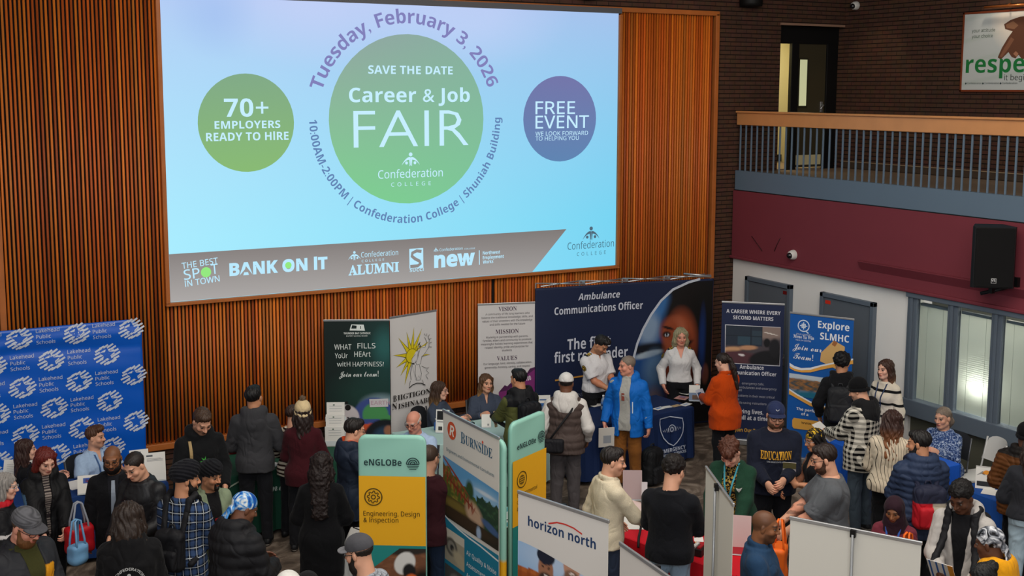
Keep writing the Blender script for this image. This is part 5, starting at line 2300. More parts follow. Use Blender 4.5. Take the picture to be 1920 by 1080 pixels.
K4.picture(*(0.061, 0.330), *(0.814, 0.869), kpic, 70, 50, 'banner_picture')
for t, b in (('Ambulance', (0.268, 0.944, 0.0538, 0.332)), ('Communication Officer', (0.070, 1.028, 0.0540, 0.706))):
    put(K4, t, b, CW, bold=.01)
for t, b in (('emergency calls.', (0.304, 1.168, 0.0309, 0.307)), ('ambulances and emergency', (0.261, 1.228, 0.0309, 0.524)), ('responders', (0.165, 1.269, 0.0310, 0.142)), ('patients in their most critical', (0.257, 1.348, 0.0310, 0.502)), ('moments', (0.169, 1.404, 0.0310, 0.104)), ('life-saving instructions', (0.267, 1.450, 0.0310, 0.385))):
    put(K4, t, b, 'a9aab4')
put(K4, 'Saving lives,', (0.218, 1.589, 0.0583, 0.393), CW, bold=.01)
put(K4, 'one call at a time', (0.123, 1.679, 0.0584, 0.557), CW, bold=.01)
put(K4, 'Join Our Team', (0.225, 1.857, 0.0507, 0.401), 'd9a53a', bold=.01)
K4.done()

# explore
R5, X5 = rollup('bright blue banner with a tan tepee shape and orange ribbons by the grey door', (10.784, 11.736, 2.050), (0.4626, -0.8866, 0.0000), 0.857, '1256a4')
XW = 'e2e6ea'
put(X5, 'Explore', (0.384, 0.163, 0.0931, 0.420), XW, bold=.025)
put(X5, 'SLMHC', (0.418, 0.314, 0.0896, 0.388), XW, bold=.025)
uX, vX = 0.190, 0.160
X5.ring(uX, vX, .075, .014, 'cfdcec', 'logo')
for q in (-.022, 0, .022):
    X5.line([(uX + q, vX - .05 + abs(q)), (uX + q, vX + .05 - abs(q))], .012, 'cfdcec', 'logo')
    X5.line([(uX - .05 + abs(q), vX + q), (uX + .05 - abs(q), vX + q)], .012, 'cfdcec', 'logo')
X5.line([(uX + .03, vX + .065), (uX + .07, vX + .095)], .016, 'cfdcec', 'logo')
put(X5, 'SIOUX LOOKOUT', (0.095, 0.286, 0.0174, 0.194), XW)
put(X5, 'Meno Ya Win', (0.056, 0.334, 0.0472, 0.283), XW, st='serif')
put(X5, 'HEALTH CENTRE', (0.090, 0.368, 0.0174, 0.209), XW)
put(X5, 'Join our', (0.050, 0.489, 0.0874, 0.399), XW, st='script')
put(X5, 'Team!', (0.065, 0.619, 0.0875, 0.272), XW, st='script')


def tepee(x, y, c):
    fill(c, 'c79a62')
    fill(c, 'd9b684', blob(x, y, .4, .6, .4, .5, .8))
    fill(c, 'a46a3c', blob(x, y, .55, .05, .14, .2, .6))


X5.poly([(0.607, 0.306), (0.755, 0.374), (0.758, 0.731), (0.541, 0.645), (0.432, 0.609), (0.442, 0.492)], 'cda468')
X5.poly([(0.607, 0.306), (0.658, 0.332), (0.625, 0.390), (0.581, 0.366)], '9c6238')


def ribbon(a, top, bot, c):
    a.poly(list(top) + list(bot)[::-1], c)


ribbon(X5, [(0.015, 0.685), (0.084, 0.720), (0.180, 0.736), (0.304, 0.713), (0.448, 0.657), (0.590, 0.610), (0.870, 0.516)], [(0.017, 0.736), (0.085, 0.764), (0.182, 0.773), (0.306, 0.749), (0.449, 0.686), (0.591, 0.638), (0.871, 0.544)], 'dfe3e8')
ribbon(X5, [(0.017, 0.729), (0.085, 0.757), (0.181, 0.766), (0.305, 0.742), (0.449, 0.679), (0.591, 0.631), (0.871, 0.537)], [(0.018, 0.758), (0.086, 0.786), (0.182, 0.795), (0.307, 0.778), (0.450, 0.722), (0.592, 0.674), (0.873, 0.587)], 'dfa24a')


def xpic(x, y, c):
    fill(c, '6a7f95')
    fill(c, 'b9c6d0', (y < .22) * 1.)
    fill(c, '74583c', blob(x, y, .25, .45, .5, .25, .4))
    v = vnoise(x, y, 30, 4)
    fill(c, '9a6a44', np.clip(v * 2, 0, 1) * (y > .2) * (y < .7))
    fill(c, '2e4a58', np.clip(-v * 2, 0, 1) * (y > .3) * .8)
    fill(c, '1f6a86', blob(x, y, .6, .95, .6, .25, .5))


pa, pb = (0.016, 0.825), (0.880, 1.129)
X5.picture(pa[0], pa[1], pb[0], pb[1], xpic, 60, 40, 'banner_picture')
ribbon(X5, [(0.020, 1.038), (0.133, 1.095), (0.320, 1.170), (0.504, 1.201), (0.876, 1.202)], [(0.021, 1.075), (0.135, 1.132), (0.322, 1.207), (0.505, 1.237), (0.877, 1.230)], 'dfe3e8')
ribbon(X5, [(0.020, 1.060), (0.134, 1.117), (0.321, 1.192), (0.505, 1.223), (0.876, 1.216)], [(0.022, 1.112), (0.136, 1.161), (0.323, 1.236), (0.506, 1.266), (0.878, 1.259)], 'dfa24a')
put(X5, 'The perfect', (0.130, 1.317, 0.0368, 0.313), XW, bold=.012)
put(X5, 'of a', (0.202, 1.378, 0.0367, 0.096), XW, bold=.012)
X5.poly([(0.079, 1.466), (0.100, 1.433), (0.476, 1.425), (0.506, 1.456), (0.502, 1.537), (0.473, 1.564), (0.105, 1.580), (0.082, 1.555)], 'd9a046')
put(X5, 'www.', (0.206, 1.496, 0.0368, 0.148), '5a3c18', bold=.01)
X5.done()


# ------------------------------------------------------------------ big backdrops
def cloth_panel(O, ex, w, h, z0, warp, corner, material, thick=.02, nu=90, nv=70):
    """upright cloth with soft folds and rounded top corners"""
    O = A(O, float)
    ex = unit(ex)
    n = unit(np.cross(ex, (0, 0, 1.)))
    V = []
    for s in (1, 0):
        for j in range(nv):
            for i in range(nu):
                u, v = w * i / (nu - 1), h * j / (nv - 1)
                if corner:
                    # pull the corner points in onto the rounding
                    du = max(corner - u, u - (w - corner), 0)
                    dv = max(corner - v, 0)
                    if du > 0 and dv > 0:
                        q = max(du, dv)
                        L = math.hypot(du, dv)
                        k = q / L
                        cu = corner if u < corner else w - corner
                        u = cu + (u - cu) * k
                        v = corner - dv * k
                V.append(O + ex * u - A((0, 0, v)) + n * (warp(u, v) if s else warp(u, v) - thick))
    V = A(V)
    idx = np.arange(nu * nv).reshape(nv, nu)
    Fq = np.stack([idx[:-1, :-1].ravel(), idx[1:, :-1].ravel(), idx[1:, 1:].ravel(), idx[:-1, 1:].ravel()], 1)
    Fb = Fq[:, ::-1] + nu * nv
    rim = list(idx[0]) + list(idx[1:, -1]) + list(idx[-1, -2::-1]) + list(idx[-2:0:-1, 0])
    Fr = A([(rim[i], rim[(i + 1) % len(rim)], rim[(i + 1) % len(rim)] + nu * nv, rim[i] + nu * nv) for i in range(len(rim))])
    return V, np.concatenate([Fq, Fb, Fr])


OB, EB, WB = (-0.100, 14.120, 2.300), (1.0000, 0.0000, 0.0000), 2.900
bb = thing('display_backdrop', 'royal blue fabric backdrop with rounded corner and white star logos on far left', 'backdrop', (1.35, 14.12, 0))


def bwarp(u, v):
    return .016 * math.exp(-((v - .17 - .03 * math.sin(u * 2)) / .055) ** 2) - .014 * math.exp(-((v - .30 - .03 * math.sin(u * 2.2 + 1)) / .05) ** 2) + .008 * math.sin(v * 7 + u * 1.5) * min(1, v * 2) + .005 * math.sin(v * 17 - u * 3.2)


V_, F_ = cloth_panel(OB, EB, WB, 2.26, 0, bwarp, .17, None)
M_BLUECLOTH = mat('0b58c0', .30, spec=.5, bump=.05, bscale=300, name='blue_stretch_cloth')
WB_CLOTH = MB().add(V_, F_, M_BLUECLOTH, True)
m = MB()
for uu in (.5, 2.4):
    m.box((OB[0] + uu, OB[1] - .05, .015), (.10, .30, .02), M_ALU)
under(m.build('foot'), bb)
AB = art_on(bb, OB, EB, WB, warp=bwarp)
AB.off = .006
SC_ = 'c3cbd8'


def starlogo(a, u, v, s, c):
    """a star left blank among slanting brush strokes"""
    rnd = random.Random(3)
    for n_, q0, l0, l1 in ((10, .52, .22, .34), (15, .92, .24, .40)):
        for k in range(n_):
            an = 2 * math.pi * k / n_
            q = q0 + rnd.uniform(-.07, .08)
            cx_, cy_ = u + s * q * math.cos(an), v + s * q * math.sin(an) * .92
            L = s * rnd.uniform(l0, l1)
            sl = rad(-28 + rnd.uniform(-6, 6))
            a.line([(cx_ - L * math.cos(sl), cy_ - L * math.sin(sl)), (cx_ + L * math.cos(sl), cy_ + L * math.sin(sl))], s * .19, c, 'logo')
            a.off -= .0004
    a.off += .0006
    P = []
    for k in range(10):
        an = rad(-90 + 36 * k)
        r_ = s * (.80 if k % 2 == 0 else .34)
        P.append((u + r_ * math.cos(an), v + r_ * math.sin(an)))
    a.poly(P, M_BLUECLOTH, 'logo')
    a.off -= .0010


su, sv = 1.549, 0.111
P1 = (2.781, 0.095)
P2 = (1.545, 0.674)
PU = (P1[0] - su) / 2
PVv = (P2[1] - sv) / 2
for row in range(0, 7):
    for i in range(-2, 4):
        u_ = su + PU * (i + (.53 if row % 2 else 0)) + .004 * row
        v_ = sv + PVv * row
        if .10 < u_ < 2.8 and v_ < 2.1:
            starlogo(AB, u_, v_, .115, SC_)
        tu = u_ + PU * .29
        if -.3 < tu < 2.55 and v_ < 2.15:
            for k_, t in enumerate(('Lakehead', 'Public', 'Schools')):
                if tu > .02:
                    AB.text(t, tu, v_ - .055 + k_ * .066, .040, SC_, layer='words')
                    AB.off -= .0004
for mb_ in AB.layers.values():
    for i_, q_ in enumerate(mb_.ms):
        fs = [f for f, k_ in zip(mb_.f, mb_.m) if k_ == i_]
        WB_CLOTH.add(mb_.v, fs, q_)
under(WB_CLOTH.build('backdrop_cloth'), bb)

# navy pop-up backdrop of the ambulance service
OA, EA, WA = (8.114, 13.949, 2.260), (0.9856, -0.1690, 0.0000), 2.796
OA, EA = A(OA), A(EA)
nb = thing('display_backdrop', 'tall navy pop-up backdrop with large face photo behind two uniformed people', 'backdrop', (OA + EA * WA / 2) * (1, 1, 0))


def awarp(u, v):
    return -.03 * (1 - math.cos(u * 2.15)) * .5 + .012 * math.sin(u * 3.1 + v * 1.3) + .006 * math.sin(u * 9 - v * 7) * math.exp(-v * 1.2)


V_, F_ = cloth_panel(OA, EA, WA, 2.18, 0, awarp, 0, None)
under(mesh_obj('backdrop_cloth', V_, F_, mat('16213f', .6, spec=.3, name='navy_print_cloth'), None, True), nb)
AA = art_on(nb, OA, EA, WA, warp=awarp)
AA.off = .005
CU = [(2.567, -0.004), (2.376, 0.034), (2.135, 0.131), (1.949, 0.286), (1.799, 0.481), (1.675, 0.693), (1.585, 0.899), (1.530, 1.108), (1.508, 1.327), (1.513, 1.645), (1.555, 2.127)]
CUu = A([p[0] for p in CU])
CUv = A([p[1] for p in CU])


def facepic(x, y, c):
    fill(c, '0d0e14')
    fill(c, '1c4a86', blob(x, y, .12, .55, .35, .5, .8) * .8)
    fill(c, '7d93ad', blob(x, y, .20, .28, .13, .15, .7))
    fill(c, '3a6ea8', blob(x, y, .34, .14, .12, .10, .8) * .8)
    fill(c, '10131c', blob(x, y, .25, .455, .30, .045, .6))
    fill(c, '9aa8b4', blob(x, y, .20, .49, .17, .022, .5, -6))
    fill(c, '53708f', blob(x, y, .28, .60, .13, .12, .9) * .8)
    fill(c, '6d5a56', blob(x, y, .28, .83, .10, .10, .8) * .8)
    # head: hair, lit brow, cheek
    fill(c, '14100f', blob(x, y, .74, .33, .36, .34, .25))
    fill(c, '12100f', blob(x, y, .90, .6, .22, .6, .3))
    fill(c, '8d4226', blob(x, y, .60, .42, .20, .22, .45))
    fill(c, 'b2674a', blob(x, y, .54, .36, .12, .10, .9) * .9)
    fill(c, 'c08a78', blob(x, y, .50, .37, .05, .05, 1.) * .7)
    fill(c, '8a4028', blob(x, y, .56, .62, .16, .22, .5))
    fill(c, '5a2416', blob(x, y, .66, .58, .13, .2, .7) * .9)
    fill(c, '1a0f0c', blob(x, y, .66, .44, .10, .018, .6, -14))
    (eu, ev), (bu_, bv_) = (2.046, 0.789), (2.070, 0.695)
    U0, U1 = min(CUu), WA - .015
    ex_, ey_ = (eu - U0) / (U1 - U0), (ev - .03) / 2.12
    fill(c, '8d4226', blob(x, y, ex_ + .05, ey_ - .02, .12, .09, .7))
    fill(c, '1a0f0c', blob(x, y, (bu_ - U0) / (U1 - U0), (bv_ - .03) / 2.12, .07, .010, .6, 10))
    fill(c, '2c1712', blob(x, y, ex_, ey_, .05, .022, .5))
    fill(c, 'cfd6e0', blob(x, y, ex_ + .004, ey_ + .004, .024, .010, .5))
    fill(c, '0c0c10', blob(x, y, ex_ + .002, ey_ + .001, .012, .013, .4))
    fill(c, '7a3a26', blob(x, y, .50, .66, .05, .10, .7))
    fill(c, '6a3a2e', blob(x, y, .93, .66, .045, .07, .5) * .8)
    fill(c, '1a3f86', blob(x, y, .88, .42, .04, .2, 1.) * .5)


AA.picture(min(CUu), .03, WA - .015, 2.15, facepic, 200, 120, 'portrait_print', uleft=lambda V: np.interp(V, CUv, CUu))
AA.off += .005
AA.line(CU, .035, 'b9bfca')
AW = 'c9cdd8'
put(AA, 'Ambulance', (0.644, 0.204, 0.0918, 0.654), AW, bold=.012, slant=.16)
put(AA, 'Communications Officer', (0.278, 0.389, 0.1028, 1.390), AW, bold=.012)
put(AA, 'The first', (0.483, 0.908, 0.1502, 0.682), AW, bold=.02)
put(AA, 'first responder', (0.279, 1.081, 0.1462, 1.161), AW, bold=.02)
AA.poly([(0.297, 1.321), (0.870, 1.289), (0.870, 1.312), (0.297, 1.344)], 'c08a3a')
put(AA, 'Creating', (0.552, 1.601, 0.0585, 0.347), '7d8494')
AA.done()
m = MB()
for i in range(4):
    t0, t1 = WA * (.03 + .24 * i), WA * (.03 + .24 * (i + 1))
    a0, a1 = OA + EA * t0, OA + EA * t1
    nn = A((-EA[1], EA[0], 0))
    m.tube([a0 + nn * .02 + (0, 0, .02), a1 + nn * .22 + (0, 0, .035)], .010, M_ALU, 6)
    m.tube([a0 + nn * .22 + (0, 0, .035), a1 + nn * .02 + (0, 0, .02)], .010, M_ALU, 6)
    m.tube([a0 + nn * .22 + (0, 0, .035), a0 + nn * .22 + (0, 0, -2.2)], .010, M_ALU, 6)
    m.box(a1 + nn * .10 + (0, 0, .03), (.05, .05, .03), M_ALU)
m.tube([OA + EA * WA * .99 + A((-EA[1], EA[0], 0)) * .02 + (0, 0, .03), OA + EA * WA * .86 + A((-EA[1], EA[0], 0)) * .2 + (0, 0, .06)], .018, M_ALU, 6)
under(m.build('folding_frame'), nb)


# ------------------------------------------------------------------ tube banners in teal and yellow
def tube_banner(label, O, ex, w, hh=2.0, bands=((.0, 'teal'),), group=None):
    O, ex = A(O, float), A(ex, float)
    mid = O + ex * w / 2
    root = thing('banner_stand', label, 'banner', (mid[0], mid[1], 0), math.atan2(ex[1], ex[0]), group)
    V, F = cloth_panel((-w / 2, -.016, O[2]), (1, 0, 0), w, O[2] - .03, 0, lambda u, v: .012 * min(1, 9 * min(u, w - u) / w) ** .5 + .004 * math.sin(v * 21 + u * 9) * math.exp(-v * 9), .075, None, thick=.034, nu=40, nv=60)
    cc = np.zeros((len(V), 3))
    for z, c in bands:
        cc[(O[2] - V[:, 2]) >= z - .001] = lin(c)
    mesh_obj('banner_sleeve', V, F, M_PRINT, root, True, cc)
    m = MB()
    m.box((0, 0, .012), (w + .1, .42, .014), mat('3a3d40', .5, .5), bev=.004)
    m.build('base_plate', root)
    a = art_on(root, O, ex, w)
    a.off = .036
    return root, a


TE, YE, DT = '8cc0b0', 'dfa51c', '1f7f7a'
RE1, E1 = tube_banner('teal and yellow banner with gear icon facing the viewer in the foreground', (3.680, 9.408, 2.000), (0.8510, -0.5251, 0.0000), 0.598, bands=((0, TE),))
INK = '20383a'


def ringlogo(a, u, v, r, c):
    for q in (1.0, .68, .38):
        a.arc(u, v, r * q, 180, 360, r * .17, c, 'logo')
    for i, q in enumerate((.05, .32, .58, .82)):
        hw = math.sqrt(max(1 - q * q, 0)) * r
        a.line([(u - hw, v + q * r), (u + hw, v + q * r)], r * .13, c, 'logo')
    a.line([(u - r * .15, v - r * .05), (u + r * .4, v - r * .05)], r * .15, c, 'logo')


ey = -0.005, 0.366
ez = 0.286, 1.000
EWd = 0.597, 0.067
E1.rect(.004, ey[1], EWd[0] - .004, ez[1], YE)
E1.rect(.004, ez[1], EWd[0] - .004, 1.95, DT)
put(E1, 'eNGLOBe', (0.051, 0.270, 0.0558, 0.333), INK, bold=.022)
ringlogo(E1, 0.483, 0.253, .055, INK)
gu, gv = 0.132, 0.556
gr = 0.076
E1.ring(gu, gv, gr, .010, '4a3a10', 'logo')
gp = []
for k_ in range(32):
    a_ = 2 * math.pi * k_ / 32
    rr = gr * (.72 if k_ % 4 in (0, 1) else .52)
    gp.append((gu + rr * math.cos(a_), gv + rr * math.sin(a_)))
E1.line(gp, .009, '4a3a10', 'logo', closed=True)
E1.ring(gu, gv, gr * .24, .009, '4a3a10', 'logo')
put(E1, 'Engineering, Design', (0.042, 0.728, 0.0427, 0.499), '33270a')
put(E1, '& Inspection', (0.041, 0.787, 0.0428, 0.311), '33270a')


def helmet(x, y, c):
    fill(c, '6d4630')
    v = vnoise(x, y * 3, 14, 2)
    fill(c, '8a5e42', np.clip(v, 0, 1) * .7)
    fill(c, '2a2622', blob(x, y, .6, .0, .5, .10, .3))
    fill(c, '15130f', blob(x, y, .95, .75, .28, .45, .3))
    fill(c, 'cfcfcb', blob(x, y, .62, .22, .20, .16, .15, -30))
    fill(c, '191a1c', blob(x, y, .70, .34, .12, .12, .3))
    fill(c, 'd8642c', blob(x, y, .74, .48, .12, .10, .3))
    fill(c, 'b9b2a8', blob(x, y, .3, .8, .4, .08, .4))


hp0, hp1 = (0.100, 1.024), (0.581, 1.640)
E1.picture(hp0[0], hp0[1], EWd[0] - .005, min(hp1[1], 1.9), helmet, 60, 60, 'banner_picture', uleft=lambda V: hp0[0] + .26 * np.clip(.20 - (V - hp0[1]), 0, .2) / .2)
E1.done()

RE2, E2 = tube_banner('teal and yellow banner turned sideways, right of the bridge banner', (5.014, 9.080, 2.000), (0.9028, 0.4301, -0.0000), 0.555, bands=((0, TE),))
ey = 0.274, 0.363
ez = -0.014, 0.990
EWd = 0.556, 0.167
E2.rect(.004, ey[1], EWd[0] - .004, ez[1], YE)
E2.rect(.004, ez[1], EWd[0] - .004, 1.95, DT)
put(E2, 'eNGLOBe', (0.074, 0.269, 0.0480, 0.305), INK, bold=.022)
ringlogo(E2, 0.467, 0.239, .055, INK)
gu, gv = 0.146, 0.564
E2.ring(gu, gv, .075, .010, '4a3a10', 'logo')
E2.circle(gu, gv, .045, '6a5110', 'logo')
for q in (-.02, 0, .02):
    E2.line([(gu - .035, gv + q), (gu + .035, gv + q)], .006, 'dfa51c', 'logo')
put(E2, 'Environmental', (0.070, 0.717, 0.0357, 0.321), '4a3a10')
put(E2, 'Consulting', (0.066, 0.783, 0.0357, 0.237), '4a3a10')
put(E2, '& Risk', (0.066, 0.845, 0.0358, 0.150), '4a3a10')
for k_ in range(1):
    def forest(x, y, c):
        fill(c, '3c4a34')
        fill(c, '6a6f52', np.clip(vnoise(x, y, 16, 9), 0, 1) * .8)
    E2.picture(.18, ez[1] + .12, EWd[0] - .005, 1.9, forest, 24, 30, 'banner_picture')
E2.done()

# the bridge banner and the tube banner hidden behind it
OBn, EBn, WBn = (4.517, 9.430, 2.100), (0.0315, -0.9995, 0.0000), 1.017
OBn, EBn = A(OBn), A(EBn)
nB = A((EBn[1], -EBn[0], 0))
RE3, E3 = tube_banner('teal edged banner almost hidden behind the bridge banner', OBn - nB * .05 - EBn * .04 + (0, 0, -.03), EBn, WBn + .05, bands=((0, TE), (1.05, YE), (1.35, DT)))
RB, BU = rollup('white and blue banner with a red trestle bridge photo in front of teal banner', OBn, EBn, WBn, 'd3d0c8')
BU.circle(0.170, 0.150, 0.082, 'c8502c', 'logo', r2=0.082)
put(BU, 'R', (0.128, 0.199, 0.0947, 0.087), 'e6ded2', st='bold', layer='logo', slant=.2)
put(BU, 'B', (0.342, 0.214, 0.1029, 0.079), '2f5a76', st='serif')
put(BU, 'URNSIDE', (0.431, 0.207, 0.0851, 0.474), '2f5a76', st='serif')
BU.circle(0.740, 0.106, .013, 'd2472a', 'logo')
put(BU, 'Engineers and Environmental Consultants', (0.069, 0.361, 0.0282, 0.872), '3f6478')


def bridge(x, y, c):
    fill(c, '5b97c4')
    fill(c, '9cc0da', blob(x, y, .75, .28, .3, .12, 1.) * .6)
    fill(c, 'd8dfe4', blob(x, y, .78, .24, .16, .03, 1.) * .7)
    v = vnoise(x, y, 26, 3)
    fill(c, '4a5a24', ((x < .62) & (y > .10 + .55 * x + .03 * np.sin(x * 40))) * 1.)
    fill(c, '8a7a34', ((x < .62) & (y > .12 + .55 * x)) * np.clip(v * 1.6, 0, 1))
    fill(c, '1d3a2c', ((x > .62) & (y > .30 + .06 * np.abs(np.sin(x * 26)))) * 1.)
    fill(c, '33583c', ((x > .62) & (y > .34)) * np.clip(vnoise(x, y, 34, 5) * 1.4, 0, 1) * .8)
    fill(c, '2f4a2a', blob(x, y, .50, .33, .07, .16, .5))
    fill(c, '4a3a20', (y > .62) * (x < .5) * 1.)
    fill(c, '75642e', blob(x, y, .25, .72, .25, .08, .8))
    fill(c, 'b89a80', blob(x, y, .58, .68, .14, .20, .5, -24))
    fill(c, '26241c', (y > .80) * 1.)
    fill(c, '3a2c1e', blob(x, y, .4, .88, .5, .10, .6))
    fill(c, '3e5a86', blob(x, y, .86, .72, .16, .06, .5, 20))
    fill(c, '9ab0cc', blob(x, y, .66, .92, .04, .10, .6))
    for k in range(9):
        t = k / 8
        xa, ya = .02 + .52 * t, .10 + .40 * t
        fill(c, '7a3320', blob(x, y, xa, ya + .08 + .10 * (1 - t), .014, .15 - .07 * t, .5) * .95)
        fill(c, '93442a', blob(x, y, xa + .03, ya + .12, .010, .14 - .06 * t, .5, 22) * .9)
    fill(c, '8a3a26', blob(x, y, .22, .20, .34, .018, .5, 40))
    fill(c, '74301f', blob(x, y, .30, .44, .34, .016, .5, 30))


p0, p1 = (0.058, 0.421), (1.005, 0.990)
WB_ = WBn
BU.picture(.0, p0[1], WB_, p1[1], bridge, 90, 110, 'banner_picture', vtop=lambda U: p0[1] + .05 * (U / WB_))
w0 = 0.095, 0.977
BU.rect(.0, w0[1] + .05, WB_, 1.98, '1b7794')
BU.poly([(0, w0[1]), (.12, w0[1] + .03), (.3, w0[1] + .055), (.5, w0[1] + .07), (.7, w0[1] + .075), (WB_, w0[1] + .10), (WB_, w0[1] + .30), (0, w0[1] + .30)], '1b7794')
BU.line([(0, w0[1]), (.12, w0[1] + .03), (.3, w0[1] + .055), (.5, w0[1] + .07), (.7, w0[1] + .075), (WB_, w0[1] + .10)], .016, 'd8dcdc')


def pipe(x, y, c):
    fill(c, 'a39a86')
    fill(c, 'c9c2b2', (y < .25) * 1.)
    fill(c, '5c5850', blob(x, y, .35, .5, .3, .28, .2))
    fill(c, '8a857a', blob(x, y, .35, .5, .2, .18, .2))
    fill(c, '2a2a2a', blob(x, y, .38, .52, .10, .10, .3))
    fill(c, 'b3a78c', blob(x, y, .8, .75, .4, .2, .5, 20))


q0, q1 = (0.104, 1.060), (0.410, 1.333)
BU.picture(.03, q0[1] + .03, q1[0], q0[1] + .34, pipe, 30, 30, 'small_picture')
BU.picture(.03, q0[1] + .38, q1[0], q0[1] + .66, lambda x, y, c: (fill(c, '4a4a48'), fill(c, '9a9890', blob(x, y, .6, .7, .4, .5, .4))), 24, 24, 'small_picture')
for k_, t in enumerate(('Air Quality & Noise', 'Assessments', 'Asset Management', 'Bridges', 'Civil Engineering')):
    BU.text(t, q1[0] + .04, q0[1] + .155 + (.105 * k_), .042, 'd5dde0', bold=.006)
BU.done()

# north banner with two men in turbans
RH, HN = rollup('white banner with a red arc over photo of two faces in dark turbans', (4.100, 7.285, 2.060), (0.2875, -0.9578, 0.0000), 0.861, 'd6d2cc')
put(HN, 'horizon north', (0.102, 0.231, 0.0691, 0.650), '1d3a63', bold=.03)
ha = A([(0.306, 0.162), (0.388, 0.132), (0.465, 0.125), (0.546, 0.131), (0.626, 0.154)])
HN.line([tuple(q) for q in ha], .011, 'c6342c', 'logo')


h0 = 0.023, 0.301
hA, hB = (0.282, 0.460), (0.533, 0.371)
PT, PB = h0[1] + .06, 1.94


def twomen(x, y, c):
    V_ = PT + (PB - PT) * y
    U_ = HN.w * x
    fill(c, '8fb4da')
    fill(c, 'b2c6de', blob(x, y, .6, .05, .5, .08, 1.))
    lo_ = V_ - (h0[1] + .26 - .04 * U_)
    fill(c, '9c4f22', (lo_ > 0) * 1.)
    fill(c, 'b4632e', (np.abs(lo_ - .02) < .015) * .8)
    fill(c, '7a3c1c', (lo_ > 0) * np.clip(np.sin(x * 60) * 2, 0, 1) * .4)
    fill(c, '2a3038', (x > .03) * (x < .16) * (lo_ > .10) * 1.)
    fill(c, 'c28a3c', (x > .05) * (x < .14) * (lo_ > .13) * 1.)
    fill(c, '2f5f8c', (x > .93) * (lo_ > -.02) * 1.)
    fill(c, 'cf3f1c', blob(U_, V_, HN.w * .88, hB[1] + .10, .11, .045, .3, -35))
    for (cu, cv), s, k in ((hA, 1., 0), (hB, 1.06, 1)):
        fill(c, '23272d', blob(U_, V_, cu, cv + .42, .19, .30, .12))
        fill(c, '9a6a50' if k == 0 else 'b98a72', blob(U_, V_, cu, cv + .055, .075 * s, .105, .15))
        fill(c, '3a2a22' if k == 0 else '7a5a48', blob(U_, V_, cu, cv + .13, .068 * s, .05, .3))
        fill(c, '1b2030' if k == 0 else '121418', blob(U_, V_, cu, cv - .045, .088 * s, .065, .1))
        fill(c, '1b2030' if k == 0 else '121418', blob(U_, V_, cu + .02, cv - .075, .07 * s, .045, .1))
        for e in (-.03, .03):
            fill(c, '1c1410', blob(U_, V_, cu + e, cv + .04, .014, .007, .4))
        fill(c, 'e0d4cc', blob(U_, V_, cu, cv + .105, .026, .007, .4))


HN.picture(.0, PT, HN.w, PB, twomen, 110, 130, 'banner_picture', vtop=lambda U: h0[1] + .12 - .05 * np.cos(U / .85 * 3.0))
HN.done()
OL, EL, WL = (4.196, 6.095, 2.060), (-0.0781, -0.9969, 0.0000), 0.850
RL, HL = rollup('plain white banner cut off by the bottom edge below the red table', OL, EL, WL, 'd6d2cc')
put(HL, 'h', (.16, .46, .14, .055), '1d3a63', bold=.03)
HL.done()
# two banners seen from behind
p0, p1 = (5.675, 7.072), (5.304, 6.282)
e_ = unit(A((p1[0] - p0[0], p1[1] - p0[1], 0)))
M_BACK = mat('cfccc2', .6, name='banner_back')
rollup('blank reverse of a banner seen almost edge-on across the red table', (p0[0], p0[1], 2.06), e_, .85, M_BACK, back=True)
p0, p1 = (5.495, 5.913), (5.913, 5.177)
e_ = unit(A((p1[0] - p0[0], p1[1] - p0[1], 0)))
rollup('wide blank banner back with a centre pole in the lower right foreground', (p0[0], p0[1], 2.06), e_, .88, M_BACK, back=True)

# poster on the balcony wall
pz = thing('poster', 'framed green and white poster about respect on the balcony brick wall', 'poster', (14.12, 11.0, 5.02))
OP, EP, WP = (14.125, 11.93, 6.10), (0, -1, 0), 1.9
m = MB()
m.box((14.135, 11.93 - .95, 5.56), (.02, 1.9, 1.08), mat('c9ccc9', .4))
under(m.build('poster_sheet'), pz)
m = MB()
for c, d in (((14.13, 10.98, 6.115), (.04, 1.96, .03)), ((14.13, 10.98, 5.005), (.04, 1.96, .03)), ((14.13, 11.945, 5.56), (.04, .03, 1.14)), ((14.13, 10.015, 5.56), (.04, .03, 1.14))):
    m.box(c, d, mat('7a3a20', .4, name='poster_frame_wood'), bev=.004)
under(m.build('poster_frame'), pz)
PO = art_on(pz, OP, EP, WP)
PO.off = .006


def hands(x, y, c):
    fill(c, 'c4c9c6')
    fill(c, 'a8b8aa', np.clip(np.sin((y + .3 * x) * 22) - .6, 0, 1) * .8)
    fill(c, 'efe4d4', blob(x, y, .42, .10, .14, .30, .8))


PO.picture(0, 0, 1.9, 1.08, hands, 90, 50, 'poster_picture')
PO.poly([(1.384, 0.047), (0.924, 0.079), (0.778, 0.115), (0.676, 0.169), (0.698, 0.237), (0.823, 0.272), (0.758, 0.350), (0.661, 0.494), (0.598, 0.627), (0.654, 0.658), (0.772, 0.557), (0.829, 0.625), (0.892, 0.649), (0.940, 0.598), (0.996, 0.658), (1.107, 0.654), (1.294, 0.543), (1.408, 0.404)], '6a4330', 'hand')
PO.poly([(0.823, 0.132), (0.703, 0.178), (0.724, 0.223), (0.848, 0.243), (0.914, 0.195)], '94684c', 'hand')
PO.poly([(0.802, 0.352), (0.697, 0.503), (0.633, 0.613), (0.670, 0.628), (0.769, 0.513), (0.857, 0.383)], '8a5c44', 'hand')
PO.poly([(0.852, 0.581), (0.908, 0.627), (0.939, 0.584), (0.894, 0.546)], 'b07a5c', 'hand')
PO.text('respect', 0.061, 0.837, .24, '1f7a3c', w=1.35, bold=.012)
PO.text('your attitude', 0.134, 0.261, .045, '4a5a4a', w=.40)
PO.text('your choice', 0.139, 0.341, .045, '4a5a4a', w=.36)
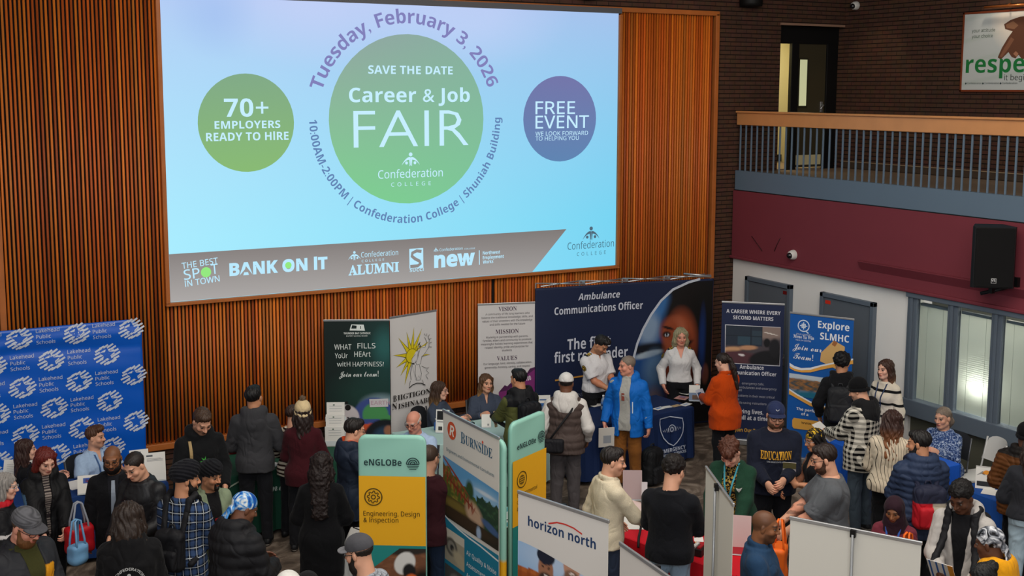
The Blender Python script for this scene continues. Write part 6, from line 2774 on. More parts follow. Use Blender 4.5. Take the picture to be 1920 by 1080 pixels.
PO.text('it begins with you', 0.726, 0.946, .075, '2c332c', w=.95)
for k_ in range(3):
    PO.text('Confederation', .10 + .30 * k_, 1.0, .026, '3a4a4a')
    PO.circle(.075 + .30 * k_, .99, .014, '3a4a4a', 'logo')
PO.done()


# ------------------------------------------------------------------ tables and cloths
def table(label, clabel, O, ex, w, d, cloth, z0=.06, rough=.75, group='cloth-covered fair tables', h=.74):
    """folding table (top, legs) and the cloth that hangs over it; O = front left corner seen from the hall"""
    O, ex = A((O[0], O[1], 0.)), unit((ex[0], ex[1], 0))
    ey = A((-ex[1], ex[0], 0))
    c = O + ex * w / 2 + ey * d / 2
    t = thing('folding_table', label, 'table', c, math.atan2(ex[1], ex[0]))
    m = MB()
    m.box((0, 0, h - .02), (w, d, .035), mat('c9c5bb', .6), bev=.008)
    m.build('tabletop', t)
    for sx in (-1, 1):
        for sy in (-1, 1):
            m = MB()
            m.tube([(sx * (w / 2 - .15), sy * (d / 2 - .08), h - .04), (sx * (w / 2 - .13), sy * (d / 2 - .06), .0)], .014, M_ALU, 8)
            m.build('leg', t)
    # cloth
    rs_ = np.random.RandomState(int(abs(O[0] * 57)) + 3)
    per = []
    nx, ny = 46, 22
    hw, hd, r = w / 2 + .012, d / 2 + .012, .03
    for i in range(nx):
        per.append((-hw + 2 * hw * i / nx, -hd, 0, -1))
    for i in range(ny):
        per.append((hw, -hd + 2 * hd * i / ny, 1, 0))
    for i in range(nx):
        per.append((hw - 2 * hw * i / nx, hd, 0, 1))
    for i in range(ny):
        per.append((-hw, hd - 2 * hd * i / ny, -1, 0))
    N = len(per)
    ph = rs_.rand(4) * 6.3
    V, F = [], []
    rows = [(h + .012, -.02), (h + .010, -.004), (h + .002, .004), (h - .03, .008)] + [(h - .03 - (h - .03 - z0) * q, .01 + .035 * q) for q in (.25, .5, .75, 1.)]
    for j, (z, o) in enumerate(rows):
        q = max(0, (h - z) / h)
        for i, (x, y, nx_, ny_) in enumerate(per):
            s = i / N * 2 * math.pi
            wv = q * (.018 * math.sin(s * 23 + ph[0]) + .012 * math.sin(s * 41 + ph[1]) + .010 * math.sin(s * 11 + ph[2]))
            k = o + wv
            V.append((x + nx_ * k, y + ny_ * k, z))
    for j in range(len(rows) - 1):
        for i in range(N):
            i2 = (i + 1) % N
            F.append((j * N + i, (j + 1) * N + i, (j + 1) * N + i2, j * N + i2))
    F.append(tuple(range(N)))
    co = bpy.data.objects.new('tablecloth', None)
    root = thing('tablecloth', clabel, 'tablecloth', c, math.atan2(ex[1], ex[0]))
    bpy.data.objects.remove(co)
    mesh_obj('cloth', V, F, mat(cloth, rough, bump=.2, bscale=200, spec=.2), root, False)
    a = art_on(root, O + A((0, 0, h + .01)), ex, w, warp=lambda u, v: .022 + .075 * max(v, 0) / .74)
    a.off = .004
    return t, root, a, c


TB, CB, AB2, _ = table('folding table under navy cloth before the royal blue backdrop', 'navy blue tablecloth lettered in white at far left, in front of royal blue backdrop', (.30, 12.65), (1, 0, 0), 2.41, .60, '17386f')
q_ = (0.990, 0.366, 0.0875, 0.205)
put(AB2, 'Public', (q_[0] + .55, q_[1], q_[2], q_[3]), 'c9cfdb', bold=.015)
AB2.done()
TG, CG, AG, _ = table('folding table under dark green cloth by the slatted wall', 'dark green tablecloth with white script and a square placard by the slats', (2.95, 12.5), (1, 0, 0), 1.83, .76, '1d4a39')
put(AG, 'ma', (0.829, 0.237, 0.1177, 0.198), 'b9c6be', st='script')
AG.line([(0.396, 0.111), (0.511, 0.063)], .016, 'a9b6a4')
AG.line([(0.402, 0.309), (0.519, 0.224), (0.525, 0.213)], .014, 'a9b6a4')
AG.done()
TE_, CE, AE, _ = table('folding table under pale teal cloth where two people in navy fleeces sit', 'pale teal tablecloth half hidden behind the teal banners', (5.62, 12.46), (1, 0, 0), 1.83, .72, 'a9c6c2')
AE.done()
TN, CN, AN, _ = table('folding table under navy cloth before the navy backdrop', 'navy tablecloth with a white shield emblem in front of uniformed people', (7.82, 12.18), (math.cos(.10), math.sin(.10), 0), 1.85, .74, '16284f')
SH = 'b9c2d2'
AN.line([(1.240, 0.070), (1.415, 0.061), (1.638, 0.119), (1.650, 0.210), (1.633, 0.303), (1.586, 0.369), (1.520, 0.424), (1.454, 0.457), (1.366, 0.413), (1.288, 0.333), (1.244, 0.238), (1.232, 0.141)], .014, SH, 'logo', closed=True)
AN.circle(1.438, 0.237, .035, SH, 'logo')
for q in range(3):
    uu_, vv_ = 1.438, 0.237
    a_ = rad(60 * q + 30)
    AN.line([(uu_ - .028 * math.cos(a_), vv_ - .028 * math.sin(a_)), (uu_ + .028 * math.cos(a_), vv_ + .028 * math.sin(a_))], .012, '16284f', 'logo')
AN.arc(uu_, vv_, .06, 150, 390, .010, SH, 'logo')
for g in (-1, 1):
    AN.line([(uu_ + g * (.065 + .016 * k), vv_ + (.035 if k % 2 else -.03) * (1 - k * .12)) for k in range(7)], .007, SH, 'logo')
put(AN, 'EMERGENCY', (1.236, 0.530, 0.0478, 0.428), SH, bold=.012)
put(AN, 'HEALTH SERVICES', (1.246, 0.580, 0.0331, 0.424), SH, bold=.012)
AN.done()
TK, CK, AK, _ = table('folding table under black cloth behind the bridge banner', 'black tablecloth with leaflets between the two teal banners', (4.98, 9.72), (.85, .52, 0), 1.3, .6, '101113')
AK.done()
TW, CW_, AW_, _ = table('small table under white cloth left of the gear banner', 'white tablecloth glimpsed left of the gear banner', (3.74, 9.98), (.86, -.5, 0), .62, .5, 'b9b8b4', z0=.30)
AW_.done()
TR, CR_, AR, _ = table('folding table under red cloth in the right foreground', 'bright red tablecloth strewn with papers in the right foreground', (6.06, 9.47), (.27, -.96, 0), 1.85, .68, 'c01322', rough=.6)
AR.done()
T1, C1, A1, _ = table('folding table under bright blue cloth beside person in blue paisley blouse', 'bright blue tablecloth in front of person seated in blue paisley blouse', (10.18, 10.35), (0, -1, 0), 1.42, .66, '1a58c0')
A1.done()
T2, C2, A2, _ = table('folding table under blue cloth near the right edge', 'darker blue tablecloth with a tent card near the right edge', (10.20, 8.38), (-.02, -1, 0), 1.83, .70, '1a4a96')
A2.done()


# ------------------------------------------------------------------ paper goods
PAPER = mat('dedcd6', .6, name='white_paper')


def sheet(label, x, y, z, w, h, rz, col='dedcd6', cat='paper', name='paper_sheet', group=None, deco=None):
    """a sheet lying flat"""
    t = thing(name, label, cat, (x, y, z), rad(rz), group)
    m = MB()
    m.box((0, 0, .0015), (w, h, .003), mat(col, .6))
    m.build('page', t)
    if deco:
        m = MB()
        for x0, y0, x1, y1, c in deco:
            m.box(((x0 + x1) / 2 * w, (y0 + y1) / 2 * h, .0036), ((x1 - x0) * w, (y1 - y0) * h, .0008), mat(c, .6))
        m.build('print', t)
    return t


def upright(label, x, y, z, w, h, face, col='dedcd6', tilt=12, deco=(), name='sign_holder', cat='sign', group=None):
    """a sheet in a clear stand, facing yaw 'face' (deg, local -y is the front)"""
    t = thing(name, label, cat, (x, y, z), rad(face), group)
    T = rotx(rad(-tilt))
    m = MB()
    m.box(T @ A((0, 0, h / 2 + .01)), (w, .004, h), mat(col, .5), R=T)
    m.build('sheet', t)
    m = MB()
    m.box((0, .03, .004), (w, .09, .006), mat('c8d0d4', .15, spec=.6))
    m.build('stand_foot', t)
    if deco:
        m = MB()
        for x0, z0, x1, z1, c in deco:
            m.box(T @ A(((x0 + x1) / 2 * w, -.0032, (z0 + z1) / 2 * h + .01)), ((x1 - x0) * w, .001, (z1 - z0) * h), mat(c, .6), R=T)
        m.build('print', t)
    return t


def lines(z0, z1, n, x0=-.38, x1=.38, c='6a6a70'):
    return [(x0, z0 + (z1 - z0) * k / n, x1 - .1 * (k % 3 == 2), z0 + (z1 - z0) * k / n + .012, c) for k in range(n)]


CF = 20   # stands face the hall
upright('printed sheet in a stand on navy table, right-hand one by the brick', 2.610, 12.718, .755, .22, .30, -10, deco=[(-.4, .86, -.1, .92, '50555c')] + lines(.70, .82, 3))
upright('printed sheet in a stand on navy table, left of its twin', 2.484, 12.908, .755, .20, .30, -6, deco=[(-.4, .86, .1, .92, '50555c')] + lines(.45, .82, 7))
upright('white card with blue star emblem leaning at the navy table edge', 1.926, 12.625, .757, .28, .19, -12, tilt=30, deco=[(-.30, .55, -.05, .85, '3a58a4'), (-.22, .62, -.12, .78, 'b0404a'), (.0, .76, .34, .80, '7a90b8'), (.0, .68, .30, .72, '7a90b8'), (.0, .60, .34, .64, '7a90b8')])
sheet('blank white sheet flat on the navy table beside the star card', 1.825, 13.008, .755, .21, .29, 15)
upright('white notice propped up before person seated in black by blue backdrop', 1.296, 13.557, .757, .30, .20, -18, tilt=35, deco=lines(.3, .8, 5))
# green table
rk = thing('brochure_rack', 'tall tiered rack of white brochures on green table before green banner', 'rack', (4.765, 12.952, .755), rad(-26))
for k in range(3):
    m = MB()
    m.box((0, .03 + .07 * k, .12 + .13 * k), (.235 - .01 * k, .03, .24), PAPER)
    m.add([], [], PAPER)
    o = m.build('brochure_stack', rk)
    m = MB()
    for q in range(3):
        m.box((0, .0135 + .07 * k, .20 + .13 * k - q * .03), (.15, .001, .004), mat('9aa0a4', .6))
    m.box((-.02, .0135 + .07 * k, .215 + .13 * k), (.02, .001, .012), mat('3a5a48', .6))
    m.build('print', o)
    m = MB()
    m.box((0, .012 + .07 * k, .04 + .13 * k), (.25, .004, .06), mat('d0d6d8', .2, spec=.5))
    m.build('holder', rk)
pk = thing('candy_tub', 'small white and red tub on green table beside charcoal hoodie', 'tub', (3.625, 13.289, .755))
m = MB()
m.lathe([(.045, 0), (.055, .05), (.056, .05)], (0, 0, 0), mat('a8202a', .4), 16)
m.build('tub_body', pk)
m = MB()
m.lathe([(.056, 0), (.062, .045), (.05, .06)], (0, 0, .05), mat('d9d6d0', .5), 16)
m.build('tub_rim', pk)
for k, (px, py) in enumerate(((523, 836), (529, 842), (533, 838))):
    x_, y_ = [(4.172, 13.257), (4.179, 13.158), (4.226, 13.203)][k]
    b = thing('stress_ball', ('small red ball nearest the charcoal hoodie on green table', 'small red ball in front on the green table', 'small red ball nearest the maroon jumper')[k], 'ball', (x_, y_, .755), 0)
    m = MB()
    m.lathe([(.005, 0), (.025, .008), (.035, .03), (.025, .055), (.005, .065)], (0, 0, 0), mat('d0201c', .4), 14)
    m.build('ball', b)
sheet('white folded leaflet on the green table between the two standing visitors', 3.909, 12.638, .755, .16, .11, 30)
pl = thing('placard', 'square white placard with black cross shape leaning on green cloth', 'placard', (3.900, 12.646, .0), rad(-8))
m = MB()
T = rotx(rad(-14))
m.box(T @ A((0, 0, .19)), (.36, .015, .36), mat('d0d0cc', .5), R=T)
m.build('board', pl)
m = MB()
for c, d in (((.0, -.009, .205), (.03, .002, .20)), ((0, -.009, .27), (.22, .002, .028))):
    m.box(T @ A(c), d, M_BLACK, R=T)
m.box(T @ A((.0, -.009, .325)), (.045, .002, .035), M_BLACK, R=T)
m.build('print', pl)
m = MB()
for c, d in (((.165, -.009, .19), (.012, .002, .30)), ((0, -.009, .03), (.34, .002, .012))):
    m.box(T @ A(c), d, M_BLACK, R=T)
m.build('border', pl)

# teal table
upright('white tent card on the teal table between the two navy fleeces', 6.734, 12.797, .755, .12, .16, -25, tilt=18, name='tent_card', deco=[(.1, .1, .3, .25, '8f8f8f')])
upright('black and white flyer in a stand on teal table', 6.141, 12.855, .755, .17, .28, -38, tilt=10, name='flyer', deco=[(-.42, .55, .42, .94, '17181a'), (-.4, .44, .2, .48, '8a8a8a'), (-.3, .08, .0, .25, '3a3a3a')])
upright('blue and white card in a holder between teal table and navy table', 7.716, 13.024, .755, .17, .23, -25, tilt=8, name='card_holder', deco=[(-.5, .0, .5, .55, '2f5f9c'), (-.35, .7, .3, .78, '4a6a9a'), (-.3, .3, .3, .36, 'd0d8e0'), (-.3, .18, .2, .24, 'd0d8e0')])
pd = thing('hand_sanitiser', 'small blue bottle beside the black and white flyer', 'bottle', (6.136, 13.016, .755))
m = MB()
m.lathe([(.028, 0), (.03, .02), (.03, .09), (.012, .11), (.012, .13)], (0, 0, 0), mat('3a6ab0', .25, spec=.6), 14)
m.build('bottle_body', pd)
m = MB()
m.box((0, -.01, .14), (.02, .045, .014), PAPER)
m.build('pump', pd)


# ambulance table: water bottles, cards, flyers
def bottle(label, x, y, z, group=None):
    t = thing('water_bottle', label, 'bottle', (x, y, z), 0, group)
    m = MB()
    m.lathe([(.028, 0), (.032, .008), (.032, .05), (.029, .055), (.032, .06), (.032, .12), (.026, .145), (.013, .17), (.013, .185)], (0, 0, 0), mat('8fa3bd', .12, spec=.6, alpha=.75), 16)
    m.build('bottle_body', t)
    m = MB()
    m.lathe([(.0335, .06), (.0335, .11)], (0, 0, 0), mat('4a6aa0', .4), 16)
    m.build('bottle_label', t)
    m = MB()
    m.lathe([(.0145, .178), (.0145, .198), (.012, .2)], (0, 0, 0), mat('e2e6ea', .4), 14)
    m.build('cap', t)


bottle('clear water bottle nearest the blue ski jacket on navy table', 8.506, 12.802, .755)
bottle('clear water bottle behind the other one on the navy table', 8.646, 12.909, .755)
sheet('white leaflet lying left of the water bottles', 8.557, 13.050, .755, .21, .14, 10)
for k, (p, w, h, rz, lb, dc) in enumerate((
        ((9.198, 12.486), .17, .10, 14, 'white card with blue print nearest the ski jacket on navy table', [(-.3, -.1, .3, .3, '6a86b8')]),
        ((9.347, 12.497), .13, .08, 0, 'plain white card between two printed cards on the navy table', None),
        ((9.475, 12.489), .15, .08, 8, 'tan card in the row along navy table edge', None),
        ((9.638, 12.478), .17, .10, 20, 'white card at the right end of the row on the navy table', [(-.3, -.2, .3, .2, '9aa6bc')]),
        ((9.807, 12.784), .19, .17, 30, 'pinkish patch of stickers on the navy table', [(-.3, -.3, .0, .2, '9a5a54'), (.05, -.2, .4, .3, '7a6a8a')]),
        ((10.076, 13.002), .28, .20, 14, 'stack of white sheets at rear of the navy table', None))):
    sheet(lb, p[0], p[1], .755, w, h, rz, ('dedcd6', 'dedcd6', 'b09470', 'dedcd6', 'b88a84', 'dedcd6')[k], deco=dc, name='leaflet', cat='leaflet')
upright('upright flyer with blue picture on the navy table by the orange jumper', 9.852, 12.566, .755, .15, .21, -35, tilt=6, name='flyer', deco=[(-.5, .0, .5, .5, '7a8aa4'), (-.2, .05, .45, .35, '8a6a54')])
# black table leaflets
for k, (p, rz, lb) in enumerate((((5.507, 10.105), 30, 'rearmost teal and white leaflet on the black table'), ((5.426, 9.944), 24, 'middle white leaflet on the black table'), ((5.326, 9.750), 18, 'front teal and white leaflet on the black table'))):
    sheet(lb, p[0], p[1], .755, .21, .15, rz, 'd4dad8', deco=[(-.45, -.4, .45, .1, '4f9aa0')] if k != 1 else None, name='leaflet', cat='leaflet')
# red table
RZ = -74
rl = ((6.645, 9.311), .62, .28, RZ + 70, 'long white papers fanned out on red table by cream jumper')
sheet(rl[4], *rl[0], .757, .55, .22, -8, deco=[(-.45, .1, -.1, .16, '3a3a3e'), (-.1, .0, .2, .05, '3a3a3e'), (.2, -.1, .45, -.05, '3a3a3e')])
sheet('white sheet under the fanned papers at the front edge of red table', 6.456, 9.115, .755, .30, .22, -30)
sheet('pale red-rimmed card at the far end of the red table', 6.765, 9.576, .756, .22, .30, 20, 'd9c2bd')
upright('pinkish display board standing at the far end of red table', 6.837, 9.718, .755, .20, .30, -30, 'a89494', tilt=12, name='display_board')
upright('narrow white card standing behind the cream sleeve on red table', 6.880, 9.567, .755, .06, .22, -30, 'd0ccd0', tilt=4, name='card_holder')
bx = thing('leaflet_box', 'black box of red and white packs on red table beside black jumper', 'box', (6.529, 8.294, .755), rad(-60))
m = MB()
m.box((0, 0, .035), (.22, .15, .07), mat('241a1a', .5), bev=.006)
m.build('box_body', bx)
m = MB()
for k in range(4):
    m.box((-.075 + .05 * k, 0, .075), (.03, .12, .02), mat(('c9c5c0', 'a02028')[k % 2], .5))
m.build('packs', bx)
for k, (p, lb, c) in enumerate((((6.810, 8.682), 'crumpled pink wrapper on red table behind black jumper', 'd88a9a'), ((6.767, 8.519), 'folded white card near the black box on red table', 'e0dcd8'), ((6.654, 8.431), 'orange and white packet on red table', 'd9a060'))):
    sheet(lb, p[0], p[1], .757, .12, .09, 25 + 30 * k, c, name='leaflet', cat='leaflet')
upright('pink and white display board beside the denim jacket', 6.826, 8.074, .755, .30, .36, -40, 'd3b6b4', tilt=5, name='display_board', deco=[(-.5, .0, .5, .18, 'b83a44')])
# right tables
tc = thing('tent_card', 'white tent card with orange sun mark on the darker blue table', 'sign', (10.409, 8.220, .755), rad(-52))
m = MB()
for s in (-1, 1):
    T = rotx(rad(14 * s))
    m.box(T @ A((0, 0, .12)) + (0, s * .055, 0), (.20, .003, .24), PAPER, R=T)
m.build('card', tc)
m = MB()
T = rotx(rad(-14))
PF = lambda x, z: T @ A((x, 0, z)) + A((0, -.0585, 0))
P_ = [PF(.045 * math.cos(a) + .01, .155 + .045 * math.sin(a)) for a in np.linspace(0, math.pi, 12)]
m.add(P_, [tuple(range(12))], mat('e0902c', .5))
m.add([PF(-.09, .14), PF(-.03, .19), PF(0, .145), PF(-.045, .158)], [(0, 1, 2, 3)], mat('8a8a88', .5))
m.box(PF(0, .055), (.17, .002, .05), mat('24262a', .5), R=T)
m.build('print', tc)
sheet('small white sheet on the darker blue table beside the tent card', 10.363, 8.052, .755, .20, .26, 30)
sheet('white papers on bright blue table before the blue paisley blouse', 11.077, 9.413, .755, .26, .2, 20)


# ------------------------------------------------------------------ chairs
def chair(label, x, y, yaw, seatc='2a2c30', frame='6a6c70', white=False, group=None):
    t = thing('folding_chair' if not white else 'plastic_chair', label, 'chair', (x, y, 0), rad(yaw), group)
    mf = mat(frame, .4, .6 if not white else 0)
    m = MB()
    m.grid(lambda u, v: (-.21 + .42 * u, -.20 + .42 * v, .45 - .012 * math.sin(math.pi * u) - .01 * math.sin(math.pi * v)), 10, 10, mat(seatc, .6))
    m.box((0, .01, .43), (.42, .41, .018), mat(seatc, .6), bev=.006)
    m.build('seat', t)
    m = MB()
    nb_ = 10

    def bk(u, v):
        a = -.21 + .42 * u
        return (a * (1 - .12 * v * v), -.21 - .07 * v - .05 * (1 - (2 * u - 1) ** 2), .58 + .30 * v - .05 * v * (2 * u - 1) ** 4)
    m.grid(bk, nb_, 8, mat(seatc, .55))
    m.grid(lambda u, v: tuple(A(bk(1 - u, v)) + A((0, -.015, 0))), nb_, 8, mat(seatc, .55))
    m.build('backrest', t)
    for sx in (-1, 1):
        m = MB()
        m.tube([(sx * .20, .18, .44), (sx * .21, .22, .0)], .012, mf, 8)
        m.build('leg', t)
        m = MB()
        m.tube([(sx * .20, -.27, .85), (sx * .20, -.20, .45), (sx * .21, -.24, .0)], .012, mf, 8)
        m.build('leg', t)
    return t


# ------------------------------------------------------------------ on the walls
sp_ = thing('loudspeaker', 'black wall loudspeaker bracketed to the maroon balcony front', 'speaker', (11.80, 9.22, 2.72))
m = MB()
T = rotz(rad(28))
prof = [(-.235, .10), (.235, .10), (.19, -.20), (-.19, -.20)]
cen = A((-.22, 0, .35))
ex_ = A((-math.sin(rad(62)), -math.cos(rad(62)), 0))      # the cabinet's front normal, turned to the hall
fx = unit(A((-.62, -.78, 0)))
fy = A((-fx[1], fx[0], 0))
pts = [cen + fy * a + fx * b for a, b in ((-.225, .10), (.225, .10), (.245, .06), (.16, -.24), (-.16, -.24), (-.245, .06))]
for z, in ((0,),):
    n6 = len(pts)
    Vv = [p + A((0, 0, -.36)) for p in pts] + [p + A((0, 0, .36)) for p in pts]
    m.add(Vv, [tuple(range(n6)), tuple(range(2 * n6 - 1, n6 - 1, -1))] + [(i, i + n6, (i + 1) % n6 + n6, (i + 1) % n6) for i in range(n6)], mat('101012', .55))
m.build('cabinet', sp_)
m = MB()
m.box(cen + fx * .115, (.43, .03, .70), mat('0a0a0b', .9, bump=.5, bscale=400), R=np.stack([fy, fx, A((0, 0, 1.))], 1), bev=.01)
gr_ = m.build('grille', sp_)
m = MB()
m.box(cen + fx * .131 + A((0, 0, -.27)), (.058, .004, .058), mat('b9b9b9', .4), R=np.stack([fy, fx, A((0, 0, 1.))], 1))
m.box(cen + fx * .1335 + A((0, 0, -.27)), (.048, .004, .048), mat('17181a', .4), R=np.stack([fy, fx, A((0, 0, 1.))], 1))
m.build('badge', gr_)
BD = Art(cen + fx * .136 + A((0, 0, -.255)) - (-fy) * 0 + fy * .020, -fy, fx)
BD.parent = sp_
BD.off = .001
BD.text('EV', .002, .022, .026, 'c9c9c9', bold=.02, slant=.2)
BD.done()
m = MB()
m.box((-.20, 0, -.04), (.05, .05, .10), M_BLACK)
m.tube([(-.28, .09, -.10), (-.05, -.07, -.03), (.06, -.10, .02)], .022, M_BLACK, 8)
m.box((.055, -.10, .03), (.05, .14, .14), M_BLACK)
m.build('bracket', sp_)


def dome_camera(label, c, n, s=.075):
    t = thing('security_camera', label, 'camera', c)
    n = unit(n)
    V, F = nets([cone(A((0., 0, 0)), n * .035, s, s * .95, k=.01, cut=True), ell(n * .04, (s * .9,) * 3, k=.01)], .009)
    mesh_obj('housing', V, F, mat('d4d2cc', .4), t, True)
    d = unit(n + A((-.45, -.1, -.25)))
    V, F = nets([ell(n * .055 + d * .028, (s * .62,) * 3)], .008)
    mesh_obj('lens_dome', V, F, mat('121316', .12, spec=.7), t, True)
    return t


dome_camera('white dome camera on the maroon balcony front', (11.88, 12.90, 2.615), (-1, -.1, 0))
dome_camera('white dome camera high on the dark brick near top edge', (14.13, 14.10, 6.36), (-1, -.2, -.1), .07)
for k, (a_, b_) in enumerate((((11.872, 13.83, 2.79), (11.872, 13.58, 2.59)), ((11.872, 13.31, 2.62), (11.872, 13.19, 2.83)))):
    t = thing('dark_streak', ('thin dark wire on maroon panel, left one of two', 'thin dark wire on maroon panel nearer the dome camera')[k], 'streak', b_)
    m = MB()
    m.tube([A(a_) - A(b_), (A(a_) - A(b_)) * .5 + (-.004, 0, .004), (0, 0, 0)], .005, mat('2a1214', .7), 5)  # thin dark tube laid along the maroon face
    m.build('streak', t)
for k, (x_, w_) in enumerate(((12.05, .34), (9.12, .20))):
    t = thing('spotlight', ('black spotlight housing at top edge above the brick pier', 'black spotlight housing at top edge above the screen corner')[k], 'spotlight', (x_, 14.2, 6.28))
    m = MB()
    m.lathe([(w_ * .5, 0), (w_ * .52, .05), (w_ * .52, .30), (w_ * .3, .36)], (0, 0, 0), mat('0b0a0a', .6), 20)
    m.build('housing', t)
    m = MB()
    m.box((0, .10, .30), (.05, .18, .05), M_BLACK)
    m.build('arm', t)
pl_ = thing('picture_light', 'slim copper picture light above the respect poster', 'light', (14.0, 11.15, 6.17))
m = MB()
m.tube([(0, .35, 0), (0, -.5, 0)], .022, mat('c0703a', .3, .6), 10)
m.tube([(0, 0, 0), (.10, 0, .04)], .012, mat('c0703a', .3, .6), 8)
m.build('lamp_bar', pl_)
lamp('picture_lamp', 'SPOT', (13.55, 11.1, 6.9), 22, (1, .86, .70), .08, target=(14.15, 11.15, 5.7), spot=70)
lamp('doorway_warm_spot', 'SPOT', (13.2, 13.4, 6.9), 26, (1, .75, .45), .06, target=(14.1, 13.7, 4.3), spot=60)  # unseen spot that warms the brick by the doorway
fx_ = thing('ceiling_downlight', 'white rim of a ceiling downlight at the top right edge', 'light', (13.2, 10.9, 6.70))
m = MB()
m.lathe([(.14, 0), (.16, .01), (.16, .06), (.12, .08)], (0, 0, 0), mat('d8d4cc', .4), 24)
m.build('rim', fx_)


# ------------------------------------------------------------------ the crowd
def G_(name, col=None, fat=.015, **k):
    return dict(name=name, col=col, fat=fat, **k)


def cloth_print(B, root, garment_obj, items, back=False, name='print'):
    """lettering and marks lying on a garment; items: (kind, ..., colour) in the torso frame, metres"""
    tree = surf_tree([garment_obj])
    S = B.S
    sg = -1 if back else 1
    mb = MB()

    def hit(x, z):
        o = B.T((x, sg * .7, z)) * S
        d = B.R @ A((0, -sg, 0.))
        h = tree.ray_cast(Vector(o), Vector(d), 1.5)
        return (A(h[0]) - d * .006) if h[0] is not None else None
    for it in items:
        if it[0] == 'text':
            _, t, x, z, h, w, st, bold, c = it
            V, F = glyphs(t, st, bold)
            x0, x1 = V[:, 0].min(), V[:, 0].max()
            P = [(((v[0] - (x0 + x1) / 2) * w / (x1 - x0)), v[1] * h) for v in V]
        elif it[0] == 'arc':
            _, t, x, z, h, r, span, st, bold, c = it
            V, F = glyphs(t, st, bold)
            x0, x1 = V[:, 0].min(), V[:, 0].max()
            P = []
            for v in V:
                a = (v[0] - (x0 + x1) / 2) / (x1 - x0) * rad(span)
                q = r + v[1] * h
                P.append((q * math.sin(a), q * math.cos(a)))
        else:
            _, pts, x, z, c = it
            P = pts
            F = [tuple(range(len(pts)))]
        Q = [hit(x + p[0] * (1 if back else -1), z + p[1]) for p in P]
        if any(q is None for q in Q):
            continue
        mb.add(Q, F, mat(c, .7))
    return mb.build(name, root)


def circ(r, n=20, r2=None):
    return [(r * math.cos(a), (r2 or r) * math.sin(a)) for a in np.linspace(0, 2 * math.pi, n + 1)[:-1]]


def strip(B, root, objs, name, col, z0, z1, w0, w1, x0=0.):
    """a tie or strap lying down the chest"""
    tree = surf_tree(objs)
    mb = MB()
    S = B.S
    rows = []
    for t in np.linspace(0, 1, 14):
        z = z0 + (z1 - z0) * t
        o = B.T((x0, .6, z)) * S
        d = B.R @ A((0, -1., 0))
        h = tree.ray_cast(Vector(o), Vector(d), 1.2)
        if h[0] is None:
            continue
        p = A(h[0]) - d * .012
        w = w0 + (w1 - w0) * t
        a = B.R @ A((w / 2, 0, 0))
        off = d * .014
        rows.append((p - a, p + a, p + a + off, p - a + off))
    V = [q for r in rows for q in r]
    F = []
    for i in range(len(rows) - 1):
        for k in range(4):
            k2 = (k + 1) % 4
            F.append((4 * i + k, 4 * i + k2, 4 * i + 4 + k2, 4 * i + 4 + k))
    F += [(0, 1, 2, 3), tuple(4 * (len(rows) - 1) + k for k in (3, 2, 1, 0))]
    mb.add(V, F, mat(col, .6))
    return mb.build(name, root)


def held_sheet(label, root, B, i, w, h, col='dedcd6', name='leaflet', cat='leaflet', off=(0, 0, 0), rot=(60, 0, 0), deco=None):
    """a leaflet in hand i"""
    p = B.hand_point(i, .10, .03) + A(off, float)
    t = thing(name, label, cat, root.matrix_basis @ Vector(p * B.S), root.rotation_euler[2])
    R = rotz(rad(rot[2])) @ rotx(rad(rot[0])) @ roty(rad(rot[1]))
    m = MB()
    m.box((0, 0, 0), (w, h, .004), mat(col, .6), R=R)
    m.build('page', t)
    if deco:
        m = MB()
        for x0, y0, x1, y1, c in deco:
            for s in (1, -1):
                m.box(R @ A(((x0 + x1) / 2 * w, (y0 + y1) / 2 * h, .0026 * s)), ((x1 - x0) * w, (y1 - y0) * h, .001), mat(c, .6), R=R)
        m.build('print', t)
    return t


PLAID_BLUE = pattern_mat('blue_tartan', 'plaid', '0e1118', '33476a', 'aeb2b4', 13)
PLAID_BW = pattern_mat('black_white_check', 'plaid', '0c0c0d', 'cdc8bb', None, 17)
PLAID_GREY = pattern_mat('grey_windowpane', 'check', '9aa0a8', '54585f', None, 20, w=.12)
STRIPE_BROWN = pattern_mat('cream_brown_stripes', 'hstripe', 'cfc4b0', '2e1e18', None, 22, w=.45)
STRIPE_BLACK = pattern_mat('cream_black_bands', 'hstripe', 'd2c8b6', '141414', None, 6.2, w=.20)
PINSTRIPE = pattern_mat('ivory_pinstripes', 'vstripe', 'cdbfa8', '2a2420', None, 28, w=.13)
SWIRL_BLUE = pattern_mat('blue_marbled', 'swirl', '12459a', '3c86c8', 'cfd6d8', 9, rough=.4)
SWIRL_GREY = pattern_mat('silver_black_scarf', 'swirl', '0e0f12', '6c7078', 'd8dade', 11, rough=.35)
SWIRL_NAVY = pattern_mat('blue_paisley', 'swirl', '1a2a52', '3a5486', 'aab6c8', 24)
FLORAL = pattern_mat('black_gold_floral', 'swirl', '0c0c0d', '100f0f', 'b09040', 26)
KERCHIEF = pattern_mat('black_yellow_kerchief', 'swirl', '0e0e10', '17171a', 'd9b030', 22)
BLACKISH = '151518'

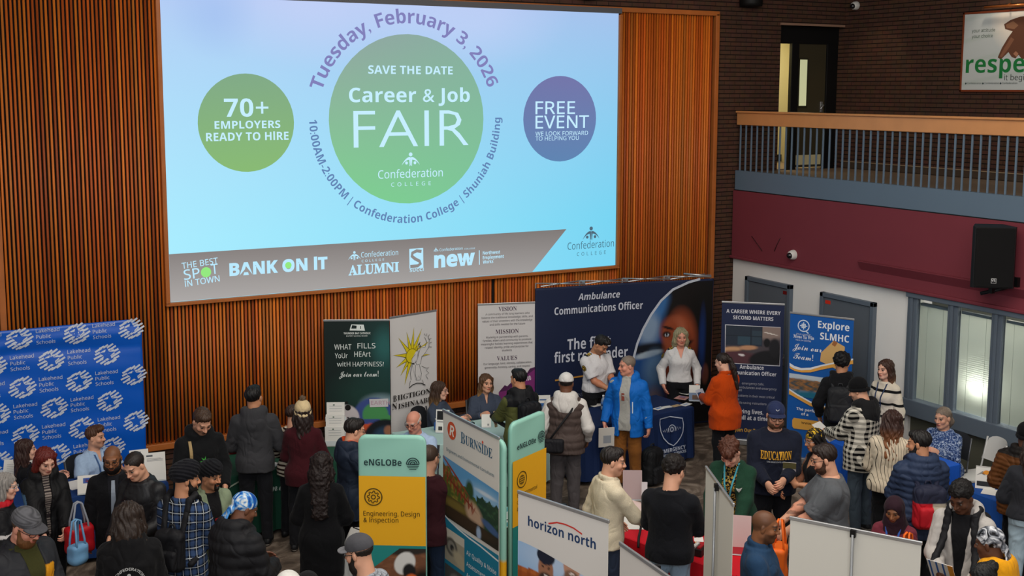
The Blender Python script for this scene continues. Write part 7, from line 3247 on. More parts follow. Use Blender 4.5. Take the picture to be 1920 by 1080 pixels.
# --- left: royal blue stand
r, B, t = make_person('person wearing glasses and red and black jacket at the left edge', dict(
    at=(0.967, 10.995, -107, 1.620), H=1.62, skin='pale', fem=True, hair=('bob', '8a8580'), glasses='b9bcc2', head=(0, 8, 0), w=1.1,
    R=(.16, .30, 1.02), L=(-.1, .3, 1.0),
    tops=[G_('jacket', 'b01522', .03, hood=.9, collar=(20, .04, .022), mat=M_SHELL, paint=lambda Vl, V, c, B: (c.__setitem__(slice(None), np.where(((Vl[:, 2] > .30) & (Vl[:, 2] < .535) | (np.abs(V[:, 0]) > .24))[:, None], A(lin('17171a'))[None], c)), c.__setitem__((np.abs(Vl[:, 2] - .29) < .014), A(lin('cfcac8')))))]))
r, B, t = make_person('person seated in plain black jumper against the royal blue backdrop', dict(
    at=(1.376, 13.336, -94, 1.250), H=1.66, sit=True, skin='pale', fem=True, hair=('long', '35201a', .30), head=(0, 0, 0),
    R=(.12, .36, .82), L=(-.12, .36, .82), tops=[G_('jumper', BLACKISH, .016, mat=M_KNIT)]))
r3, B3, t3 = make_person('person in black hooded coat over striped jumper, holding a red bag', dict(
    at=(1.362, 11.417, -175, 1.660), H=1.66, skin='pale', fem=True, hair=('long', '5e1b14', .16), brow='5e2a1c', head=(12, 22, 0), w=1.05,
    L=dict(p=(-.10, .34, .98)), R=dict(p=(.10, .36, .96)), curl=(.8, .7),
    tops=[G_('coat', '121214', .036, hem=.62, hood=1.15, open=(.0, .035), mat=M_SHELL, wr=.006,
             paint=lambda Vl, V, c, B: c.__setitem__((V[:, 0] > .20) & (Vl[:, 2] > .28) & (Vl[:, 2] < .40) & (Vl[:, 1] > .0), A(lin('4a6a88')))),
          G_('jumper', '2a2426', .012, mat=M_KNIT, paint=lambda Vl, V, c, B: c.__setitem__((np.sin(Vl[:, 2] * 260) > .3) & (np.abs(Vl[:, 0]) < .05), A(lin('8a8078'))))]))
r4, B4, t4 = make_person('person seated in pale blue polo shirt and lanyard at navy table', dict(
    at=(2.106, 13.402, -154, 1.280), H=1.82, sit=True, skin='fair', hair=('quiff', '4a2e1e'), beard=('moustache', '5a3a24'), stubble=('5a4030', .35), head=(30, 0, 0), w=1.12, bare=1,
    L=dict(p=(-.16, .40, .84)), R=dict(p=(.20, .36, .83)), curl=(.7, .4), lanyard=('3a5a8a', .10, 'c9ccd2'),
    tops=[G_('polo_shirt', '9db4d0', .02, sleeve=.36, collar=(22, .03, .013), vneck=(.04, .42))]))
r, B, t = make_person('person in glasses, black suit and long grey tie', dict(
    at=(1.887, 11.097, 166, 1.690), H=1.74, skin='brown', buzz=('1a110c', .35), beard=('full', '120c0a', .012), brow='120c0a', glasses='16161a', head=(-4, 12, 0),
    R='down', L='down', tops=[G_('suit_jacket', '101013', .024, hem=.72, open=(.0, .055), collar=(34, .02, .012)), G_('shirt', '1b1b20', .010, collar=(16, .03, .011))]))
strip(B, r, list(t.values()), 'tie', '8b94a0', .50, .04, .03, .06)
r, B, t = make_person('person in black leather jacket with white pin, leaning beside black suit', dict(
    at=(1.968, 10.669, 132, 1.720), H=1.73, skin='fair', hair=('crop', '1d1410'), head=(-4, 20, 4), lean=8, brow='1d1410',
    L=dict(p=(-.12, .32, 1.02)), R=dict(p=(.15, .34, .98)), tops=[G_('leather_jacket', '17171a', .026, hem=.78, collar=(30, .03, .016), mat=M_LEATHER, wr=.007, cinch=.01)]))
cloth_print(B, r, t['leather_jacket'], [('poly', circ(.016, 10, .022), .10, .36, 'b9b9b2')], name='pin')
r, B, t = make_person('person in mottled grey cap and dark jacket with mustard panels', dict(
    at=(0.973, 9.346, -148, 1.820), H=1.80, skin='ruddy', hair=('crop', '4a3424'), hat=('cap', '545458', '4a4a4e', lambda v, c: c.__imul__(1 + .35 * np.sin(v[:, 0:1] * 120 + 5 * np.sin(v[:, 2:3] * 90)))), beard=('full', '6b4526', .02), brow='6b4526', head=(6, 20, 0), w=1.28, hs=1.08, glasses='30302e',
    L=dict(p=(-.1, .34, 1.05)), R=dict(p=(.2, .30, 1.0)),
    tops=[G_('jacket', '26272b', .036, hem=.76, open=(.05, .075), collar=(40, .045, .02), mat=M_SHELL, wr=.006,
             paint=lambda Vl, V, c, B: c.__setitem__((((Vl[:, 2] < .41) & (Vl[:, 0] < -.055) & (Vl[:, 0] > -.155)) | ((Vl[:, 2] < .33) & (Vl[:, 0] > .05))) & (Vl[:, 1] > .02) & (Vl[:, 2] > .0), A(lin('d08f1c')))),
          G_('knit_pullover', '3a3a1e', .018, mat=M_KNIT, collar=(0, .04, .016))]))
held_sheet('white sheet in the hand of person in mustard panelled jacket', r, B, 0, .16, .22, 'd6d4d0', 'paper_sheet', 'paper', rot=(40, 0, 10))
r, B, t = make_person('person seen from behind in black hoodie with round white back print', dict(
    at=(1.728, 9.515, -14, 1.700), H=1.70, skin='pale', fem=True, hair=('long', '2b201a', .14), w=1.34, hs=1.14, bulk=1.25,
    L=(-.12, .30, 1.0), R=(.12, .30, 1.0), tops=[G_('hoodie', '121214', .040, hem=.74, hood=1.1)]))
cloth_print(B, r, t['hoodie'], [('arc', 'CONFEDERATION', 0, .235, .022, .105, 150, 'sans', .02, 'b9bab8'), ('text', 'COMMUNITY INTEGRATION', 0, .18, .018, .26, 'sans', .02, 'b9bab8'), ('text', 'THROUGH CO-OPERATIVE EDUCATION', 0, .15, .013, .26, 'sans', .01, 'b9bab8'),
                               ('poly', circ(.016, 10), 0, .295, 'b9bab8'), ('poly', [(-.055, -.02), (-.04, .01), (-.015, .02), (0, .0), (.015, .02), (.04, .01), (.055, -.02), (.02, -.012), (0, -.04), (-.02, -.012)], 0, .265, 'b9bab8')], back=True, name='back_print')
r, B, t = make_person('person in black turban and blue tartan shirt wearing a black backpack', dict(
    at=(2.292, 9.875, -45, 1.850), H=1.79, skin='tan', hat=('turban', '15151a'), beard=('full', '0f0d0c', .03), brow='0f0d0c', head=(-48, 6, 0),
    R=dict(p=(.10, .32, 1.08)), L=dict(p=(-.12, .30, 1.05)), tops=[G_('shirt', None, .026, hem=.76, mat=PLAID_BLUE, collar=(25, .03, .014), wr=.006)]))
backpack('black backpack worn over the blue tartan shirt', r, B, '17171a', z=.17, hh=.17, wid=.13, dep=.06)
r10, B10, t10 = make_person('person in black turban and open olive jacket holding a phone', dict(
    at=(2.614, 10.299, -162, 1.680), H=1.74, skin='tan', hat=('turban', '131317'), beard=('goatee', '14100e'), brow='120e0c', stubble=('1a1412', .35), head=(14, 8, 0),
    R=dict(p=(.02, .30, 1.02), f=(-.5, .6, .5)), L='down', curl=(.35, .8),
    tops=[G_('jacket', '7d8a70', .026, hem=.78, open=(.05, .065), collar=(38, .035, .016)), G_('shirt', '131315', .012)]))
cloth_print(B10, r10, t10['shirt'], [('poly', [(-.022, -.013), (.022, -.013), (.022, .013), (-.022, .013)], .0, .30, 'b01c24'), ('poly', circ(.009, 10), -.02, .297, 'd8d4d0')], name='chest_badge')
held_sheet('black phone held by person in olive jacket and turban', r10, B10, 1, .075, .15, '141416', 'phone', 'phone', rot=(50, 0, 10))
r, B, t = make_person('person in black hoodie with small green plant print, head bowed', dict(
    at=(2.868, 11.513, -178, 1.800), H=1.80, skin='fair', hair=('short', '3d2a1d'), beard=('moustache', '3d2a1d'), stubble=('3a2a20', .55), head=(6, 34, 0),
    R=dict(p=(.16, .28, 1.0)), L=dict(p=(-.16, .26, .98)), tops=[G_('hoodie', '111214', .026, hem=.78, hood=1., collar=(12, .03, .018))]))
cloth_print(B, r, t['hoodie'], [('poly', [(.05 * math.cos(a) * (1 if k % 2 else .35), .05 * math.sin(a) * (1 if k % 2 else .35)) for k, a in enumerate(np.linspace(0, 2 * math.pi, 15)[:-1])], .0, .31, '3a9a3a'), ('poly', [(-.005, -.09), (.005, -.09), (.005, -.02), (-.005, -.02)], 0, .31, '3a9a3a')], name='chest_print')
strip(B, r, list(t.values()), 'shoulder_strap', '9a8258', .50, .10, .03, .03, x0=.12)

# --- green stand visitors
r, B, t = make_person('person seen from behind in charcoal hoodie at the green table', dict(
    at=(3.586, 12.274, -20, 1.810), H=1.80, skin='tan', hair=('short', '0f0d0d'), head=(-22, -4, 0), w=1.06,
    R=dict(p=(.22, .24, 1.02)), L=dict(p=(-.2, .28, 1.0)), sole='c9c5bd', tops=[G_('hoodie', '38383b', .026, hem=.84, hood=1.05, cinch=.006)]))
r, B, t = make_person('person in cream and brown striped jumper mostly hidden by beanie wearer', dict(
    at=(4.053, 12.320, -48, 1.530), H=1.66, skin='fair', fem=True, hair=('updo', '33221a'), head=(-20, 4, 0), R=(.12, .3, 1.0), L=dict(p=(-.2, .2, 1.0)),
    tops=[G_('striped_jumper', None, .02, mat=STRIPE_BROWN, hem=.84)]))
r, B, t = make_person('person in cream pompom beanie and maroon jumper seen from behind', dict(
    at=(4.017, 11.897, -27, 1.730), H=1.66, skin='pale', fem=True, hair=('long', '241815', .16), hat=('beanie', 'cdb78e', '5c4a38'), head=(14, 0, 0), w=1.05,
    L=dict(p=(-.14, .3, 1.0)), R=dict(p=(.18, .26, 1.0)), sole='d0ccc4', feet=((-.12, .02), (.14, -.05)), tops=[G_('jumper', '3c151b', .026, mat=M_KNIT, hem=.80)]))

# --- bottom left-centre
r, B, t = make_person('person in blue marbled headscarf and black puffer coat with round red patch', dict(
    at=(2.602, 9.075, -64, 1.760), H=1.74, skin='dark', hat=('durag', SWIRL_BLUE), head=(-22, 18, 0), lean=8, w=1.12,
    R=dict(p=(.10, .36, 1.08)), L=dict(p=(-.1, .36, 1.1)), tops=[G_('puffer_coat', '19191c', .05, hem=.66, hood=1.35, puff=.012, quilt=.10, mat=M_SHELL)]))
cloth_print(B, r, t['puffer_coat'], [('poly', circ(.042, 20), .14, .10, 'b81c22'), ('poly', circ(.030, 20), .14, .10, 'd8d2cc'), ('poly', circ(.018, 6), .14, .10, 'b81c22')], back=True, name='sleeve_patch')
r, B, t = make_person('person seen from behind in long plain black jumper near gear banner', dict(
    at=(3.568, 10.067, -28, 1.680), H=1.68, skin='pale', fem=True, hair=('curlylong', '1d1311', .34), w=1.05, R=dict(p=(.18, .26, 1.0)), L=dict(p=(-.18, .26, 1.0)),
    tops=[G_('long_jumper', '111113', .034, hem=.52, mat=M_KNIT)], pants='101013'))
r, B, t = make_person('person in glasses and navy jacket with orange hood lining', dict(
    at=(4.218, 10.834, -89, 1.720), H=1.72, skin='fair', hair=('short', '17110f'), glasses='2a2a2e', head=(-8, 10, 0), R=dict(p=(.16, .34, 1.0)), L=dict(p=(-.1, .36, 1.02)),
    tops=[G_('jacket', '1f2838', .032, hem=.72, hood=1.1, open=(.0, .04), mat=M_SHELL, paint=lambda Vl, V, c, B: (c.__setitem__((Vl[:, 2] > .525) & (np.abs(Vl[:, 0]) < .095) & (Vl[:, 1] > -.08), A(lin('c8481e'))), c.__setitem__((np.abs(Vl[:, 2] - .17) < .010) & (np.abs(Vl[:, 0]) > .19), A(lin('b8503a'))))),
          G_('shirt', 'cfd2d6', .012, collar=(20, .03, .012))]))
r, B, t = make_person('person in dark grey cap and pale grey checked shirt', dict(
    at=(2.991, 7.729, 31, 1.800), H=1.78, skin='fair', hair=('crop', '1f1814'), hat=('cap', '4a4a4e', '77777a'), beard=('full', '1c1512', .03), glasses='1a1a1c', head=(8, 12, 0),
    R=(.14, .3, 1.05), L=(-.14, .3, 1.05), tops=[G_('checked_shirt', None, .022, mat=PLAID_GREY, collar=(24, .03, .014))]))
r, B, t = make_person('person in white cap cut off by the bottom edge', dict(
    at=(2.392, 7.464, -28, 1.740), H=1.72, skin='fair', hair=('short', '2a1c15'), hat=('cap', 'd4d2cc'), tops=[G_('jacket', '2a2c32', .028)]))
r, B, t = make_person('person in black cap beside the white cap at bottom edge', dict(
    at=(2.654, 7.821, -39, 1.550), H=1.72, skin='tan', hair=('short', '17110f'), hat=('cap', '151517'), tops=[G_('jacket', '8a7a64', .028)]))
r20, B20, t20 = make_person('person seated in glasses and pale blue collared shirt behind gear banner', dict(
    at=(5.365, 12.022, 138, 1.330), H=1.76, sit=True, skin='ruddy', hair=('fringe', 'b9b4ac'), brow='b0a89e', glasses='1c1c20', head=(-10, 16, 0), w=1.1,
    L=(-.14, .38, .84), R=(.14, .38, .84), tops=[G_('shirt', 'a9bfdc', .02, collar=(20, .03, .014))]))
r, B, t = make_person('person in maroon jumper and jeans between gear banner and bridge banner', dict(
    at=(4.447, 9.574, -45, 1.750), H=1.75, skin='fair', hair=('crop', '4a3a30'), glasses='1c1c20', head=(-14, 6, 0), w=1.1, R=dict(p=(.1, .32, 1.0)), L=(-.1, .32, 1.0),
    pants='1d2a3e', tops=[G_('jumper', '35151b', .024, hem=.84, collar=(10, .02, .012))]))

# --- teal table
r22, B22, t22 = make_person('person seated side on in glasses and navy fleece at teal table', dict(
    at=(6.376, 13.418, -143, 1.270), H=1.70, sit=True, skin='pale', fem=True, hair=('long', '3d2a1e', .30, '8a6a44'), brow='4a3424', glasses='9a7a70', head=(16, 2, 0), w=1.08,
    L=dict(p=(-.1, .38, .84)), R=dict(p=(.14, .36, .84)), tops=[G_('fleece', '3b4454', .026, collar=(20, .035, .015))]))
r23, B23, t23 = make_person('person seated facing the hall in navy fleece before the pale banner', dict(
    at=(7.097, 13.486, 166, 1.270), H=1.70, sit=True, skin='fair', fem=True, hair=('long', '523722', .28, 'b08450'), brow='4a3424', head=(12, -2, -4), w=1.12,
    L=dict(p=(-.12, .38, .84)), R=dict(p=(.14, .36, .84)), tops=[G_('fleece', '3e4656', .026, collar=(22, .035, .015), vneck=(.03, .43))]))
r24, B24, t24 = make_person('person in olive and black hooded jacket leaning to the teal table', dict(
    at=(6.699, 11.912, 1, 1.720), H=1.70, skin='tan', hair=('short', '0f0d0e'), head=(18, 4, 0), w=1.04, L=dict(p=(-.12, .42, 1.06)), R=dict(p=(.1, .3, 1.0)), curl=(.9, .5),
    tops=[G_('jacket', '55592f', .032, hem=.78, hood=1.2, mat=M_SHELL, cuffcol='2a2a1c', paint=lambda Vl, V, c, B: c.__setitem__((Vl[:, 2] > .40) & (np.abs(Vl[:, 0]) < .22), A(lin('17181b'))))]))
b = backpack('black backpack with white mark worn over the olive jacket', r24, B24, '15161a', z=.25)
m = MB()
c_ = B24.T((0, -.335, .22)) * B24.S
for g in (-1, 1):
    m.tube([c_ + B24.R @ A((g * .028, -.03, .02)), c_ + B24.R @ A((g * .010, -.036, .0)), c_ + B24.R @ A((g * .028, -.03, -.02))], .006, mat('c9c9c9', .5), 6)
m.build('emblem', b)
held_sheet('rolled leaflet held up by person in olive and black jacket', r24, B24, 0, .05, .20, 'c9b890', rot=(80, 20, 0))
# --- white cap, brown vest
r25, B25, t25 = make_person('person in white cap and brown puffer vest over white hoodie, from behind', dict(
    at=(7.103, 11.480, -36, 1.720), H=1.70, skin='dark', hair=('crop', '17110e'), hat=('cap', 'd2d0cc'), w=1.12, pants='4e4a4c', pfat=.022, sole='c9c6c0', shoes='4a4848',
    L=dict(p=(-.27, .10, .90)), R=dict(p=(.26, .12, .92)),
    tops=[G_('puffer_vest', '4b3f3b', .046, sleeve=0, hem=.80, puff=.010, quilt=.095, mat=M_SHELL), G_('white_hoodie', 'cdc9c4', .026, hood=1.25, wr=.006)]))
cb = thing('crossbody_bag', 'black crossbody bag slung behind the brown vest', 'bag', r25.location, r25.rotation_euler[2])
V, F = nets([rbox(B25.T((-.12, -.235, .0)), (.12, .045, .085), B25.R, rr=.035)], .010, wrinkle(.003, 2))
mesh_obj('bag_body', V * B25.S, F, M_SHELL, cb, True, tint(V, '1c1c20'))
m = MB()
m.tube([B25.T(p) * B25.S for p in ((-.18, -.22, .06), (-.05, -.195, .24), (.08, -.185, .42), (.12, -.10, .54), (.125, .0, .56), (.06, .16, .40), (-.1, .19, .2), (-.22, .08, .08), (-.2, -.16, .02))], .012, mat('1a1a1d', .7), 6)
m.build('strap', cb)

# --- ambulance stand
r26, B26, t26 = make_person('person in white short sleeved uniform shirt with gold epaulettes, head bowed', dict(
    at=(8.647, 12.971, -172, 1.700), H=1.76, skin='tan', hair=('quiff', '14100f'), stubble=('1a1412', .4), head=(14, 36, 0), w=1.12, bare=1, pants='15161a',
    R=dict(p=(.02, .34, 1.02)), L=dict(p=(-.08, .36, 1.0)), tops=[G_('uniform_shirt', 'd3d1d2', .020, sleeve=.42, hem=.95, collar=(20, .03, .013), vneck=(.03, .47), cinch=.004)]))


def epaulettes(root, B, patch=None):
    tree = surf_tree([o for o in root.children if o.name.startswith('uniform')])
    S = B.S
    for i, sg in ((0, -1), (1, 1)):
        m, g = MB(), MB()
        for k, (a, b_) in enumerate(((.095, .185), (.115, .128), (.142, .155))):
            q = []
            for xx in np.linspace(a, b_, 5):
                for yy in (-.035, .018):
                    h = tree.ray_cast(Vector(B.T((sg * xx, yy, .9)) * S), Vector(B.R @ A((0, 0, -1.))), 1.)
                    if h[0] is not None:
                        q.append(A(h[0]) + B.R @ A((0, 0, .010 + .004 * (k > 0))))
            if len(q) == 10:
                (m if k == 0 else g).add(q + [p - B.R @ A((0, 0, .012)) for p in q], [(2 * t, 2 * t + 1, 2 * t + 3, 2 * t + 2) for t in range(4)] + [(10, 12, 2, 0), (1, 3, 13, 11), (3, 5, 15, 13), (5, 7, 17, 15), (7, 9, 19, 17), (12, 14, 4, 2), (14, 16, 6, 4), (16, 18, 8, 6), (0, 1, 11, 10), (8, 18, 19, 9)], mat('15161d' if k == 0 else 'd0a83a', .5))
        e = m.build('epaulette', root)
        g.build('gold_bar', e)
    if patch is not None:
        i = patch
        sg = -1 if i == 0 else 1
        d = unit(B.elbow[i] - B.shoulder[i])
        n = unit(A((sg, .1, 0)) - d * (A((sg, .1, 0)) @ d))
        p = B.shoulder[i] + d * .075 + n * .082
        s_ = np.cross(d, n)
        m = MB()
        for rr_, c, o in ((.046, '1c1a14', 0), (.036, 'b8962c', .003), (.028, '1c1a14', .006), (.014, 'b8962c', .009)):
            P = [(p + n * o + s_ * rr_ * .8 * math.cos(a) - d * rr_ * math.sin(a)) * B.S for a in np.linspace(0, 2 * math.pi, 17)[:-1]]
            m.add(P, [tuple(range(16))], mat(c, .6))
        m.build('shoulder_patch', root)


epaulettes(r26, B26, 1)
r28, B28, t28 = make_person('person in white long sleeved uniform shirt before the face photo', dict(
    at=(9.935, 13.009, 151, 1.700), H=1.68, skin='ruddy', fem=True, hair=('bob', '8d8668'), brow='7a6a50', head=(4, 4, 0), pants='121318', w=1.02,
    R=dict(p=(.25, .08, .92), f=(-.3, .3, -.9), pole=(.5, -1, 0)), L=dict(p=(-.25, .08, .92), f=(.3, .3, -.9), pole=(-.5, -1, 0)),
    tops=[G_('uniform_shirt', 'd0cecd', .022, hem=.96, collar=(24, .03, .013), vneck=(.06, .40), wr=.006)]))
epaulettes(r28, B28, 1)
r27, B27, t27 = make_person('person in open bright blue ski jacket and brown trousers', dict(
    at=(8.210, 11.833, 127, 1.720), H=1.72, skin='ruddy', hair=('crop', '75685c'), brow='6a5a4a', head=(-46, 4, 0), w=1.1, pants='7b4c1f', pfat=.02, shoes='4a3420',
    R=dict(p=(.28, .12, .88), f=(-.2, .35, -.9)), L=dict(p=(-.29, .04, .84), f=(0, .1, -1)), curl=(.7, .8),
    tops=[G_('ski_jacket', '0d62b8', .026, hem=.72, hood=1.1, open=(.075, .06), collar=(42, .04, .018), mat=M_SHELL, wr=.006), G_('zip_top', 'a3a29c', .018, collar=(6, .05, .015))]))
cloth_print(B27, r27, t27['ski_jacket'], [('poly', [(-.006, -.075), (.006, -.075), (.006, .075), (-.006, .075)], -.105, .20, 'c9d6e2'), ('poly', [(-.004, -.068), (.004, -.068), (.004, .068), (-.004, .068)], -.105, .20, '1a2430')], name='zip_pocket')
cloth_print(B27, r27, t27['zip_top'], [('poly', [(-.02, -.05), (.02, -.05), (.02, .05), (-.02, .05)], .02, .33, '8a4438')], name='chest_panel')
held_sheet('bundle of papers held low by person in blue ski jacket', r27, B27, 1, .20, .28, 'd6d2ca', 'papers', 'paper', off=(0, .02, -.10), rot=(75, 10, 20), deco=[(-.3, -.3, .2, .1, '9aa0a8')])
r29, B29, t29 = make_person('person in burnt orange turtleneck jumper at end of navy table', dict(
    at=(9.547, 11.650, 1, 1.660), H=1.66, skin='pale', fem=True, hair=('pony', '221712', .26), head=(22, 14, 0), w=1.14, pants='121317',
    L=dict(p=(-.12, .34, 1.08)), R=dict(p=(.12, .34, 1.06)), curl=(.8, .8), tops=[G_('turtleneck', 'b8420f', .030, hem=.72, mat=M_KNIT, collar=(0, .045, .017), wr=.006)]))
held_sheet('small leaflet in the hands of person in orange turtleneck', r29, B29, 0, .16, .20, 'b9bcc8', rot=(60, 0, 15), deco=[(-.4, -.3, .1, .3, '3a4a6a')])
bp = thing('backpack', 'black backpack standing on the floor before navy tablecloth', 'backpack', (8.610, 11.819, 0), rad(20))
V, F = nets([rbox((0, 0, .235), (.16, .10, .23), None, rr=.07, k=.02), ell((0, .0, .42), (.13, .09, .08), k=.04)], .012, wrinkle(.005, 8))
mesh_obj('bag', V, F, M_SHELL, bp, True, tint(V, '17181a'))
V, F = nets([rbox((0, -.11, .15), (.12, .035, .11), None, rr=.03)], .011, wrinkle(.003, 3))
mesh_obj('pocket', V, F, M_SHELL, bp, True, tint(V, '1c1d20'))
m = MB()
m.tube([(-.04, 0, .47), (-.03, 0, .53), (.03, 0, .53), (.04, 0, .47)], .01, mat('17181a', .7), 6)
m.build('handle', bp)

# --- red table
r, B, t = make_person('person in cream high collared jumper reaching over the red table', dict(
    at=(5.837, 8.594, -96, 1.790), H=1.78, skin='fair', hair=('short', '1a1311'), head=(-26, 6, 0), stubble=('2a201a', .25), pants='2b3548', lean=3,
    R=dict(p=(.14, .42, 1.04), n=(0, 0, -1)), L=dict(p=(-.2, .18, .98)), tops=[G_('jumper', 'cbbfa6', .024, hem=.86, mat=M_KNIT, collar=(14, .04, .015), cinch=.004, wr=.006)]))
r, B, t = make_person('person in plain black jumper and pale jeans at red table', dict(
    at=(6.129, 8.057, -51, 1.830), H=1.78, skin='fair', hair=('curly', '16100e'), glasses='1c1c20', head=(-18, 14, 0), w=1.08, pants='7d93a8',
    R=dict(p=(.16, .36, 1.02)), L=dict(p=(-.16, .34, 1.0)), tops=[G_('jumper', '15161a', .026, hem=.86, mat=M_KNIT, collar=(5, .015, .010), cinch=.006)]))
sb = thing('shoulder_bag_strap', 'loose black bag strap draped over the red table edge', 'strap', (6.285, 8.799, .757))
m = MB()
m.tube([(.12, .2, .12), (.08, .10, .07), (.0, .02, .012), (-.06, -.06, .006), (-.09, -.10, -.03)], .012, mat('17181a', .7), 6)
m.build('strap', sb)
r32, B32, t32 = make_person('person in dark green cardigan and teal lanyard at red table', dict(
    at=(7.070, 8.514, 126, 1.660), H=1.68, skin='pale', fem=True, hair=('flop', '4d2a1c'), brow='4a2a1c', head=(-6, 40, 0), lean=5, w=1.2, hs=1.12, pants='131315', lanyard=('3f97a8', .22),
    L=dict(p=(-.14, .34, .92)), R=dict(p=(.16, .34, .92)), tops=[G_('cardigan', '1f3d2e', .030, hem=.70, open=(.06, .07), mat=M_KNIT), G_('floral_top', None, .014, mat=FLORAL, hem=.66)]))
cloth_print(B32, r32, t32['cardigan'], [('poly', [(-.03, .022), (0, .012), (.03, .022), (.016, -.005), (0, -.03), (-.016, -.005)], -.11, .34, 'b4b9b4')], name='brooch')
r33, B33, t33 = make_person('person in navy cap and navy sweatshirt with yellow lettering', dict(
    at=(8.061, 8.935, 146, 1.840), H=1.81, skin='fair', hair=('crop', '33241a'), hat=('cap', '232c4c'), beard=('full', '4a3222'), glasses='1c1c20', brow='33241a', head=(2, 8, 0), w=1.18,
    L=dict(p=(-.06, .32, 1.06)), R=dict(p=(.10, .32, 1.02)), curl=(.6, .8), pants='17181d', tops=[G_('sweatshirt', '171b2a', .030, hem=.84, collar=(6, .02, .014))]))
cloth_print(B33, r33, t33['sweatshirt'], [('text', 'EDUCATION', 0, .30, .085, .30, 'serif', .012, 'd9a032'), ('text', 'SAN DIEGO STATE UNIV', 0, .268, .014, .18, 'sans', .01, 'b9bcc4')], name='lettering')
m = MB()
for g in (-1, 1):
    P = [(g * .010 + g * .012 * math.cos(a_), .089 + .0, .085 + .012 * math.sin(a_)) for a_ in np.linspace(-1.2, 1.2, 7)]
    m.tube([to_world(A([(g * .004 + g * .018 * (1 - math.cos(a_)), .088 - .012 * abs(math.sin(a_)), .088 + .011 * math.sin(a_))]), B33.Rh, B33.hc, B33.hs)[0] * B33.S for a_ in np.linspace(-1.3, 1.3, 7)], .0028, mat('d4d6da', .5), 5)
m.build('cap_emblem', r33)
r34, B34, t34 = make_person('person in patterned kerchief, glasses and black tank top holding a card', dict(
    at=(8.369, 8.723, 78, 1.570), H=1.62, skin='tan', fem=True, hair=('long', '131011', .14), hat=('bandana', KERCHIEF), glasses='8a8a8e', head=(-4, 12, 0), bare=1, tattoo=0,
    L=dict(p=(-.10, .36, 1.16), f=(.2, .2, 1)), R=dict(p=(.06, .36, 1.04)), curl=(.9, .6), pants='15161a', tops=[G_('tank_top', '131316', .014, sleeve=0, vneck=(.11, .36), hem=.84, neck=.50)]))
held_sheet('pale card with a photo held up by person in black tank top', r34, B34, 0, .13, .19, 'c9c2c6', 'card', 'card', off=(0, .02, .06), rot=(70, 0, 60), deco=[(-.5, .1, .5, .5, '6a6440')])
r35, B35, t35 = make_person('person in glasses and grey t-shirt reaching both arms forward', dict(
    at=(7.456, 7.656, 54, 1.830), H=1.80, skin='fair', hair=('short', '221611'), beard=('full', '3d281c'), glasses='1c1c20', head=(0, 14, 0), w=1.25, bare=1, tattoo=1, pants='9a7c5c',
    L=dict(p=(-.10, .46, .90), pole=(-.6, -.3, -.6)), R=dict(p=(.06, .48, .92)), curl=(.9, .9), tops=[G_('t_shirt', '54575b', .028, sleeve=.46, hem=.80, collar=(4, .012, .010))]))
r36, B36, t36 = make_person('person in denim jacket standing side on between two blank banner backs', dict(
    at=(6.013, 6.741, -138, 1.750), H=1.74, skin='brown', buzz=('1a120e', .55), stubble=('17100d', .6), brow='17100d', head=(0, 6, 0), w=1.06,
    L=dict(p=(-.1, .34, 1.0)), R=dict(p=(.16, .32, .98)), tops=[G_('denim_jacket', '24405f', .028, hem=.84, collar=(26, .04, .016), wr=.006)]))


def bag(name, label, p, col, w, h, d, hcol=None, rz=0, cat='bag', stripe=None):
    """a soft tote hanging by its handles; p = where the handles are held"""
    t = thing(name, label, cat, p, rad(rz))
    P = [rbox((0, 0, -.22 - h / 2), (w / 2, d / 2, h / 2), None, rr=min(d, w) * .3, k=.02), ell((0, 0, -.22 - h * .75), (w * .52, d * .62, h * .3), k=.03)]
    V, F = nets(P, .011, wrinkle(.007, 6))
    mesh_obj('bag_body', V, F, mat(col, .55, bump=.1), t, True)
    for s in (-1, 1):
        m = MB()
        m.tube([(-w * .28, s * d * .40, -.22 - h * .25), (-w * .26, s * d * .34, -.18), (-.03, s * .02, -.01), (0, s * .012, .004), (.03, s * .02, -.01), (w * .26, s * d * .34, -.18), (w * .28, s * d * .40, -.22 - h * .25)], .010, mat(hcol or col, .6), 6)
        m.build('handle', t)
    return t


bag('tote_bag', 'red tote bag with grey handles held by person in black coat', (1.569, 11.100, 1.207), 'b3121f', .26, .26, .14, '8a8f98', 10)
bag('carrier_bag', 'pale blue cloth bag hanging beside the red tote', (1.513, 10.850, 1.131), '6c9cc4', .17, .19, .13, None, 30)
bag('tote_bag', 'orange tote bag between denim jacket and grey t-shirt', (6.533, 7.150, 1.447), 'e0641a', .24, .34, .12, None, 40)
# --- right side
r37, B37, t37 = make_person('person in black hoodie with black backpack facing the tepee banner', dict(
    at=(10.612, 10.587, -47, 1.770), H=1.75, skin='tan', hair=('bushy', '0f0c0c'), head=(-8, 4, 0), R=dict(p=(.14, .28, 1.0)), L=dict(p=(-.26, .12, .92)), pants='17181c',
    tops=[G_('hoodie', '131316', .030, hood=1.1)]))
backpack('black backpack on the person facing the blue banner', r37, B37, '26272a', z=.22, hh=.22)
r38, B38, t38 = make_person('person in black beanie and black and white check shirt reading', dict(
    at=(9.683, 9.464, 9, 1.790), H=1.77, skin='fair', hair=('crop', '5a4a40'), hat=('beanie', '121214'), stubble=('7a6a60', .4), head=(16, 22, 0), w=1.14, pants='3b4650', sole='c9c6c0',
    L=dict(p=(-.10, .40, 1.08)), R=dict(p=(.08, .38, 1.06)), curl=(.7, .7), tops=[G_('check_shirt', None, .034, mat=PLAID_BW, hem=.74, wr=.006), G_('hooded_vest', '1a1a1c', .016, hood=1.2)]))
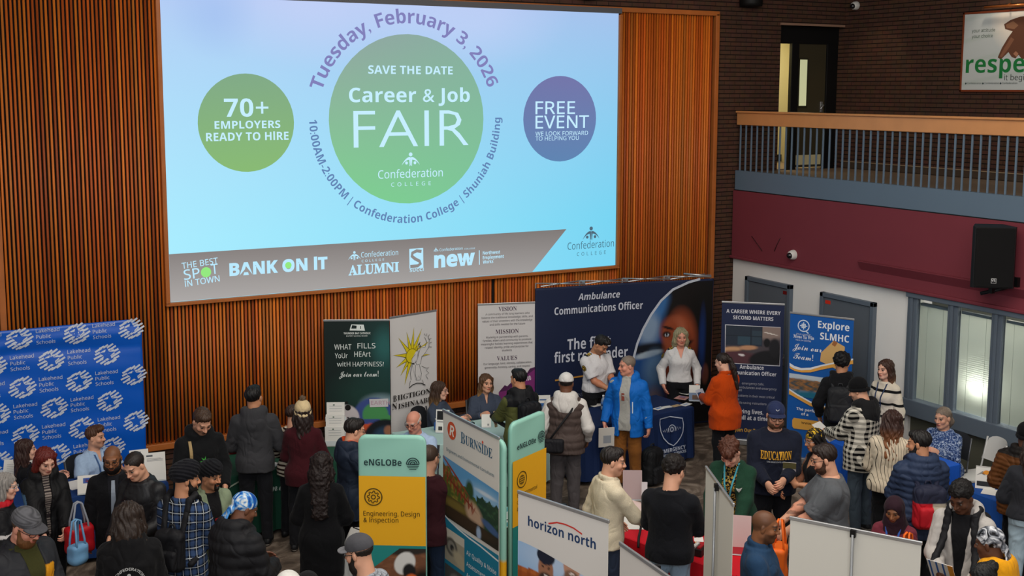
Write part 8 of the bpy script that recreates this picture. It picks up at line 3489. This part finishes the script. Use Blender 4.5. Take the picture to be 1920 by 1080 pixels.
held_sheet('white sheet read by person in check shirt and beanie', r38, B38, 0, .20, .28, 'd6d4d0', 'paper_sheet', 'paper', rot=(35, 0, 10))
r39, B39, t39 = make_person('person in cream jumper with broad black bands against white wall', dict(
    at=(11.052, 10.288, 97, 1.680), H=1.67, skin='pale', fem=True, hair=('long', '3a241a', .30, '7a4e2c'), brow='3a241a', head=(-6, 2, 0), lanyard=('2a3a5a', .12, 'c2c8d4'), pants='14151a',
    L='down', R='down', tops=[G_('banded_jumper', None, .026, mat=STRIPE_BLACK, hem=.80, collar=(0, .03, .013))]))
r40, B40, t40 = make_person('person in ivory pinstriped jumper and black trousers, seen from behind', dict(
    at=(9.343, 8.572, -57, 1.680), H=1.66, skin='pale', fem=True, hair=('longwavy', '35201a', .26, '7d4c2a'), w=1.16, pants='131417', head=(10, 8, 0),
    L=dict(p=(-.16, .30, 1.04)), R=dict(p=(.16, .32, 1.04)), tops=[G_('pinstripe_jumper', None, .032, mat=PINSTRIPE, hem=.86, cinch=.01, wr=.006)]))
r41, B41, t41 = make_person('person in navy quilted coat carrying a red and grey backpack', dict(
    at=(8.723, 7.676, -27, 1.780), H=1.76, skin='tan', hair=('short', '14100f'), beard=('full', '14100f'), head=(56, 8, 0), w=1.08, pants='17181c',
    L=dict(p=(-.14, .34, 1.0)), R=dict(p=(.16, .32, 1.0)), tops=[G_('quilted_coat', '2b3750', .044, hem=.74, hood=1.25, puff=.010, quilt=.062, mat=M_SHELL)]))
backpack('red grey and navy backpack worn over the navy quilted coat', r41, B41, '25283a', z=.16, hh=.20, strapcol='23263a', paint=lambda q, c: (c.__setitem__((q[:, 2] < .06) & (q[:, 0] < .0), A(lin('b81c28'))), c.__setitem__((q[:, 2] < .06) & (q[:, 0] >= .0), A(lin('a59c8c')))))
r42, B42, t42 = make_person('person seated in blue paisley blouse below the office windows', dict(
    at=(11.144, 9.454, 100, 1.260), H=1.66, sit=True, skin='fair', fem=True, hair=('pony', '75675a', .03), brow='7a6a58', head=(-4, 6, 0), w=1.3, hs=1.1, belly=.05,
    L=dict(p=(-.14, .36, .84)), R=dict(p=(.14, .36, .84)), tops=[G_('blouse', None, .03, mat=SWIRL_NAVY, collar=(10, .015, .011))]))
r43, B43, t43 = make_person('person in dark hijab and maroon coat behind blank banner back', dict(
    at=(7.613, 6.929, 124, 1.520), H=1.56, skin='brown', fem=True, hat=('hijab', '2a1720'), head=(-4, 18, 0), L=(-.12, .3, 1.0), R=(.12, .3, 1.0), lanyard=('2a52a0', .15),
    tops=[G_('coat', '6e2c38', .034, hem=.55)]))
bag('tote_bag', 'orange tote bag beside the maroon coat', (7.607, 6.750, 1.267), 'e0641a', .16, .30, .10, None, 20)
r44, B44, t44 = make_person('person in pale grey zip hoodie with black backpack straps', dict(
    at=(7.755, 6.384, 115, 1.790), H=1.78, skin='deep', hair=('afro', '0d0a0a'), head=(-14, 28, 0), brow='0d0a0a', pants='17181c',
    R=dict(p=(.10, .34, 1.08)), L=dict(p=(-.14, .30, .98)), curl=(.5, .8), tops=[G_('zip_hoodie', 'b3aea9', .034, hem=.76, open=(.0, .085), hood=1.15, collar=(40, .04, .018), wr=.006), G_('t_shirt', '131316', .014)]))
backpack('black backpack whose straps cross the pale grey hoodie', r44, B44, '1a1a1d')
held_sheet('blue and orange striped leaflet held by person in grey hoodie', r44, B44, 1, .22, .30, 'd4d2cc', rot=(60, 0, -10), deco=[(-.5, -.5, -.3, .5, 'd08a2c'), (-.15, -.5, -.08, .5, '2a5a9a'), (.1, -.5, .17, .5, '2a5a9a'), (.36, -.5, .43, .5, '2a5a9a')])
r45, B45, t45 = make_person('person in silver and black headscarf and yellow hooded top at lower right', dict(
    at=(7.292, 5.711, 16, 1.740), H=1.72, skin='deep', hat=('durag', SWIRL_GREY), head=(4, 10, 0), R=(.14, .3, 1.05), L=(-.14, .3, 1.05),
    tops=[G_('jacket', '17171a', .040, open=(.06, .085), hood=.9), G_('hooded_top', 'df9a14', .026, hood=1.25, collar=(20, .05, .022))]))
r46, B46, t46 = make_person('person cut off by bottom edge below yellow hooded top', dict(
    at=(6.808, 5.399, 58, 1.660), H=1.62, skin='brown', fem=True, hair=('bun', '100d0d'), head=(0, 20, 0), tops=[G_('jacket', '24262c', .03)]))
r47, B47, t47 = make_person('person in brown quilted coat and black hat at right edge, from behind', dict(
    at=(10.127, 7.540, -65, 1.700), H=1.72, skin='deep', hat=('beanie', '101012'), w=1.15, pants='121316', L=dict(p=(-.2, .24, 1.0)), R=dict(p=(.2, .24, 1.0)),
    tops=[G_('quilted_coat', '5d3719', .044, hem=.78, puff=.009, quilt=.05, mat=M_SHELL, hood=1.0, paint=lambda Vl, V, c, B: c.__setitem__((Vl[:, 2] > .50), A(lin('1a1614'))))]))
r48, B48, t48 = make_person('person in very pale jeans and dark jacket cut off by right edge', dict(
    at=(9.744, 7.163, -58, 1.700), H=1.66, skin='fair', fem=True, hair=('long', '2a1c16', .2), w=1.15, pants='a9bfcc', L=dict(p=(-.2, .26, 1.02)), R=dict(p=(.2, .24, 1.0)),
    tops=[G_('jacket', '26272c', .028, hem=.93)]))

# chairs that show
for k, (q, yaw, lb) in enumerate(((r4, 0, 'dark folding chair under person in pale blue polo shirt'), (r22, 0, 'dark folding chair under person in glasses and navy fleece'), (r23, 0, 'dark folding chair under the fleece before the pale vision banner'), (r20, 0, 'dark folding chair under person in pale blue collared shirt'), (r42, 0, 'dark folding chair under person in blue paisley blouse'))):
    chair(lb, q.location[0], q.location[1], math.degrees(q.rotation_euler[2]))
chair('white plastic chair beside the bright blue tablecloth', 11.438, 9.193, 70, 'c9c8c4', 'c4c4c2', True)

# countable repeats belong together
GROUPS = {'person': 'people at the career fair', 'banner_stand': 'banner stands around the fair', 'folding_table': 'folding tables under cloths', 'tablecloth': 'cloths on the fair tables',
          'folding_chair': 'folding chairs behind the tables', 'water_bottle': 'water bottles on the navy table', 'leaflet': 'leaflets on tables and in hands', 'paper_sheet': 'loose white sheets',
          'sign_holder': 'printed signs in stands on navy table', 'backpack': 'backpacks carried at the fair', 'tote_bag': 'tote bags carried at the fair', 'security_camera': 'white dome cameras',
          'spotlight': 'spotlight housings along the ceiling', 'dark_streak': 'thin dark streaks on the maroon panel', 'stress_ball': 'red balls on the green table', 'display_board': 'pink display boards on the red table',
          'display_backdrop': 'tall printed backdrops', 'card_holder': 'card holders on tables', 'flyer': 'flyers standing on tables', 'tent_card': 'tent cards on tables'}
for o_ in list(bpy.data.objects):
    if o_.parent is None and 'label' in o_ and 'group' not in o_:
        k_ = o_.name.split('.')[0]
        if k_ in GROUPS:
            o_['group'] = GROUPS[k_]
